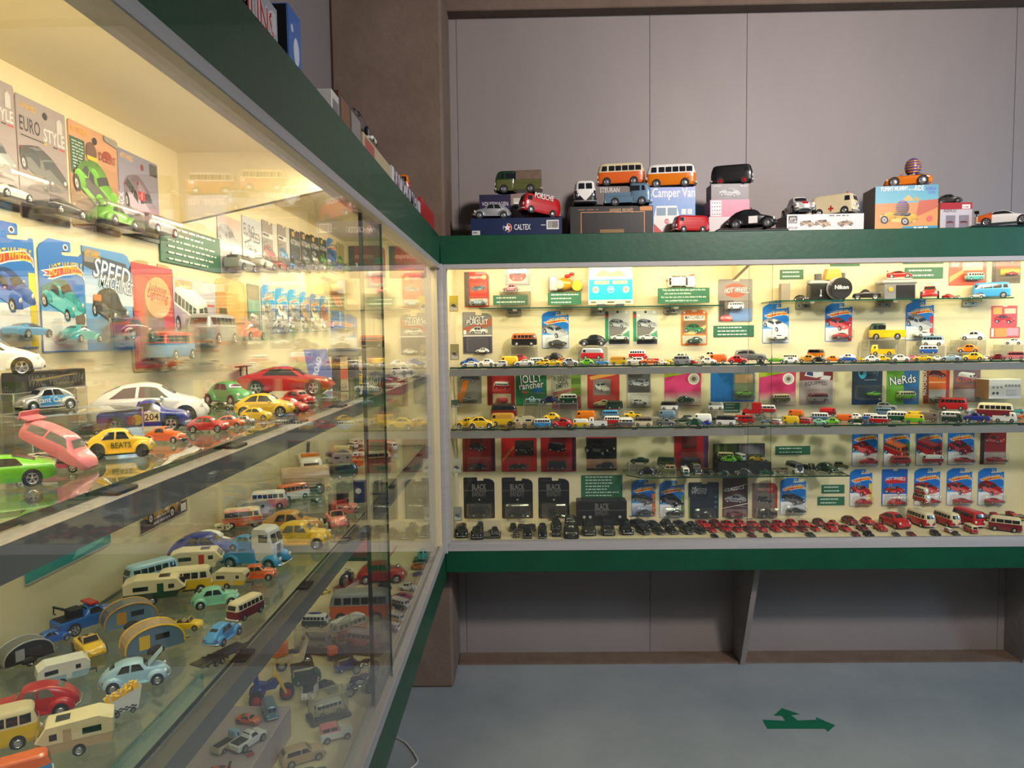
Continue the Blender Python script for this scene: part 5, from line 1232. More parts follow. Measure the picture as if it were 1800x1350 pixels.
# little cards on the end panel
for (x0, y0, x1, y1, b, lb) in ((786, 520, 801, 548, 'c8b23c', 'small yellow card on the end panel, topmost'), (786, 605, 803, 633, '9a9262', 'small khaki card on the end panel above the shelf'), (789, 703, 802, 716, '3f5a48', 'small green card on the end panel beside yellow monster car'), (791, 806, 806, 831, 'b9b4a0', 'small pale card on the end panel beside red card'), (792, 891, 809, 916, '8f8d86', 'small grey card on the end panel near the floor')):
    q = hit(x0, y1, 1, 2.79); q2 = hit(x0, y0, 1, 2.79)
    card('', 0, 0, 0, 0, 'rect', b, d_plain(rects=[(.1, .06, .9, .4, 'd8d4c8'), (.1, .5, .9, .95, b)], art=('coupe', ['darkgrey'], .5, .36, .7, -60)), None, (.1, .1, .9, .6), lb, dep=.012, cat='small card', name='small_card', loc=(-.2875 + .017, 2.79, q.z), rotz=0.0, W=.034, H=q2.z - q.z)

# ---- turquoise van-front panel, trinkets and things on the small shelves
p = hit(1073, 536, 1, 2.985); W = hit(1112, 500, 1, 2.985).x - hit(1034, 500, 1, 2.985).x; H = 80 * 2.985 / F
t = thing('van_front_plaque', 'turquoise and white van-front plaque standing on the small glass shelf', 'plaque', (p.x, 2.985, ZS_A))
o = [(-.5, .06), (.5, .06), (.5, .55), (.47, .95), (.40, 1.04), (-.40, 1.04), (-.47, .95), (-.5, .55)]
bd = O('plaque_body', MB().prism([(x * W, z * H) for x, z in o], -.012, 0), t, ['white'])
pr = PR(W, H, .012); pr.rect(.01, .16, .99, .60, '22b4c4'); pr.poly([(.03, .60), (.97, .60), (.95, .64), (.05, .64)], 'f2f2ee'); pr.poly([(.10, .66), (.90, .66), (.87, .98), (.13, .98)], 'd8cfc6'); pr.poly([(.14, .66), (.86, .66), (.70, .80), (.5, .74), (.3, .82)], 'b98f7c'); pr.rect(.13, .50, .46, .57, 'e0c890'); pr.rect(.54, .50, .87, .57, 'e0c890')
for u in (.16, .84): pr.ell(u, .38, .075, 'e8e8e4'); pr.ell(u, .38, .05, '9a9080')
pr.ell(.5, .38, .075, 'bfe6ea'); pr.ell(.5, .38, .06, '22b4c4'); pr.text('VW', .5, .355, .06, 'd8f0f2', .1); pr.rect(.02, .06, .98, .15, 'd8cfa8'); pr.rect(.05, .085, .17, .13, '6a6a60'); pr.rect(.83, .085, .95, .13, '6a6a60'); pr.rect(.42, .09, .58, .125, '4a4a44')
O('print', pr, bd, ['print'])
O('foot', MB().box(-.3 * W, -.12 * W, -.02, .02, .0002, .07 * H, bev=.002), t, ['darkgrey'])
O('foot', MB().box(.12 * W, .3 * W, -.02, .02, .0002, .07 * H, bev=.002), t, ['darkgrey'])
# trinket bundle
pz = hit(993, 511, 1, 3.0).z
t = thing('trinket_pack', 'clear pack of silver and gold trinkets with red bow above caption', 'trinket pack', (hit(993, 511, 1, 3.0).x, 3.02, pz)); t['_place'] = ''
O('wrapped_block', MB().box(-.066, -.03, -.02, .02, 0, .062, bev=.004), t, ['silver']); O('gold_bundle', MB().sph((.0, 0, .030), (.035, .02, .026), 14, 10), t, ['gold']); O('cream_bundle', MB().sph((-.022, -.012, .026), (.02, .015, .02), 12, 8), t, ['cream'])
O('gold_coin', MB().cyl((.052, .004, .022), (.052, -.004, .022), .022, 20), t, ['yellow']); O('red_bow', MB().sph((.012, -.004, .062), (.014, .008, .008), 8, 6).sph((.03, -.004, .07), (.012, .006, .007), 8, 6), t, ['red']); O('backing', MB().box(-.07, .075, .021, .025, 0, .05), t, ['clear'])
# white car fixed nose-right on the panel, seen from above
pc = hit(1197, 494, 1, YP); L = 49 * YP / F
t = thing('toy_car', 'white toy car with red skis fixed flat to the panel', 'toy car', (pc.x, YP - .0005, pc.z - .004), 0, None, L, (R(90), 0, 0)); t['_place'] = ''
for q in car_parts(t, 'sedan', ['white'], False): pass
O('ski', MB().box(-.5, -.25, .20, .24, .1, .14, T=Matrix.Rotation(R(20), 4, 'Z')), t, ['red']); O('ski', MB().box(.15, .48, .14, .18, .1, .14, T=Matrix.Rotation(R(10), 4, 'Z')), t, ['red'])
pc = hit(899, 513, 1, YP - .03); L = 27 * YP / F
riser(880, 935, 2.985, .055, ZS_A, pc.z, 'low clear riser carrying the small red car above caption')
# Nikon-style camera
p = hit(1462, 527, 1, 2.96)
t = thing('film_camera', 'old black and silver film camera with capped lens on glass shelf', 'camera', (p.x - .012, 2.97, ZS_B)); t['_place'] = ''
k = 68 * 2.96 / F
O('camera_body', MB().box(-.5 * k, .42 * k, -.10 * k, .14 * k, .02 * k, .42 * k, bev=.004), t, ['black']); O('top_plate', MB().box(-.5 * k, .42 * k, -.10 * k, .14 * k, .42 * k, .52 * k, bev=.004), t, ['silver']); O('base_plate', MB().box(-.5 * k, .42 * k, -.10 * k, .14 * k, .0002, .02 * k), t, ['silver'])
O('prism_housing', MB().prism([(-.12 * k, .52 * k), (.32 * k, .52 * k), (.25 * k, .80 * k), (-.06 * k, .80 * k)], -.12 * k, .10 * k), t, ['gold'])
O('winding_dial', MB().cyl((-.26 * k, 0, .52 * k), (-.26 * k, 0, .68 * k), .085 * k, 14), t, ['darkgrey']); O('rewind_knob', MB().cyl((.36 * k, 0, .52 * k), (.36 * k, 0, .70 * k), .075 * k, 14), t, ['darkgrey'])
ln = MB().cyl((.18 * k, -.10 * k, .29 * k), (.18 * k, -.36 * k, .29 * k), .27 * k, 24); O('lens_barrel', ln, t, ['darkgrey']); O('lens_ring', MB().cyl((.18 * k, -.14 * k, .29 * k), (.18 * k, -.20 * k, .29 * k), .285 * k, 24), t, ['silver'])
cap = O('lens_cap', MB().cyl((.18 * k, -.36 * k, .29 * k), (.18 * k, -.39 * k, .29 * k), .265 * k, 24), t, ['black'])
pr = PR(k, k, .39 * k); pr.text('Nikon', .68, .27, .10, 'e8e8e8', .34); O('cap_lettering', pr, cap, ['print'])
O('self_timer', MB().box(-.235 * k, -.205 * k, -.115 * k, -.10 * k, .12 * k, .28 * k).sph((-.22 * k, -.11 * k, .12 * k), (.035 * k, .015 * k, .035 * k), 8, 6), t, ['silver'])
# box camera
p = hit(1577, 527, 1, 2.965); k = 58 * 2.965 / F
t = thing('box_camera', 'grey box camera with sloping lid on the small glass shelf', 'camera', (p.x, 2.97, ZS_B)); t['_place'] = ''
O('camera_body', MB().box(-.46 * k, .46 * k, -.2 * k, .3 * k, .0002, .46 * k, bev=.002), t, ['grey']); O('front_plate', MB().box(-.12 * k, .42 * k, -.215 * k, -.2 * k, .02 * k, .42 * k), t, ['black'])
O('lid', MB().box(-.52 * k, .52 * k, -.24 * k, .34 * k, .46 * k, .58 * k, bev=.006).box(-.36 * k, .40 * k, -.16 * k, .28 * k, .58 * k, .64 * k, bev=.006), t, ['silver']); O('badge', MB().cyl((-.28 * k, -.20 * k, .30 * k), (-.28 * k, -.215 * k, .30 * k), .07 * k, 12), t, ['gold'])
vehicle('race', 'red/lilac', 1557, 1600, 0, 'on box camera lid', ZS_B + .64 * k, Y=2.99, label='small red and lilac striped race car on the box camera')
# small box with police car
p = hit(1382, 527, 1, 2.97)
box('small brown box beside tiny police car on glass shelf', 1373, 498, 1389, 527, 2.985, .03, '8a8070', None, z=ZS_B)

# ================================================================== BACK CASE: vehicles
ROWY = lambda r: 2.790 + r * .047
def back(place, z, txt, group=None):
    for ln in txt.strip().splitlines():
        ln = ln.strip()
        if not ln or ln[0] == '#': continue
        lab = None
        if ';' in ln: ln, lab = ln.split(';'); lab = lab.strip()
        f = ln.split(); t, c = f[0], f[1]; x0, x1, rel, row = map(float, f[2:6]); Y = ROWY(row); zz = z; rz = None
        for o in f[6:]:
            if o[0] == 'y': zz = hit((x0 + x1) / 2, float(o[1:]), 1, Y).z; rz = 1
            if o[0] == 'Y': Y = float(o[1:])
        if rz:
            zz = max(zz, z + .012)
            riser(x0 - 2, x1 + 2, Y - .032, .064, z, zz, "clear acrylic riser under " + (lab.split(" on ")[0] if lab and len(lab.split(" on ")[0].split()) < 9 else "%s %s" % (" and ".join(dict.fromkeys(cname(q) for q in c.split("/")[:2])), INFO[t][1])), place)
        vehicle(t, c, x0, x1, rel, place, zz, Y=Y, label=lab)
back('on upper shelf, back case', SH1B, '''
rod blue/red 807 842 170 2 ;blue and red tractor-wheeled toy car at shelf end
sport white 812 841 180 0
beetle white/green 840 868 180 2 ;white and green police toy car on upper shelf
sedan white 866 891 180 0
panel yellow 880 910 180 2
beetle red 898 927 180 4 y637
sport white/silver 903 938 180 0
bay green/white 931 955 180 2
beetle black 956 990 180 4 y637
sedan yellow 941 966 180 1
sport yellow/orange 956 986 180 0
sedan amber 972 1000 180 3
beetle silver 986 1017 0 0
rod lime/black 1017 1044 180 0
bus black/orange 900 943 180 4.4 y609 ;black flame-painted toy van on a clear riser
beetle black/white 1018 1066 180 4.4 y609 ;black and white police toy car on a clear riser
panel red/silver 1022 1060 180 3 y632 ;red fire toy van under the police car
conv sky 1046 1071 0 0
panel yellow/gold 1073 1101 0 0 ;yellow taxi toy van on upper shelf
sedan white/red 1101 1131 180 1
bus red/white 1106 1134 0 4 y630
pick red 1131 1157 180 3
sport orange/red 1127 1159 0 0
beetle white 1157 1174 -30 1
sedan yellow 1166 1184 -20 3
beetle cream/red 1178 1222 -15 3 ;large cream toy car with red beacon on upper shelf
bay silver 1184 1213 0 0
beetle red/white 1210 1228 -30 0 ;red toy car with white stripe on upper shelf
beetle cream 1229 1263 180 3 y636
beetle white 1231 1261 -20 0
panel orange 1248 1277 180 2
beetle red/white 1280 1314 0 0 ;red and white toy car by the pane edge
sedan grey 1292 1346 0 3 ;large grey toy hatchback on upper shelf
flat darkgrey 1316 1380 0 1.6
buggy lime 1350 1379 0 0
beetle white/navy 1378 1404 0 0
bus white/cream 1377 1402 0 3
beetle gold/black 1404 1436 180 1
awning amber/brown/brown 1420 1449 0 4 y630
beetle black/white 1427 1453 0 0
beetle amber 1452 1479 0 1
beetle white 1474 1505 180 3
conv blue 1477 1508 0 0
sedan yellow/white 1504 1521 -40 2
beetle white/gold 1520 1548 0 0
beetle yellow/black 1541 1566 0 1
pick yellow 1532 1572 180 2.6 y625
panel steel/white 1528 1553 180 4.2 ;blue-grey toy van tucked behind yellow pickup
dcab yellow/darkgreen 1529 1590 180 4.4 y597 ;large yellow and green toy pickup van on a clear riser
beetle white/red 1569 1600 0 0
sport pink 1588 1616 180 3
sport yellow 1606 1640 180 0
bay blue/white 1617 1648 180 3 y622
bus white/steel 1621 1658 180 4.4 y608 ;white and blue toy van raised on a clear riser
beetle white/grey 1639 1660 0 1
race lightblue/white 1654 1690 180 0
beetle yellow/white 1692 1730 180 0 ;yellow and white toy car with dark trim, upper shelf
beetle amber 1682 1722 180 3 y620
beetle white 1688 1730 180 4.4 y598 ;white police toy car on a clear riser
beetle white/silver 1727 1746 0 2
beetle darkred 1738 1770 180 0
bay pink/maroon 1772 1802 180 1
newb white 1766 1796 180 4.4 y606 ;small white toy car on a clear riser
''')
back('on lower shelf, back case', SH2B, '''
rod yellow 798 836 180 1 ;yellow monster-wheeled toy car at shelf end
beetle white 832 852 0 3
newb yellow/gold 819 866 0 0
panel yellow/gold 861 903 180 1.4 ;yellow lettered toy panel van on lower shelf
bus darkred/black 862 906 180 3.4 y734 ;black-topped red toy van on lower shelf
caravan tan/cream 898 938 180 0.6
bus sky/white 937 966 180 0
beetle yellow 953 983 180 3 y738
beetle red 968 1006 180 0
panel yellow/white 1006 1033 180 0
panel amber 1012 1046 180 2 y742
truck lightblue 922 948 180 4 y708
beetle navy 948 980 180 4 y709
bay green/white 984 1013 180 4 y708
pick white 1034 1066 180 0
bus steel/sky 1058 1086 180 3.6 y736
bus red/white 1061 1089 180 1.4
panel amber/white 1088 1111 180 1.4
bay grey/white 1087 1113 180 0
truck yellow/darkgrey 1096 1126 180 3.6 y736
bay cream/brown 1115 1146 180 0
panel darkgreen 1066 1094 180 4.5 y719
flat silver 1120 1157 0 2.4 y744
truck grey/yellow 1154 1186 0 0
panel steel 1159 1187 180 3 y736
panel white/black 1162 1191 180 4.5 y721 ;white toy van with dark letters on a riser
sport darkgreen 1187 1216 180 2
panel white/darkgreen 1201 1217 180 4
beetle green/pink 1206 1236 180 0
panel white 1221 1251 180 2
beetle royal 1234 1254 0 0
pick black 1248 1266 180 3
panel white/silver 1246 1272 180 4.4 y720
bus white/black 1260 1293 180 0 ;white and black cow-spotted toy van on lower shelf
bay red 1298 1326 180 1 ;red toy van beside the pane edge, lower shelf
panel white/red 1292 1311 180 3
tukbox red 1305 1340 180 3 y731
bay red/white 1336 1364 180 4 y726
sport steel 1338 1361 180 1
bus pink/white 1357 1377 -40 0
panel yellow 1378 1406 180 0.4
panel amber/orange 1388 1414 180 3 y735
truck blue 1384 1411 180 2
bay red/pink 1406 1431 -30 0
bus steel/white 1427 1458 180 2
panel maroon/red 1443 1471 0 4 y736
newb mint 1431 1454 0 0
beetle lime 1451 1478 180 0
panel orange 1473 1500 0 1.4
beetle white/red 1491 1519 180 3
buggy darkgreen 1494 1526 180 0
bus blue/white 1519 1546 180 2
bay red/white 1531 1563 180 0
bus steel 1541 1570 180 3.4 y736
sedan silver 1544 1578 0 4.5 y720
bus green/white 1561 1598 180 1.4
panel lime/yellow 1593 1627 0 0
panel amber/yellow 1598 1626 180 3
panel brown 1618 1650 0 1.4
bus red 1654 1702 180 4.2 y721 ;large red toy van on a clear riser, lower shelf
bay silver/white 1658 1692 180 1.6
pick darkgreen 1660 1695 0 0
panel lightblue/white 1700 1721 0 4 y730
truck royal 1698 1743 180 0.4
bus maroon/cream 1721 1784 180 2.6 ;large maroon and cream toy van on lower shelf
pick white 1750 1790 0 0
conv teal 1775 1806 180 3.8 y733
newb orange 1793 1815 0 1.6
''')
back('on small glass shelf', ZS_B, '''
beetle black/silver 1393 1421 -30 0 Y2.955
truck black/gold 1498 1546 180 0 Y2.96
buggy red 1618 1646 -90 0 Y2.96
sport red 1653 1677 -60 0 Y2.945
beetle silver 1674 1690 -60 0 Y3.0
sport silver/grey 1701 1728 180 0 Y2.93
bay sky 1708 1772 0 0 Y2.99 ;large sky blue toy van on the small glass shelf
''')
vehicle('beetle', 'pink/red', 885, 913, 180, '', hit(899, 513, 1, 3.01).z, Y=3.01, label='small pink toy car on riser above green caption')
# dark green military row on the lowest small shelf
t = box('black display box with a printed forest, green vans standing on it', 1262, 813, 1356, 834, 2.925, .085, '161616', None, z=ZS_C)
zb = hit(1309, 813, 1, 2.925).z
bkg = box('dark printed backdrop card with green leaves behind the green vans', 1254, 780, 1344, 834, 3.015, .012, '20241c', d_plain(rects=[(.02, .3, .45, .98, '2f3a1c'), (.06, .3, .12, .98, '5a6a2c'), (.2, .3, .26, .98, '4a5a2a'), (.5, .3, .98, .98, '6a6470'), (.56, .5, .9, .9, '8a8490'), (.6, .35, .95, .6, '4f5a3a')]), z=ZS_C, name='backdrop_card', cat='backdrop')
back('on lowest small shelf', ZS_C, '''
sport green 1108 1140 180 0 Y2.99 y814 ;green toy coupe raised above the black toy car
beetle black 1120 1154 180 0 Y2.93
jeep olive/tan 1155 1188 180 0 Y2.93 ;camouflage boxy toy car on lowest small shelf
panel olive/darkgreen 1156 1187 180 0 Y2.99 y819
bay green/white 1196 1213 -80 0 Y2.91
jeep darkgrey/olive 1214 1236 -75 0 Y2.93
truck black 1238 1256 -50 0 Y2.92
beetle darkgreen 1263 1285 180 0 Y2.895
beetle darkgrey 1293 1324 180 0 Y2.895
truck green 1336 1362 180 0 Y2.90
jeep brown/olive 1366 1388 180 0 Y2.93
bus white/darkgrey 1382 1416 -60 0 Y2.94 ;zebra-striped toy van on lowest small shelf
pick black/olive 1408 1436 -40 0 Y3.0
beetle darkgreen 1434 1480 -40 0 Y2.945 ;large dark green toy car at the shelf end
jeep olive 1470 1496 0 0 Y3.015
''')
back('on black display box', zb, '''
bus olive/cream 1263 1291 0 0 Y2.98
beetle lime 1268 1296 180 0 Y2.945
bus lime/white 1292 1314 -60 0 Y2.97
conv yellow/cream 1319 1346 180 0 Y2.955
''')
# ---- case floor: black cars then red cars in slanting files
rows = []
blk = '''beetle black/red 796 815 -90 0.5 ;black toy car in a red frame at the corner
sport darkred/black 799 813 -90 2.4
coupe black 823 842 -90 0
beetle darkgrey 832 846 -90 2.4
sedan black 892 903 -90 2
truck black 898 907 -90 0
race black/white 907 918 -90 2.4
sport black 925 937 -90 2.2
jeep black 916 930 -90 0
coupe black 943 957 -90 1.8
bay black 943 957 -90 0
coupe black/cream 966 983 -90 2.6
conv black 968 981 -90 .4
sedan black 991 1010 -90 2.6
newb black 990 1013 -90 .2
sedan black/silver 1021 1045 -85 1
sedan black/darkgrey 1055 1079 -85 1
beetle black 1087 1113 -80 1
coupe black 1093 1106 -90 3.2'''
back('on back case floor', ZF, blk)
for x0, x1, t, r in ((1109, 1139, 'race', 2.6), (1136, 1160, 'sport', 2.6), (1161, 1184, 'beetle', 2.8), (1185, 1207, 'sport', 2.8), (1207, 1226, 'coupe', 2.4)):
    vehicle(t, 'black', x0, x1, -62, 'on back case floor', ZF, Y=ROWY(r), grow=1.25)
for x0, x1, t in ((1119, 1141, 'sedan'), (1146, 1168, 'sport'), (1170, 1192, 'coupe'), (1196, 1218, 'sedan'), (1221, 1241, 'sport')):
    vehicle(t, 'black' if t != 'sedan' else 'black/maroon', x0, x1, -62, 'on back case floor', ZF, Y=ROWY(.8), grow=1.25)
rd = [(1225, 1249), (1248, 1270), (1271, 1293), (1294, 1313), (1317, 1337), (1340, 1361), (1362, 1384), (1385, 1406), (1409, 1430)]
for i, (a, b) in enumerate(rd):
    vehicle(('sport', 'newb', 'sport', 'sedan', 'race', 'sport')[i % 6], ('red', 'darkred', 'red', 'red')[i % 4], a, b, -60, 'on back case floor', ZF, Y=ROWY(2.7), grow=1.25)
for i, (a, b) in enumerate([(1243, 1261), (1267, 1287), (1290, 1306), (1309, 1329), (1332, 1352), (1357, 1377), (1381, 1401), (1404, 1424), (1430, 1446), (1453, 1477), (1480, 1502), (1511, 1533), (1542, 1566)]):
    vehicle(('sport', 'sedan', 'newb', 'sport', 'conv', 'coupe', 'race')[i % 7], ('red', 'red', 'red/white', 'darkred')[i % 4], a, b, -60, 'on back case floor', ZF, Y=ROWY(1.1), grow=1.22)
for i, (a, b) in enumerate([(1250, 1266), (1277, 1296), (1316, 1334), (1345, 1361), (1419, 1440), (1502, 1520), (1522, 1545), (1574, 1592), (1600, 1620), (1642, 1664), (1680, 1699)]):
    vehicle(('sport', 'sedan', 'beetle', 'race')[i % 4], ('black', 'darkgrey', 'maroon')[i % 3], a, b, -62, 'on back case floor', ZF, Y=2.757)
back('on back case floor', ZF, '''
newb darkred 1431 1458 -60 2.9
beetle red 1459 1481 -50 2.9
newb darkred/red 1482 1516 -55 3.2 ;large dark red dome-roofed toy car on back case floor
beetle red/white 1516 1547 -50 3.2 ;large red toy car with pale window on back case floor
bus red/cream 1599 1653 -52 2.6 ;red and cream toy van carrying two smaller vans
bus red/cream 1647 1698 -52 2.6 ;red and cream toy van beside the plain red van
bay red 1680 1742 -52 2.6 ;large plain red toy van on back case floor
bus red/white 1668 1684 -60 .2
bay red/cream 1702 1730 -60 .2
bay maroon/cream 1749 1806 180 .6 ;maroon and cream toy tram van on back case floor
sport red 1766 1790 -50 2.2
''')
vp = hit(1626, 905, 1, 2.925)
vehicle('bus', 'red/cream', 1608, 1646, -50, '', ZF + .0955, Y=2.915, L=.070, label='small red and cream toy van on the roof of a larger one')
vehicle('bus', 'red/cream', 1610, 1643, -50, '', ZF + .0955 + .0325, Y=2.913, L=.056, label='topmost tiny red and cream toy van of the stacked three')
for x0, x1, c, lb in ((1722, 1745, 'darkred', 'dark red toy coupe on a black plinth behind red vans'), (1748, 1768, 'red', 'red toy coupe on a black plinth behind red vans'), (1776, 1800, 'red/sky', 'red and blue toy coupe on the rearmost black plinth')):
    a = hit((x0 + x1) / 2, 905, 1, 2.985); q = thing('display_plinth', 'black plinth under a ' + lb.split(' on ')[0], 'plinth', (a.x, 2.985, ZF)); q['_place'] = ''
    O('plinth_block', MB().box(-.034, .034, -.028, .028, .0002, .018, bev=.002), q, ['black']); O('name_plate', MB().box(-.015, .015, -.0285, -.028, .006, .012), q, ['gold'])
    vehicle('sport', c, x0, x1, -55, '', ZF + .018, Y=2.985, label=lb)
# tin ladybird-red car
vehicle('newb', 'red/orange', 1548, 1611, -52, '', ZF, Y=2.90, label='big red and orange round tin car with tan wheels', hub='tan')
# grey platform near the corner
a = hit(865, 950, 1, 2.80); q = thing('display_plinth', 'grey tray platform carrying a small black car near the corner', 'plinth', (a.x, 2.80, ZF)); q['_place'] = ''
O('tray', MB().box(-.036, .036, -.04, .04, .0002, .012, bev=.002), q, ['darkgrey']); O('backstop', MB().box(-.036, .036, .034, .04, .012, .055), q, ['cream'])
vehicle('coupe', 'black', 853, 876, -90, 'on grey tray', ZF + .012, Y=2.795, L=.066)

# ================================================================== TOP OF THE BACK CASE
def zt(x, y, Y): return hit(x, y, 1, Y).z
AT = 'atop back case'
def d_caltex(p):
    p.rect(0, 0, 1, 1, '10264e'); p.ell(.40, .46, .050, 'f2f0ec'); p.ell(.40, .46, .046, 'c22a2e'); p.poly([(.354, .2), (.40, .2), (.40, .72), (.36, .66)], '16305e')
    st = [(.40 + .044 * (1 if k % 2 == 0 else .42) * math.sin(math.pi * k / 5), .46 + .044 * p.W / p.H * (1 if k % 2 == 0 else .42) * math.cos(math.pi * k / 5)) for k in range(10)][::-1]
    p.poly(st, 'f6f4f0'); p.text('CALTEX', .565, .34, .062, 'f4f2ee', .18); p.rect(.83, .34, .965, .86, 'eeeae2')
    for i in range(16): p.rect(.845 + i * .007, .42, .848 + i * .007 + (.002 if i % 3 == 0 else 0), .80, '30302e')
    p.rect(.012, .08, .10, .32, 'd6d6d2'); p.bars(.02, .09, .16, .08, '77777a', 3); p.bars(.77, .82, .56, .05, 'c8d0dc', 4)
box('long navy oil-brand carton with star logo and barcode', 828, 383, 988, 412, 2.735, .16, '10264e', d_caltex, z=ZT)
z1 = zt(908, 383, 2.735)
vehicle('beetle', 'silver', 835, 901, 180, AT, z1, Y=2.775, label='silver toy car on the navy oil-brand carton', hub='hub')
vehicle('panel', 'red', 912, 986, 205, AT, z1 + .012, Y=2.79, label='red lettered toy panel van tilted on the navy carton', tilt=(0, -8), extra=lambda o: O('lettering', (lambda q: (q.text('PORSCHE', .5, .35, .12, 'f0e8e0', .5), q)[1])(PR(1, 1, .0)), o, ['print'], (0, .212, 0), (0, 0, math.pi)))
box('dark navy book-like box with car-maker lettering behind silver car', 843, 342, 898, 380, 2.84, .03, '241f3e', d_plain(rects=[(.0, .0, 1, 1, '2a2448')], texts=[('VOLKSWAGEN', .5, .60, .13, 'e8e2f0', dict(maxw=.84))]), z=z1)
box('small pale box with green car picture behind red van', 896, 343, 962, 381, 2.86, .04, '9a8478', d_plain(rects=[(.1, .1, .4, .9, 'd8d4cc'), (.5, .2, .95, .8, '8a6a5c')], art=('bus', ['green', 'white'], .28, .6, .4, -30)), z=z1)
vehicle('canvas', 'olive/darkgreen/brown', 876, 954, 176, AT, zt(915, 342, 2.87), Y=2.87, label='olive toy pickup van with canvas cover on top of boxes')
def d_maisto(p):
    p.rect(.13, .03, .90, .80, 'd08a5a'); p.rect(.14, .03, .89, .775, '1a1814'); p.rect(.36, .06, .65, .18, '8a6a34'); p.rect(.16, .2, .87, .7, '1e1b16')
    p.text('Special Edition', .62, .90, .05, 'c8a070', .28, rot=180); p.bars(.10, .34, .86, .035, '8a6a4a', 5); p.rect(.84, .82, .99, .97, 'd08030')
box('black window box with orange-lined opening and upside-down lettering', 1002, 362, 1148, 411, 2.735, .15, '14120f', d_maisto, z=ZT)
z2 = zt(1075, 362, 2.735)
vehicle('bus', 'black/white', 1010, 1048, -88, AT, z2, Y=2.83, label='black and white toy van facing out on the black window box')
vehicle('dcab', 'steel', 1066, 1142, 0, AT, z2, Y=2.765, label='blue-grey double-cab toy pickup van on the black window box')
box('grey box with pale lettering behind the black and white van', 1046, 327, 1132, 362, 2.865, .05, '6a605c', d_plain(texts=[('STEURAN', .3, .76, .10, 'd8d2ca', dict(maxw=.4))]), z=z2)
vehicle('bus', 'orange/cream', 1054, 1131, 180, AT, zt(1090, 327, 2.865), Y=2.89, label='worn orange and cream toy van on grey box')
def d_camper(p):
    p.grad(.0, .0, 1, .3, 'c9b48a', '4aa0c8'); p.grad(0, .3, 1, 1, '4a98cc', '8f9cd0'); p.text('Camper Van', .53, .80, .20, 'f4f2f4', .92)
    p.poly([(.10, .0), (.10, .38), (.16, .62), (.60, .62), (.66, .38), (.66, 0)], 'eeeae4'); p.poly([(.10, 0), (.10, .26), (.36, .02), (.66, .26), (.66, 0)], 'c83a3a')
    for a, b in ((.16, .36), (.40, .60)): p.rect(a, .42, b, .58, '7a94a4')
    p.ell(.38, .30, .07, 'f2eee8'); p.ell(.38, .30, .055, 'c83a3a'); p.text('VW', .38, .27, .055, 'f4f0ea', .09)
    p.rect(.70, .44, .80, .55, 'e8e0d4'); p.rect(.83, .44, .93, .55, 'd0d8d4')
box('blue camper van box with white title and red van front picture', 1141, 329, 1222, 410, 2.80, .08, '5a8cc0', d_camper, z=ZT)
vehicle('bus', 'amber/white', 1137, 1220, 184, AT, zt(1180, 329, 2.80), Y=2.84, label='amber and white toy van on the camper van box')
vehicle('panel', 'red', 1181, 1246, 205, AT, ZT, Y=2.745, label='red toy panel van leaning in front of the camper van box')
def d_greyb(p): p.rect(0, 0, 1, 1, '5a5456'); p.art('beetle', ['silver'], .5, .46, .56, 160); p.text('HOT WHEELS', .16, .80, .05, 'c8c4c4', .2, .2); p.bars(.78, .95, .82, .06, 'c0bcbc', 7)
def d_pinkb(p):
    p.rect(0, 0, 1, 1, 'd06a86'); p.rect(.02, .04, .29, .96, 'd8d2d6')
    for i in range(4):
        for j in range(4): p.ell(.06 + i * .063, .16 + j * .22, .016, '4a4448')
box('white box under the pink box, partly hidden by police car', 1246, 381, 1318, 407, 2.80, .09, 'd8d0ce', d_plain(rects=[(.0, .0, 1, 1, 'd0c8c8')]), z=ZT)
za = zt(1282, 381, 2.80); box('pink box with small icons at one side', 1248, 351, 1317, 381, 2.80, .085, 'd06a86', d_pinkb, z=za)
zb2 = zt(1282, 351, 2.80); box('dark grey box with silver car drawing on the pink box', 1250, 323, 1316, 351, 2.80, .075, '5a5456', d_greyb, z=zb2)
vehicle('panel', 'black', 1250, 1318, 0, AT, zt(1282, 323, 2.80), Y=2.835, label='black flamed toy panel van topping the grey and pink boxes', hub='redl')
q = thing('display_plinth', 'flat black display base under the police car', 'plinth', (hit(1318, 403, 1, 2.745).x, 2.745, ZT)); q['_place'] = ''
O('base_slab', MB().box(-.135, .135, -.036, .06, .0002, .009, bev=.003), q, ['black']); O('base_ridge', MB().box(-.125, .125, -.032, .055, .009, .012, bev=.001), q, [P('dark_walnut', hx('3a2618'), .4)])
vehicle('beetle', 'black/white', 1276, 1361, 0, AT, ZT + .012, Y=2.745, label='black and white highway patrol toy car on a black base', extra=lambda o: (O('door_panel', MB().box(-.05, .12, -.172, -.167, .09, .22), o, ['white']), O('beacon', MB().cyl((0, 0, .362), (0, 0, .40), .012, 8), o, ['redl'])))
def d_afv(p):
    p.rect(0, 0, 1, 1, 'e2dcd8'); p.rect(.02, .48, .135, .92, '26221f'); p.text('AFV', .078, .68, .034, 'f0ece6', .10); p.text('CLUB', .078, .52, .030, 'f0ece6', .10); p.text('AF35228', .075, .16, .028, '3a322c', .12); p.bars(.55, .80, .86, .06, '6a625a', 9)
    for u, a in ((.27, -35), (.47, -50), (.76, 20)): p.art('conv', ['tan', 'brown'], u, .45, .20, a)
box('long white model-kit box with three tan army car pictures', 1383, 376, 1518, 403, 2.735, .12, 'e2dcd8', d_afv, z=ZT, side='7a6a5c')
z3 = zt(1450, 376, 2.735)
vehicle('beetle', 'white/red', 1369, 1431, -72, AT, z3, Y=2.79, label='white toy car with red bonnet on the model-kit box', extra=lambda o: O('red_bonnet', Hull(KEYS['beetle']).patch(-1.6, 1.6, (.21, .21), (.46, .46), off=.006, nx=6, nu=6), o, ['red']))
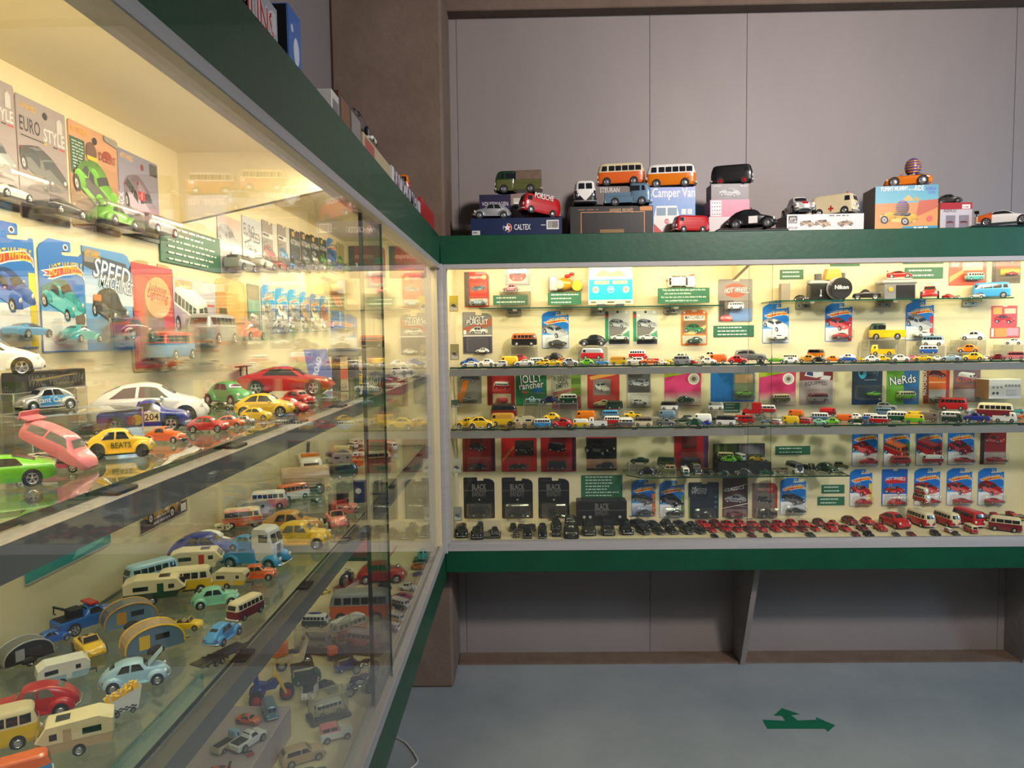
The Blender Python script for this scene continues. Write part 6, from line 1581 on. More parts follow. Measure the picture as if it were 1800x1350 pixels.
def cross(o):
    for m in (MB().box(-.06, .06, -.2105, -.206, .13, .16), MB().box(-.015, .015, -.211, -.206, .085, .205)): O('red_cross', m, o, ['red'])
    O('beacon', MB().cyl((.3, 0, .44), (.3, 0, .49), .02, 8), o, ['redl'])
vehicle('panel', 'cream', 1421, 1503, -18, AT, z3, Y=2.80, label='cream ambulance toy van with red cross on the model-kit box', extra=cross)
def d_mummy(p):
    p.grad(0, .0, 1, .65, 'e0a050', 'e8884a'); p.grad(0, .62, 1, 1, '5fb4c4', '3a98b4'); p.poly([(0, .0), (.45, .0), (.5, .08), (1, .10), (1, 0)], '2a9ab8'); p.poly([(.42, .66), (.53, .80), (.62, .66)], 'd8b060'); p.poly([(.60, .66), (.66, .76), (.72, .66)], 'c89a50'); p.poly([(.65, .3), (1, .5), (1, .68), (.7, .66)], 'c85a3a')
    p.text('YUMMY MUMMY', .30, .89, .075, 'f4f0e8', .44); p.text('IN HIS', .58, .89, .03, 'f4f0e8', .1); p.text('RIDE', .70, .88, .09, 'f4f0e8', .14); p.text('KANGA', .89, .88, .06, '4a4ac8', .16); p.text('TOYS', .89, .80, .045, '4a4ac8', .12)
    p.art('eggcar', ['amber', 'gold'], .38, .40, .62, 155); p.ell(.87, .26, .05, 'e0605a'); p.rect(.45, .02, 1, .10, '2a9ab8'); p.bars(.62, .88, .05, .03, 'f0f0ea', 3)
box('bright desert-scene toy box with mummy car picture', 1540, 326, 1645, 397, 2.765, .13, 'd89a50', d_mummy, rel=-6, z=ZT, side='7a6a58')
vehicle('eggcar', 'amber/gold', 1547, 1631, 186, AT, zt(1590, 326, 2.765), Y=2.82, label='amber toy car driven by a wrapped egg, on its box')
def d_redb(p):
    p.rect(0, 0, 1, 1, 'c9c2c6'); p.rect(0, .76, 1, 1, 'b0202c'); p.text('AISHUU', .30, .66, .10, '3a1a20', .4); p.rect(.68, .78, .94, .93, 'f0e6e0'); p.text('TOMY', .81, .81, .055, 'b0202c', .2)
    for a in (.18, .60): p.rect(a, .10, a + .30, .55, '8a8088'); p.art('sport', ['darkred'], a + .15, .3, .26, 0)
box('red and grey window box with two small cars beside the desert box', 1652, 356, 1708, 396, 2.785, .07, 'c9c2c6', d_redb, z=ZT)
vehicle('beetle', 'darkgrey/white', 1640, 1684, 0, AT, zt(1675, 356, 2.785), Y=2.82, label='dark military toy car with white star on red and grey box')
q = thing('display_plinth', 'low black base under the white and orange race car', 'plinth', (hit(1758, 392, 1, 2.75).x, 2.75, ZT)); q['_place'] = ''
O('base_slab', MB().box(-.13, .13, -.04, .05, .0002, .008, bev=.003), q, ['black']); O('base_ridge', MB().box(-.12, .12, -.036, .046, .008, .010), q, ['darkgrey'])
vehicle('race', 'white/orange', 1709, 1806, 0, AT, ZT + .010, Y=2.75, label='white and orange racing toy coupe on a low black base', extra=lambda o: (O('orange_tail', Hull(KEYS['sport']).patch(-4.6, 4.6, (-.47, -.47), (-.20, -.20), off=.002, nx=6, nu=24), o, ['orange'])))

# ================================================================== TOP OF THE SIDE CASE
def tb(label, px0, px1, X, h, dep, base, draw=None, z=ZT, top=None, name='product_box', side=None):
    a = hit(px0, 400, 0, X).y; b = hit(px1, 400, 0, X).y
    return box(label, 0, 0, 0, 0, 0, dep, base, draw, rel=90, loc=(X, (a + b) / 2, z), W=b - a, H=h, top=top, name=name, side=side)
tb('pale grey film-title toy box with red lettering on side case', 250, 499, -.345, .084, .16, 'b9bcc2', lambda p: (p.rect(0, 0, 1, 1, 'b9bcc2'), p.text('GREMLINS', .70, .38, .10, 'd8242c', .52, out='f2eeee'), p.rect(.94, .55, .985, .9, 'e8e6e2')), top='1c1c1e')
tb('upright blue box with dark side on top of side case', 518, 539, -.345, .118, .13, '2f6fc0', lambda p: (p.rect(0, 0, 1, 1, '2f6fc0'), p.ell(.6, .5, .22, 'e4eef8', 1.6), p.ell(.3, .75, .1, 'cfe0f2')), side='15161a')
ATL = 'atop side case'
def topcar(t, c, px, X, z, L, head, lab):
    y = hit(px, 400, 0, X).y; nme, kind, cat, w = INFO[t]
    o = thing(nme, lab, cat, (X, y, z + .0002), R(head), None, L); o['_place'] = ''; o['_short'] = lab; car_parts(o, t, c.split('/'), True); return o
topcar('newb', 'white', 572, -.385, ZT, .085, 80, 'white toy car at the edge of the side case top')
tb('white carton with grey panel beside open brown box', 590, 602, -.345, .075, .10, 'd8d4cc', lambda p: p.rect(.1, .1, .9, .8, '77787a'))
tb('brown-lined open toy box with red car inside, atop side case', 603, 640, -.350, .098, .12, '4a4038', lambda p: (p.rect(.05, .05, .42, .92, '7a4a1e'), p.rect(.5, .05, .95, .9, '8a8580'), p.rect(.55, .1, .9, .45, 'b83a30')), top='7a4a1e', side='6a3c16')
topcar('truck', 'black/gold', 620, -.40, ZT + .0985, .15, 90, 'black and gold toy truck on the brown-lined box')
topcar('sport', 'white', 655, -.352, ZT + .0715, .06, 90, 'white toy coupe on the tan box')
tb('tan box with faint lettering atop side case', 643.5, 689, -.345, .071, .12, 'bfae88', lambda p: (p.rect(.04, .1, .35, .9, 'b0483c'), p.bars(.45, .9, .5, .06, '6a5a44', 2), p.bars(.45, .85, .25, .05, '6a5a44', 3)))
tb('long white box with bold dark lettering atop side case', 691, 740, -.345, .078, .12, 'c9c6cc', lambda p: (p.text('GAMES', .60, .2, .13, '4a4450', .7, .2), p.text('RACE', .2, .3, .12, '5a3a44', .3, .2), p.rect(.0, .0, .06, 1, 'e8e6e2')))
topcar('tow', 'black/yellow', 686, -.40, ZT + .0785, .11, -75, 'black and yellow toy truck on the long white box')
topcar('bay', 'red/amber', 706, -.40, ZT + .0785, .15, -80, 'red and amber toy bus on the long white box')
topcar('beetle', 'black', 745, -.42, ZT + .101, .16, -75, 'black toy car with white lamps on the red box')
tb('plain red box at the end of the side case top', 741, 769.5, -.345, .10, .12, 'b81c22', lambda p: (p.rect(0, 0, 1, 1, 'b81c22'), p.bars(.6, .9, .08, .06, 'e8b0a8', 3)))

# ================================================================== SIDE CASE: cards on its back panel
def tz(p, base): p.grad(.01, .01, .99, .99, *base)
def euro(art, txt=('EURO', 'STYLE')):
    def f(p):
        p.grad(.01, .10, .99, .99, '8e7a80', 'a49a9c'); p.grad(.01, .0, .99, .12, '2a2226', '4a3a40'); p.text(txt[0], .25, .71, .19, '2c2426', .40); p.text(txt[1], .74, .69, .18, 'dcd4d4', .44)
        p.rect(.06, .665, .52, .675, '2c2426'); p.rect(.70, .66, .80, .672, '2a2a30'); p.rect(.82, .66, .96, .672, 'c02a3a'); p.rect(.52, .66, .58, .672, 'd8b820')
        p.text('HOT WHEELS', .22, .89, .07, 'f0b828', .3, .2); p.poly([(.80, .80), (.92, .80), (.92, .90), (.86, .93), (.80, .90)], 'c9c4c6'); p.ell(.56, .90, .05, '2a2a2a'); p.art(art[0], art[1], .5, .44, .96, -58, 20)
    return f
PBx = dict(blis=(.06, .03, .98, .27), dep=.045)
card('L', -72, 104, 21, 352, 'ctab', '9a8a90', euro(('race', ['silver', 'pink'])), ('sport', ['white'], .52, .05, .78, 0), label='mauve hang card with white striped race car and style lettering', **PBx)
card('L', 24, 159, 112, 381, 'ctab', '9a8a90', euro(('sport', ['darkgrey', 'maroon'])), ('sport', ['black'], .52, .05, .80, 0), label='mauve hang card with dark coupe and style lettering', **PBx)
def desert(p):
    p.grad(.01, .0, .99, .99, '8a6a50', 'd8a078'); p.rect(.01, .50, .30, .84, '2f5a44')
    for i in range(9): p.bars(.05, .27, .80 - i * .03, .010, 'c9dccb', i)
    p.ell(.42, .76, .11, '6a4a3a', 1.1); p.rect(.33, .68, .54, .72, 'e8c030'); p.text('DESERT', .76, .72, .10, 'a03a20', .36); p.ell(.76, .79, .09, 'a03a20', .6); p.text('HOT WHEELS', .2, .89, .07, 'f0b828', .3, .2); p.ell(.5, .88, .045, '2a2a2a'); p.art('beetle', ['lime', 'yellow'], .52, .42, .96, -56, 22); p.poly([(.7, .93), (.99, .90), (.99, .97), (.7, .98)], '9a9690')
card('L', 117, 205, 203, 397, 'ctab', 'c08a68', desert, ('beetle', ['lime', 'yellow'], .55, .05, .74, 0), label='tan hang card with green and yellow desert racer', **PBx)
def track(p):
    p.grad(.01, .0, .99, .99, 'a8a0bc', '8a8aa4'); p.text('TRACK', .09, .36, .12, 'f0f0f4', .30, rot=90); p.text('HOT WHEELS', .2, .89, .07, 'f0b828', .3, .2); p.ell(.58, .87, .045, '8a3a3a'); p.art('sedan', ['lilac', 'royal'], .55, .44, .9, -62, 22); p.rect(.45, .47, .62, .57, 'c83038'); p.text('1', .535, .485, .09, 'f4f0f0', .1); p.rect(.78, .82, .97, .96, '4a4a4c'); p.grad(.01, .0, .99, .10, '1c1a20', '3a3640')
card('L', 205, 256, 275, 412, 'ctab', '9a96b0', track, ('sedan', ['silver'], .55, .05, .78, 0), label='lilac hang card with rally hatchback beside the green sign', **PBx)
sign('L', 277, 387, 385, 459, 'large green caption sign below the cream gusset board', n=6, seed=20, col='4c7a66', tcol='cfe0d4')
def LHW(x0, y0, x1, y1, art, toy, lab, **k): HW(x0, y0, x1, y1, art, toy, lab, panel='L', dep=.04, **k)
LHW(-42, 378, 57, 614, ('newb', ['blue', 'olive']), ('sport', ['sky']), 'blue hang card with blue and olive car and yellow edge strip', band='e8d020')
LHW(63, 414, 146, 620, ('coupe', ['teal', 'cream']), ('coupe', ['teal']), 'blue hang card with teal race car numbered fifty', corner='6a5a4a')
def speed(p):
    p.grad(.01, .0, .99, .45, '2a7ac8', '7ab4e0'); p.grad(.01, .45, .99, .80, 'd8e8f2', '3a8ad0'); p.poly([(.0, .80), (.99, .62), (.86, .88), (.0, .93)], '3a3a40'); p.rect(.03, .84, .30, .97, '8a8480'); p.text('SPEED', .54, .685, .22, 'e8eef4', .74, .2, -6, out='2a4a78'); p.text('MACHINES', .62, .595, .15, 'e8eef4', .68, .2, -6, out='2a4a78'); p.text('HOT WHEELS', .18, .89, .07, 'f0b828', .28, .2); p.art('beetle', ['darkgrey', 'orange'], .5, .42, .74, -60); p.rect(.16, .48, .30, .54, 'e0703a')
card('L', 142, 428, 231, 617, 'cut', '4a90d0', speed, ('newb', ['maroon'], .6, .10, .72, 0), (.18, .08, .99, .34), 'blue and white hang card with dark car and speed lettering', dep=.045)
def jl2(p): p.grad(.04, .03, .96, .97, 'c83a44', 'b82c36'); p.rect(.30, .30, .72, .62, '8a6a4a'); p.ell(.6, .68, .30, 'd8a878', .8); p.text('Johnny', .58, .73, .10, 'b8402c', .4, .2, -6); p.text('Lightning', .58, .66, .11, 'b8402c', .46, .2, -6)
card('L', 224, 453, 305, 655, 'arch', 'b89a62', jl2, ('bus', ['sky', 'red'], .55, .10, .72, 0), (.12, .06, .95, .40), 'gold-edged red bubble card with small blue van', dep=.05)
card('L', 300, 486, 379, 612, 'rect', 'b4aab8', d_plain(grads=[(.01, .0, .99, .99, '9a90a4', 'c8c0cc')], rects=[(.4, .62, .95, .66, 'c84a4a'), (.45, .70, .95, .74, 'd8d4dc')], texts=[('HOT WHEELS', .24, .86, .08, 'f0b828', dict(maxw=.36, shear=.2))], art=('bus', ['lilac', 'white'], .42, .50, .8, -55)), ('bus', ['silver'], .55, .05, .7, 0), (.1, .03, .98, .32), 'lilac hang card with lilac van picture', dep=.05)
card('L', 376, 486, 432, 606, 'arch', 'c8a050', d_plain(grads=[(.05, .04, .95, .9, 'c8682c', 'd89a4a')], rects=[(.1, .25, .5, .55, '5a4a2a')], ells=[(.62, .62, .30, 'e0b060', 1.2)]), ('coupe', ['orange'], .55, .06, .7, 0), (.1, .04, .95, .4), 'orange and gold bubble card beside the blue row', dep=.045)
card('L', 433, 498, 455, 590, 'rect', '4a5a50', d_plain(rects=[(.05, .45, .95, .7, '3f9a92'), (.1, .05, .9, .4, '7a7468'), (.1, .75, .8, .95, '6a645a')], texts=[], art=('bus', ['red', 'white'], .5, .3, .7, -40)), None, (.1, .04, .9, .4), 'teal and grey hang card before the blue row', dep=.035)
xs = [457, 483, 505, 526, 544, 561, 577]
for i in range(6):
    LHW(xs[i], 499 + i * 4.2, xs[i + 1] - 1.5, 586 - i * .8, (('beetle', 'sport', 'newb', 'coupe', 'sport', 'beetle')[i], [('silver', 'white', 'silver', 'tan', 'cream', 'orange')[i]]), (('beetle', 'sport', 'newb', 'coupe', 'sport', 'beetle')[i], [('silver', 'white', 'silver', 'grey', 'white', 'red')[i]]), 'blue hang card with %s in the side case row of six' % ('silver round-backed car', 'white coupe', 'silver dome-roofed car', 'tan vintage coupe', 'cream coupe', 'orange round-backed car')[i])
card('L', 579, 500, 604, 580, 'rect', 'b8a860', d_plain(rects=[(.05, .5, .95, .95, '8a6a5a'), (.05, .05, .95, .45, '4a8ac0')], art=('coupe', ['orange'], .5, .7, .8, -40)), None, (.1, .05, .9, .45), 'yellow-brown hang card at the far end of the blue row', dep=.03)
Y1 = dict(dep=.04, blis=(.08, .03, .97, .28))
card('L', 380, 372, 422, 478, 'ctab', 'a89aa4', lambda p: (p.grad(.01, .0, .99, .99, 'b0b4c4', 'd8a090'), p.art('sedan', ['silver'], .45, .60, .9, -50)), ('sedan', ['silver'], .5, .05, .78, 0), label='silver and peach hang card just past the gusset board', **Y1)
card('L', 424, 376, 458, 474, 'ctab', 'c4c8cc', lambda p: (p.grad(.01, .0, .99, .99, 'd8d4d4', 'b4bcc8'), p.text('EURO', .34, .66, .22, '1c1c20', .56), p.text('SPEED', .62, .56, .20, '1c1c20', .6), p.rect(.1, .64, .9, .652, '1c1c20'), p.art('race', ['white'], .5, .36, .9, -40)), ('sport', ['white'], .5, .05, .78, 0), label='pale hang card with bold speed lettering and white race car', **Y1)
for i, (a, b, y, c, lb) in enumerate(((459, 485, 384, 'red', 'hang card with red car beside the speed card'), (487, 507, 392, 'sky', 'hang card with blue car beside the black cards'))):
    card('L', a, y, b, 476, 'ctab', '8a8078', lambda p, c=c: (p.grad(.01, .0, .99, .6, 'b0a8a4', '8a7a70'), p.rect(.0, .66, .99, .76, 'd8d4d0'), p.rect(.05, .69, .45, .74, '2a2a2c'), p.rect(.7, .1, .99, .98, 'c9c6c2'), p.art('race', [c], .45, .42, .86, -50)), ('sport', [c], .5, .05, .78, 0), label=lb, **Y1)
for i, (a, b, c) in enumerate(((508.5, 526, 'navy'), (527.5, 544, 'silver'), (545, 559.5, 'white'), (560.5, 573, 'lime'))):
    card('L', a, 400 + i * 5.5, b, 476, 'ctab', '1d1c1e', lambda p, c=c: (p.rect(.0, .62, .99, .74, '2a282a'), p.text('AUTOBAHN', .5, .64, .17, 'd8d6d0', .9), p.ell(.3, .88, .14, 'd8a828', .6), p.art('newb' if c in ('navy', 'lime') else 'sedan', [c], .5, .36, .84, -55)), ('sport', [c], .5, .05, .78, 0), label='black hang card with %s car in the side case top row' % c, **Y1)
LHW(574, 416, 590, 477, ('sport', ['blue']), ('sport', ['blue']), 'blue hang card at the end of the black card row')
card('L', 591, 424, 604, 477, 'ctab', 'b09a5a', d_plain(art=('sport', ['lime'], .5, .4, .8, -40)), ('sport', ['lime'], .5, .05, .7, 0), label='gold hang card with lime coupe beside the corner', **Y1)
for a, b, lb, g in ((614, 678, 'dark red end-panel card with green note', 1), (685, 750, 'dark red end-panel card nearest the pane', 0)):
    card('E', a, 431, b, 489, 'cut', '9a3a34', lambda p, g=g: (p.rect(.0, .02, .16, .98, '4a4440'), p.grad(.18, .02, .98, .4, '6a2a28', '8a3a34'), p.text('majorette', .42, .60, .14, 'e0b0a0', .5, .2), p.rect(.70, .42, .96, .62, '6a8a70' if g else '9a3a34'), p.art('sedan', ['darkgreen' if g else 'red'], .4, .3, .6, -20)), None, (.2, .05, .9, .5), lb, dep=.03)
card('L', 34, 880, 194, 1031, 'rect', 'b9b4ac', lambda p: (p.grad(0, .02, 1, .30, '1f8f8c', '3ab0a8'), p.rect(0, .30, 1, .36, '3a342c'), p.grad(0, .36, 1, 1, '6a625a', '9a9288'), p.poly([(.5, .04), (.9, .1), (.9, .25), (.6, .2)], '66c8c0')), None, (.05, .38, .95, .9), 'wide pack with teal bottom strip low on the side case panel', dep=.03)
card('L', 243, 868, 329, 941, 'rect', 'd8cfae', lambda p: (p.rect(0, .02, 1, .34, '3a3848'), p.bars(.25, .8, .22, .06, 'd8d4e0', 1), p.bars(.25, .7, .10, .05, 'b8b4c4', 2), p.rect(.84, .08, .96, .28, 'e0dcd4'), p.art('coe', ['gold', 'cream'], .45, .62, .8, -20)), None, None, 'cream pack with yellow hauler picture and dark strip', dep=0)

# ================================================================== SIDE CASE: vehicles
def left(place, z, txt):
    for ln in txt.strip().splitlines():
        ln = ln.strip()
        if not ln or ln[0] == '#': continue
        lab = None
        if ';' in ln: ln, lab = ln.split(';'); lab = lab.strip()
        f = ln.split(); t, c = f[0], f[1]; x0, x1, yb, rel = map(float, f[2:6]); zz = z; kw = {}
        for o in f[6:]:
            if o[0] == 'z': zz = z + float(o[1:])
            if o[0] == 'L': kw['L'] = float(o[1:])
            if o == 'smoky': kw['glass'] = 'glassl'
            if o == 'cap': kw['hub'] = 'whub'
        vehicle(t, c, x0, x1, rel, place, zz, yb=yb, label=lab, **kw)
def side_text(s, h=.1, col='e8e6e0', x=0.0, z=.15, y=.225, out=None, mirror=False):
    def f(o):
        pr = PR(1, 1, 0); pr.text(s, .5 + (x if not mirror else -x), z, h, col, .6, out=out)
        O('lettering', pr, o, ['print'], (0, -y if not mirror else y, 0), (0, 0, math.pi if mirror else 0))
    return f
# ---- upper shelf: clear risers first
riser(0, 0, 0, .085, SH1L, SH1L + .040, 'clear riser carrying the silver and blue car', loc=(-.578, .895, SH1L), W=.135, rz=R(60))
riser(0, 0, 0, .016, SH1L, SH1L + .064, 'clear riser carrying the black rally box', loc=(-.6495, .955, SH1L), W=.15, rz=R(90))
box('black rally box with faint lettering on a clear riser', 0, 0, 0, 0, 0, .018, '201e1a', lambda p: (p.text('WRC, Version 2014', .55, .25, .10, '6a665c', .8, .2), p.poly([(.2, .6), (.9, .8), (.8, .7), (.3, .5)], '8a7a4a')), rel=90, loc=(-.640, .955, SH1L + .064), W=.145, H=.026)
vehicle('newb', 'white', -70, 24, -5, 'on rally box', SH1L + .0905, yb=652, L=.105, label='white toy car on the black rally box')
vehicle('beetle', 'silver/blue', 19, 142, -152, '', SH1L + .040, yb=722, label='silver toy car with blue sides and lettering on a riser', extra=lambda o: (O('blue_side', Hull(KEYS['beetle']).patch(3.0, 4.9, (-.40, -.44), (.12, .18), off=.004, nx=8, nu=4), o, ['sky']), side_text('Stant Cars', .085, 'f2ece4', 0, .13, .190, mirror=True)(o)))
vehicle('dragbus', 'pink/magenta', 30, 168, -32, '', SH1L, yb=834, grow=1.14, label='pink tilted toy dragster van on upper shelf', glass='glassl')
vehicle('rod', 'yellow', 150, 275, -3, '', SH1L, yb=806, zs=1.22, label='yellow hot-rod toy car with big dark wheels', hub='darkgrey', extra=lambda o: (side_text('BEATS', .07, '5a5a20', .02, .13, .178)(o), O('engine_block', MB().box(-.50, -.40, -.09, .09, .12, .22, bev=.02).cyl((-.45, -.13, .19), (-.45, .13, .19), .03, 10), o, ['chrome'])))
left('on upper shelf, side case', SH1L, '''
coupe orange 253 333 781 -35 ;orange vintage toy coupe beside the yellow hot rod
beetle darkgreen 118 182 768 185 ;dark green toy car half behind the clear riser
newb red 328 406 762 -22 ;red dome-roofed toy car with white stripes, front row
newb orange 378 433 753 -22
newb silver 414 449 746 -22
newb yellow 421 481 741 -20 ;small yellow dome-roofed toy car in the front row
newb yellow/cream 412 521 735 -14 ;larger yellow dome-roofed toy car, upper shelf
newb red 471 545 729 -24 ;plain red dome-roofed toy car behind yellow one
beetle red/white 492 557 714 -45 ;red toy car with black bonnet stripe, upper shelf
beetle emerald/amber 358 450 708 -52 ;green toy car with yellow flames, upper shelf
race red 426 588 694 -12 ;large red winged toy race car, upper shelf
beetle olive 372 412 722 -20
sport white 545 590 678 -14
race yellow/black 563 602 655 -10
truck white/black 623 668 697 -30 ;white and black monster toy truck by the pane edge
newb yellow 622 648 668 -20
sport royal 662 690 672 -25
sport navy 672 700 667 -25
sport darkgrey 650 678 662 -25
beetle red 664 684 681 -35
sedan white 688 716 657 -5
sedan white/silver 704 728 655 -5
sedan red 610 640 655 -10
sport silver 606 636 646 -10
''')
vehicle('truck', 'royal/navy', 168, 345, -8, '', SH1L, yb=762, L=.110, label='deep blue racing toy truck numbered 204', extra=lambda o: (side_text('204', .075, '1a1a1a', .10, .14, .206)(o), O('number_plate', MB().box(.02, .19, -.2055, -.2035, .125, .235), o, ['cream']), O('bull_mark', MB().cyl((-.06, -.2035, .15), (-.06, -.2058, .15), .06, 16), o, ['yellow']), O('bull_mark', MB().cyl((-.12, -.2035, .14), (-.12, -.2058, .14), .05, 16), o, ['red'])))
vehicle('newb', 'white', 160, 368, -6, '', SH1L, yb=726, L=.158, label='large white dome-roofed toy car at the back of upper shelf', glass='glassl')
vehicle('sport', 'lime/white', -60, 53, 178, '', SH1L, yb=862, label='lime green toy coupe beside the pink dragster van', L=.085)
p = hit(604, 688, 2, SH1L)
q = thing('display_tower', 'black display tower with orange number plaque on upper shelf', 'display stand', (p.x, p.y + .02, SH1L)); q['_place'] = ''
O('tower_body', MB().box(-.028, .030, -.02, .02, .0002, .085, bev=.002), q, ['darkgrey']); O('tower_top', MB().box(-.036, .038, -.025, .025, .085, .105, bev=.003), q, ['grey'])
st = O('plaque_strip', MB().box(-.006, .012, -.0215, -.0205, .002, .085), q, ['cream']); O('orange_field', MB().box(-.006, .012, -.022, -.0215, .030, .055), st, ['orange'])
pr = PR(.02, .085, .0222); pr.ell(.65, .14, .36, '3a3024'); pr.ell(.65, .14, .30, 'e8d8b0'); pr.text('38', .65, .10, .34, '3a3024', .5); O('number', pr, st, ['print'])
loc = hit(552, 652, 2, SH1L + .02)
card('', 0, 0, 0, 0, 'rect', '6a72a8', d_plain(rects=[([(.1, .1), (.5, .4), (.9, .9), (.7, .9)], '8a92c8')], texts=[('ROAD', .5, .45, .2, 'e8e8f0', dict(maxw=.7, rot=60))]), label='slate blue leaning card behind the red race car', cat='card', name='leaning_card', loc=(-.585, 2.05, SH1L + .001), rotz=R(60), W=.09, H=.10, tilt=-14)
# ---- lower shelf
left('on lower shelf, side case', SH2L, '''
bus white/steel 631 649 766 30
loaf cream 614 640 779 35
bus white 611 630 787 -50
wagon yellow/cream 587 619 791 -30
bus white/purple 572 600 806 -60 ;white toy van with purple front, lower shelf
teardrop tan/silver 590 622 808 -20
loaf silver 583 620 818 0
loaf orange/white/red 619 641 807 0
loaf amber/orange 618 643 822 0
bay green/cream 641 686 818 10
sedan red 631 652 798 -10
beetle pink 671 689 805 -20
bus silver/white 675 700 794 -60
bay green/darkgreen 579 630 843 28 ;green toy van parked by the tow truck
beetle yellow/red 536 584 866 22 ;yellow toy car with red doors, lower shelf
wagon tan/tan 492 582 872 10 ;tan wooden toy wagon behind the white van
conv salmon/brown 569 613 932 -78 ;salmon toy car with brown soft top
bus pink/white 446 496 834 -5
awning orange/cream/salmon 398 449 852 0 ;orange toy van with salmon awning
caravan cream/cream/brown 378 402 864 0
loaf lilac/silver 414 474 899 15 ;pinkish silver toy caravan behind blue van
bus lightblue/white 398 437 910 28
bus white/orange 486 545 882 26 ;white toy van with orange racing number
sport green 546 567 886 -60
beetle gold 454 573 949 -14 ;large golden yellow toy car, rear of two
beetle yellow 468 588 969 -14 smoky ;large yellow toy car, front of two
beetle royal 298 424 960 -10 ;large deep blue toy car with chrome hubcaps
beetle orange 418 489 1023 -10 ;orange toy car beside the blue hauler
bus navy/lightblue 219 314 1014 26 ;blue toy van with pale blue roof
loaf white/lightblue 333 371 977 -30
caravan cream/cream/red 301 399 1008 -8 ;cream camping trailer with red door
caravan darkgreen/cream/green 219 334 1063 -6 ;cream camping trailer with green door and sill
bus yellow/cream 278 376 1047 -8 ;cream and yellow toy van between trailers
loaf yellow/cream/cream 372 442 1038 -20
beetle mint 337 422 1068 0 ;mint green toy car with brown roof
tow blue/black 93 213 1080 26 ;blue and black toy tow truck near the panel
rod blue/white 54 126 1107 26 ;blue toy hot rod with pale fin
teardrop grey/black/silver -6 99 1152 20 ;grey and black teardrop toy caravan
conv yellow 124 192 1162 -74 ;yellow open-top toy car facing out
teardrop grey/steel/gold 176 284 1112 12 ;grey teardrop toy caravan, rear of two
teardrop tan/steel/yellow 211 332 1158 14 ;grey teardrop toy caravan with yellow trim, front of two
conv yellow/gold 298 361 1112 -20
bus maroon/cream 398 468 1094 48 ;maroon and cream toy van by the shelf edge
loaf lightblue/white/white 60 164 1208 8 ;white and pale blue toy horse trailer
conv lightblue/white 0 1 0 0 L0.0001
'''.replace('conv lightblue/white 0 1 0 0 L0.0001\n', ''))
vehicle('flat', 'darkgrey/grey', 440, 575, -8, '', SH2L, yb=930, label='dark flat toy trailer behind the yellow cars')
vehicle('flat', 'black/darkgrey', 336, 440, 40, '', SH2L, yb=1176, label='dark flat toy trailer under the blue car')
vehicle('beetle', 'sky', 354, 430, 58, '', SH2L + .011, yb=1140, label='sky blue toy car on the flat dark trailer by the shelf edge')
vehicle('coe', 'sky/white', 386, 518, -32, '', SH2L, yb=1008, label='sky blue toy hauler with white cab')
vehicle('beetle', 'sky', 404, 466, -28, '', SH2L + .030, yb=972, label='small sky blue toy car riding on the hauler', L=.062)
def openhood(o):
    O('open_bonnet', MB().add([(.20, -.11, .25), (.20, .11, .25), (.40, .09, .44), (.40, -.09, .44), (.20, -.11, .262), (.20, .11, .262), (.40, .09, .452), (.40, -.09, .452)], [(3, 2, 1, 0), (4, 5, 6, 7), (0, 1, 5, 4), (1, 2, 6, 5), (2, 3, 7, 6), (3, 0, 4, 7)]), o, ['lightblue'])
vehicle('beetle', 'lightblue', 176, 300, 0, '', SH2L, yb=1211, label='pale blue toy car with its bonnet raised', extra=openhood)
vehicle('fries', 'white', 178, 254, 14, '', SH2L, yb=1262, label='white fries-carton toy car with checker band')
vehicle('beetle', 'red', -24, 150, 172, '', SH2L, yb=1272, label='large red toy car beside the yellow and cream van, lower shelf', glass='glassl')
vehicle('caravan', 'tan/cream/tan', 62, 208, 176, '', SH2L, yb=1330, label='beige camping trailer hitched to the yellow van', zs=1.1)
vehicle('bus', 'yellow/cream', -75, 52, 176, '', SH2L, yb=1330, label='yellow and cream toy van towing the beige trailer', L=.075)
vehicle('panel', 'sky/orange', -20, 85, 178, '', SH2L, yb=1388, label='sky blue and orange toy van beside the beige trailer', L=.05)
# odd things on the lower shelf
def onshelf(x, y, z): return hit(x, y, 2, z)
p = onshelf(366, 912, SH2L + .03); q = thing('inflated_cushion', 'white inflated cushion shape on the white trailer', 'toy', (p.x * .9, p.y * .9, SH2L + .0225)); q['_place'] = ''
O('inflated_body', MB().sph((0, 0, .012), (.026, .016, .012), 16, 10), q, ['white']); O('seam', MB().cyl((0, 0, .0115), (0, 0, .0125), .0262, 20), q, ['cream'])
p = onshelf(372, 928, SH2L); q = thing('toy_boat_trailer', 'white covered toy boat on a red trailer', 'toy trailer', (p.x * .89, p.y * .89, SH2L), R(30)); q['_place'] = ''
O('boat_cover', MB().sph((-.012, 0, .014), (.048, .022, .016), 16, 8, zmin=.006), q, ['white']); O('trailer_bed', MB().box(.02, .075, -.018, .018, .004, .016, bev=.002).box(.07, .13, -.003, .003, .004, .008), q, ['red'])
p = onshelf(630, 885, SH2L); q = thing('toy_can', 'blue drinks-can toy beside the salmon trailer', 'toy', (p.x, p.y + .02, SH2L)); q['_place'] = ''
O('can_body', MB().cyl((0, 0, .0002), (0, 0, .052), .016, 18), q, ['navy']); O('can_lid', MB().cyl((0, 0, .052), (0, 0, .055), .014, 18), q, ['silver']); O('white_mark', MB().cyl((0, -.0155, .03), (0, -.0166, .03), .007, 12), q, ['white'])
p = onshelf(592, 905, SH2L); q = thing('toy_crate', 'black and red toy crate behind the salmon car', 'toy', (p.x, p.y + .02, SH2L), R(10)); q['_place'] = ''
O('crate_body', MB().box(-.022, .022, -.02, .02, .0002, .05, bev=.002), q, ['black']); O('red_panel', MB().box(-.015, .02, -.0208, -.02, .006, .034), q, ['red'])
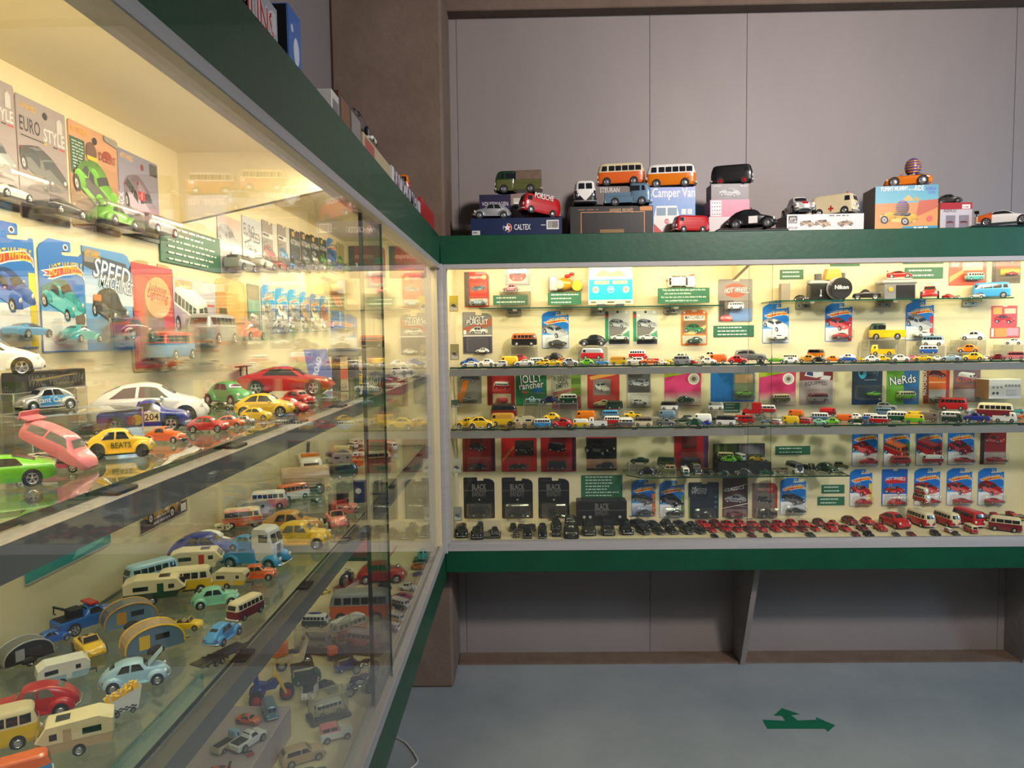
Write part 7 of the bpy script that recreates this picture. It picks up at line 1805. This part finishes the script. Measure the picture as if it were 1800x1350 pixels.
vehicle('loaf', 'salmon', 590, 630, -30, '', SH2L, yb=908, label='salmon pink toy trailer with raised lid', extra=lambda o: O('raised_lid', MB().box(-.30, .20, -.19, .19, 0, .02, T=Matrix.Translation((-.05, 0, .62)) @ Matrix.Rotation(R(-20), 4, 'Y')), o, ['salmon']))
p = onshelf(662, 868, SH2L); q = thing('chrome_ornament', 'chrome upright ornament beside the pane edge', 'toy', (p.x, p.y, SH2L)); q['_place'] = ''
O('chrome_column', MB().cyl((0, 0, .004), (0, 0, .05), .006, 12).cyl((.014, 0, .004), (.014, 0, .05), .004, 10), q, ['chrome']); O('chrome_base', MB().box(-.016, .024, -.012, .012, .0002, .004), q, ['black'])

# ---- case floor
PF = 'on side case floor'
left(PF, ZF, '''
bus red/white 578 648 1128 -142 ;red and white toy van facing the room, side case floor
bus darkgreen/white 684 722 1091 -42
bus yellow/white 680 712 1109 -42
bus brown/white 676 706 1131 -42
sport magenta 689 729 1070 18 ;magenta toy coupe on side case floor
beetle white/black 701 736 1052 -25 ;white toy car with black arches, side case floor
sport purple 725 747 1030 25
beetle orange/black 721 751 1012 -18 ;orange toy car with black sides, side case floor
sedan yellow 560 582 1046 30
beetle black 664 690 1040 -60
tuk green/darkgreen 511 567 1205 6 ;green toy taxi three-wheeler with dark roof
tukbox navy/orange 574 610 1162 20 ;navy three-wheeler with orange box
tuk royal/white 586 632 1184 24
truck darkgrey/brown 558 596 1222 -55
tuk white/black 530 561 1242 -100
moto black/green 618 668 1186 10
moto navy/grey 612 662 1216 10
moto silver/grey 606 660 1241 10
moto maroon/grey 612 668 1262 10
jeep white/pink 560 622 1307 12 ;white toy off-roader with pink roof on side case floor
sedan tan/olive 492 574 1348 14 ;tan toy estate car with boards, side case floor
sedan darkgreen/brown 506 584 1390 14
''')
vehicle('bus', 'orange/silver', 572, 700, 172, '', ZF, yb=1096, label='big printed tin van with peace pictures, side case floor', L=.165, zs=1.05)
vehicle('beetle', 'red', 628, 716, -6, '', ZF, yb=1027, label='red toy car with open bonnet and doors, side case floor', extra=lambda o: (O('open_bonnet', MB().box(.18, .42, -.10, .10, 0, .012, T=Matrix.Translation((.04, 0, .30)) @ Matrix.Rotation(R(-50), 4, 'Y')), o, ['red']), O('open_door', MB().box(-.06, .12, -.012, 0, 0, .20, T=Matrix.Translation((.02, .17, .10)) @ Matrix.Rotation(R(60), 4, 'Z')), o, ['red']), O('engine', MB().sph((.32, 0, .26), (.06, .07, .04), 10, 6), o, ['chrome'])))
vehicle('scooter', 'cream/amber', 476, 557, 10, '', ZF, yb=1183, label='cream toy delivery scooter with amber box')
vehicle('trike', 'royal/yellow', 438, 514, 0, '', ZF, yb=1240, label='chunky blue toy tricycle with yellow fork', hub='redl')
for lb, x, y, W, D, H, rz, t, c, tl in (('clear display box on grey plinth holding a silver van', 556, 1150, .105, .062, .062, -25, 'bus', 'silver', 'silver toy van inside the middle clear display box'),
      ('clear display box on grey plinth holding a pink van', 640, 1150, .125, .075, .075, -28, 'bus', 'pink/lilac', 'pink toy van inside the clear display box by the pane'),
      ('clear display box on grey plinth holding a white van', 578, 1270, .085, .052, .055, 18, 'bus', 'cream/white', 'white toy van inside the nearest clear display box')):
    p = onshelf(x, y, ZF); p.z = ZF; d = Vector((p.x, p.y, 0)).normalized() * D * .4; p += d
    vitrine(p, W, D, H, R(rz) + phi(x), lb)
    nme, kind, cat, w = INFO[t]; o = thing(nme, tl, cat, (p.x, p.y, ZF + .0102), R(rz + (180 if 'silver' in tl or 'pink' in tl else 0)) + phi(x), None, W * .72); o['_place'] = ''
    car_parts(o, t, c.split('/'), True)
    if 'silver' in tl:
        vehicle('bus', 'green/white', 521, 564, -18, '', ZF + H + .0005, yb=1112, label='green and white toy van with blue surfboard on a clear box', L=.062, extra=lambda o: O('surfboard', MB().sph((0, 0, .475), (.28, .08, .018), 16, 6), o, ['royal'])).location = (p.x, p.y, ZF + H + .0009)
p = onshelf(742, 992, ZF); q = thing('display_plinth', 'black plinth with a tiny turquoise car near the corner', 'plinth', (p.x, p.y + .03, ZF)); q['_place'] = ''
O('plinth_block', MB().box(-.034, .034, -.025, .025, .0002, .012, bev=.002), q, ['black']); O('name_plate', MB().box(-.012, .012, -.0255, -.025, .003, .008), q, ['silver'])
vehicle('beetle', 'turquoise', 735, 751, -90, '', ZF + .012, yb=984, label='tiny turquoise toy car on a black plinth').location = (p.x, p.y + .03, ZF + .0122)
p = onshelf(604, 1042, ZF); q = thing('toy_motorcycle_box', 'dark motorcycle toy on a red and white striped box', 'toy', (p.x, p.y + .04, ZF), R(70)); q['_place'] = ''
O('striped_box', MB().box(-.05, .05, -.018, .018, .0002, .018, bev=.001), q, ['darkred'])
for k in range(3): O('white_stripe', MB().box(-.0505, .0505, -.0185, .0185, .003 + k * .005, .005 + k * .005), q, ['white'])
vehicle('moto', 'navy/black', 592, 618, 60, '', ZF + .0182, yb=1030, label='dark blue toy motorcycle on the striped box', L=.075).location = (p.x, p.y + .04, ZF + .0184)
p = onshelf(625, 985, ZF); q = thing('display_plinth', 'black picture plinth behind the red open car', 'plinth', (p.x, p.y + .02, ZF)); q['_place'] = ''
O('plinth_block', MB().box(-.045, .045, -.03, .03, .0002, .014, bev=.002), q, ['black']); O('picture_back', MB().box(-.045, .045, .024, .030, .014, .06), q, ['pink'])
# diorama: open lilac tray with a pool backdrop and four little vehicles
a = onshelf(511, 1240, ZF + .062)
q = thing('diorama_tray', 'lilac paper diorama block with pool backdrop and small cars', 'diorama', (a.x, a.y, ZF)); q['_place'] = ''
wx = a.x - XP - .004
O('tray_block', MB().box(-wx, 0, -.42, 0, .0002, .062, bev=.002), q, [P('lilac_paper', hx('b9a7a8'), .7)]); O('pool_backdrop', MB().box(-wx, -wx + .004, -.42, 0, .062, .13), q, ['teal'])
for k in range(20): O('fence_slat', MB().box(-wx + .006, -wx + .008, -.41 + k * .02, -.402 + k * .02, .062, .085), q, ['pink'])
zd = ZF + .0622
vehicle('bay', 'white', 524, 566, -86, '', SH2L, yb=830, label='white toy tow truck with amber beacon facing out', extra=lambda o: (O('beacon', MB().box(.10, .20, -.15, .15, .45, .50, bev=.01), o, ['amber']), O('boom', MB().cyl((-.45, 0, .40), (-.2, 0, .62), .03, 8), o, ['darkgrey'])))
left('on the diorama', zd, '''
pick cream/lightblue 371 427 1326 40 ;cream toy pickup van with blue bed on the diorama
truck white/maroon 403 472 1324 42 ;white toy pickup with red load on the diorama
sport orange 413 462 1279 -35 ;orange toy coupe on the diorama
bus teal/steel 460 490 1268 -80 ;teal toy van on the diorama
tuk red 432 448 1331 10 ;tiny red toy on the diorama edge
race orange/purple 350 408 1372 170 ;orange and purple toy race car on the diorama
''')

# ================================================================== labels: every thing its own words
def words(s): return len(s.replace('/', ' ').split())
bpy.context.view_layer.update()
def finish():
    for o in THINGS:
        if o.get('_place') and o['label'] and words(o['label']) <= 8 and o['_place'] not in o['label'] and ' on ' not in o['label'] and 'shelf' not in o['label'] and 'floor' not in o['label']:
            o['label'] = o['label'] + ' ' + o['_place']
    for rnd in range(2):
        by = {}
        for o in THINGS: by.setdefault(o['label'], []).append(o)
        for lab, os_ in by.items():
            if len(os_) < 2: continue
            used = set()
            for o in os_:
                near = sorted((q for q in THINGS if q is not o and q.get('_short') and q['label'] != lab and abs(q.location.z - o.location.z) < .05), key=lambda q: (q.location - o.location).length)
                for q in near[:6]:
                    s = q['_short']
                    if words(s) > 4: continue
                    cand = lab + (' and ' if 'beside' in lab else ', beside ') + s
                    if words(cand) <= 16 and cand not in used: used.add(cand); o['label'] = cand; break
    by = {}
    for o in THINGS: by.setdefault(o['label'], []).append(o)
    for lab, os_ in by.items():
        if len(os_) > 1:
            for o in os_: o['group'] = 'alike: ' + ' '.join(lab.split()[:6])
    for o in THINGS:
        for k in ('_place', '_short'):
            if k in o: del o[k]
finish()
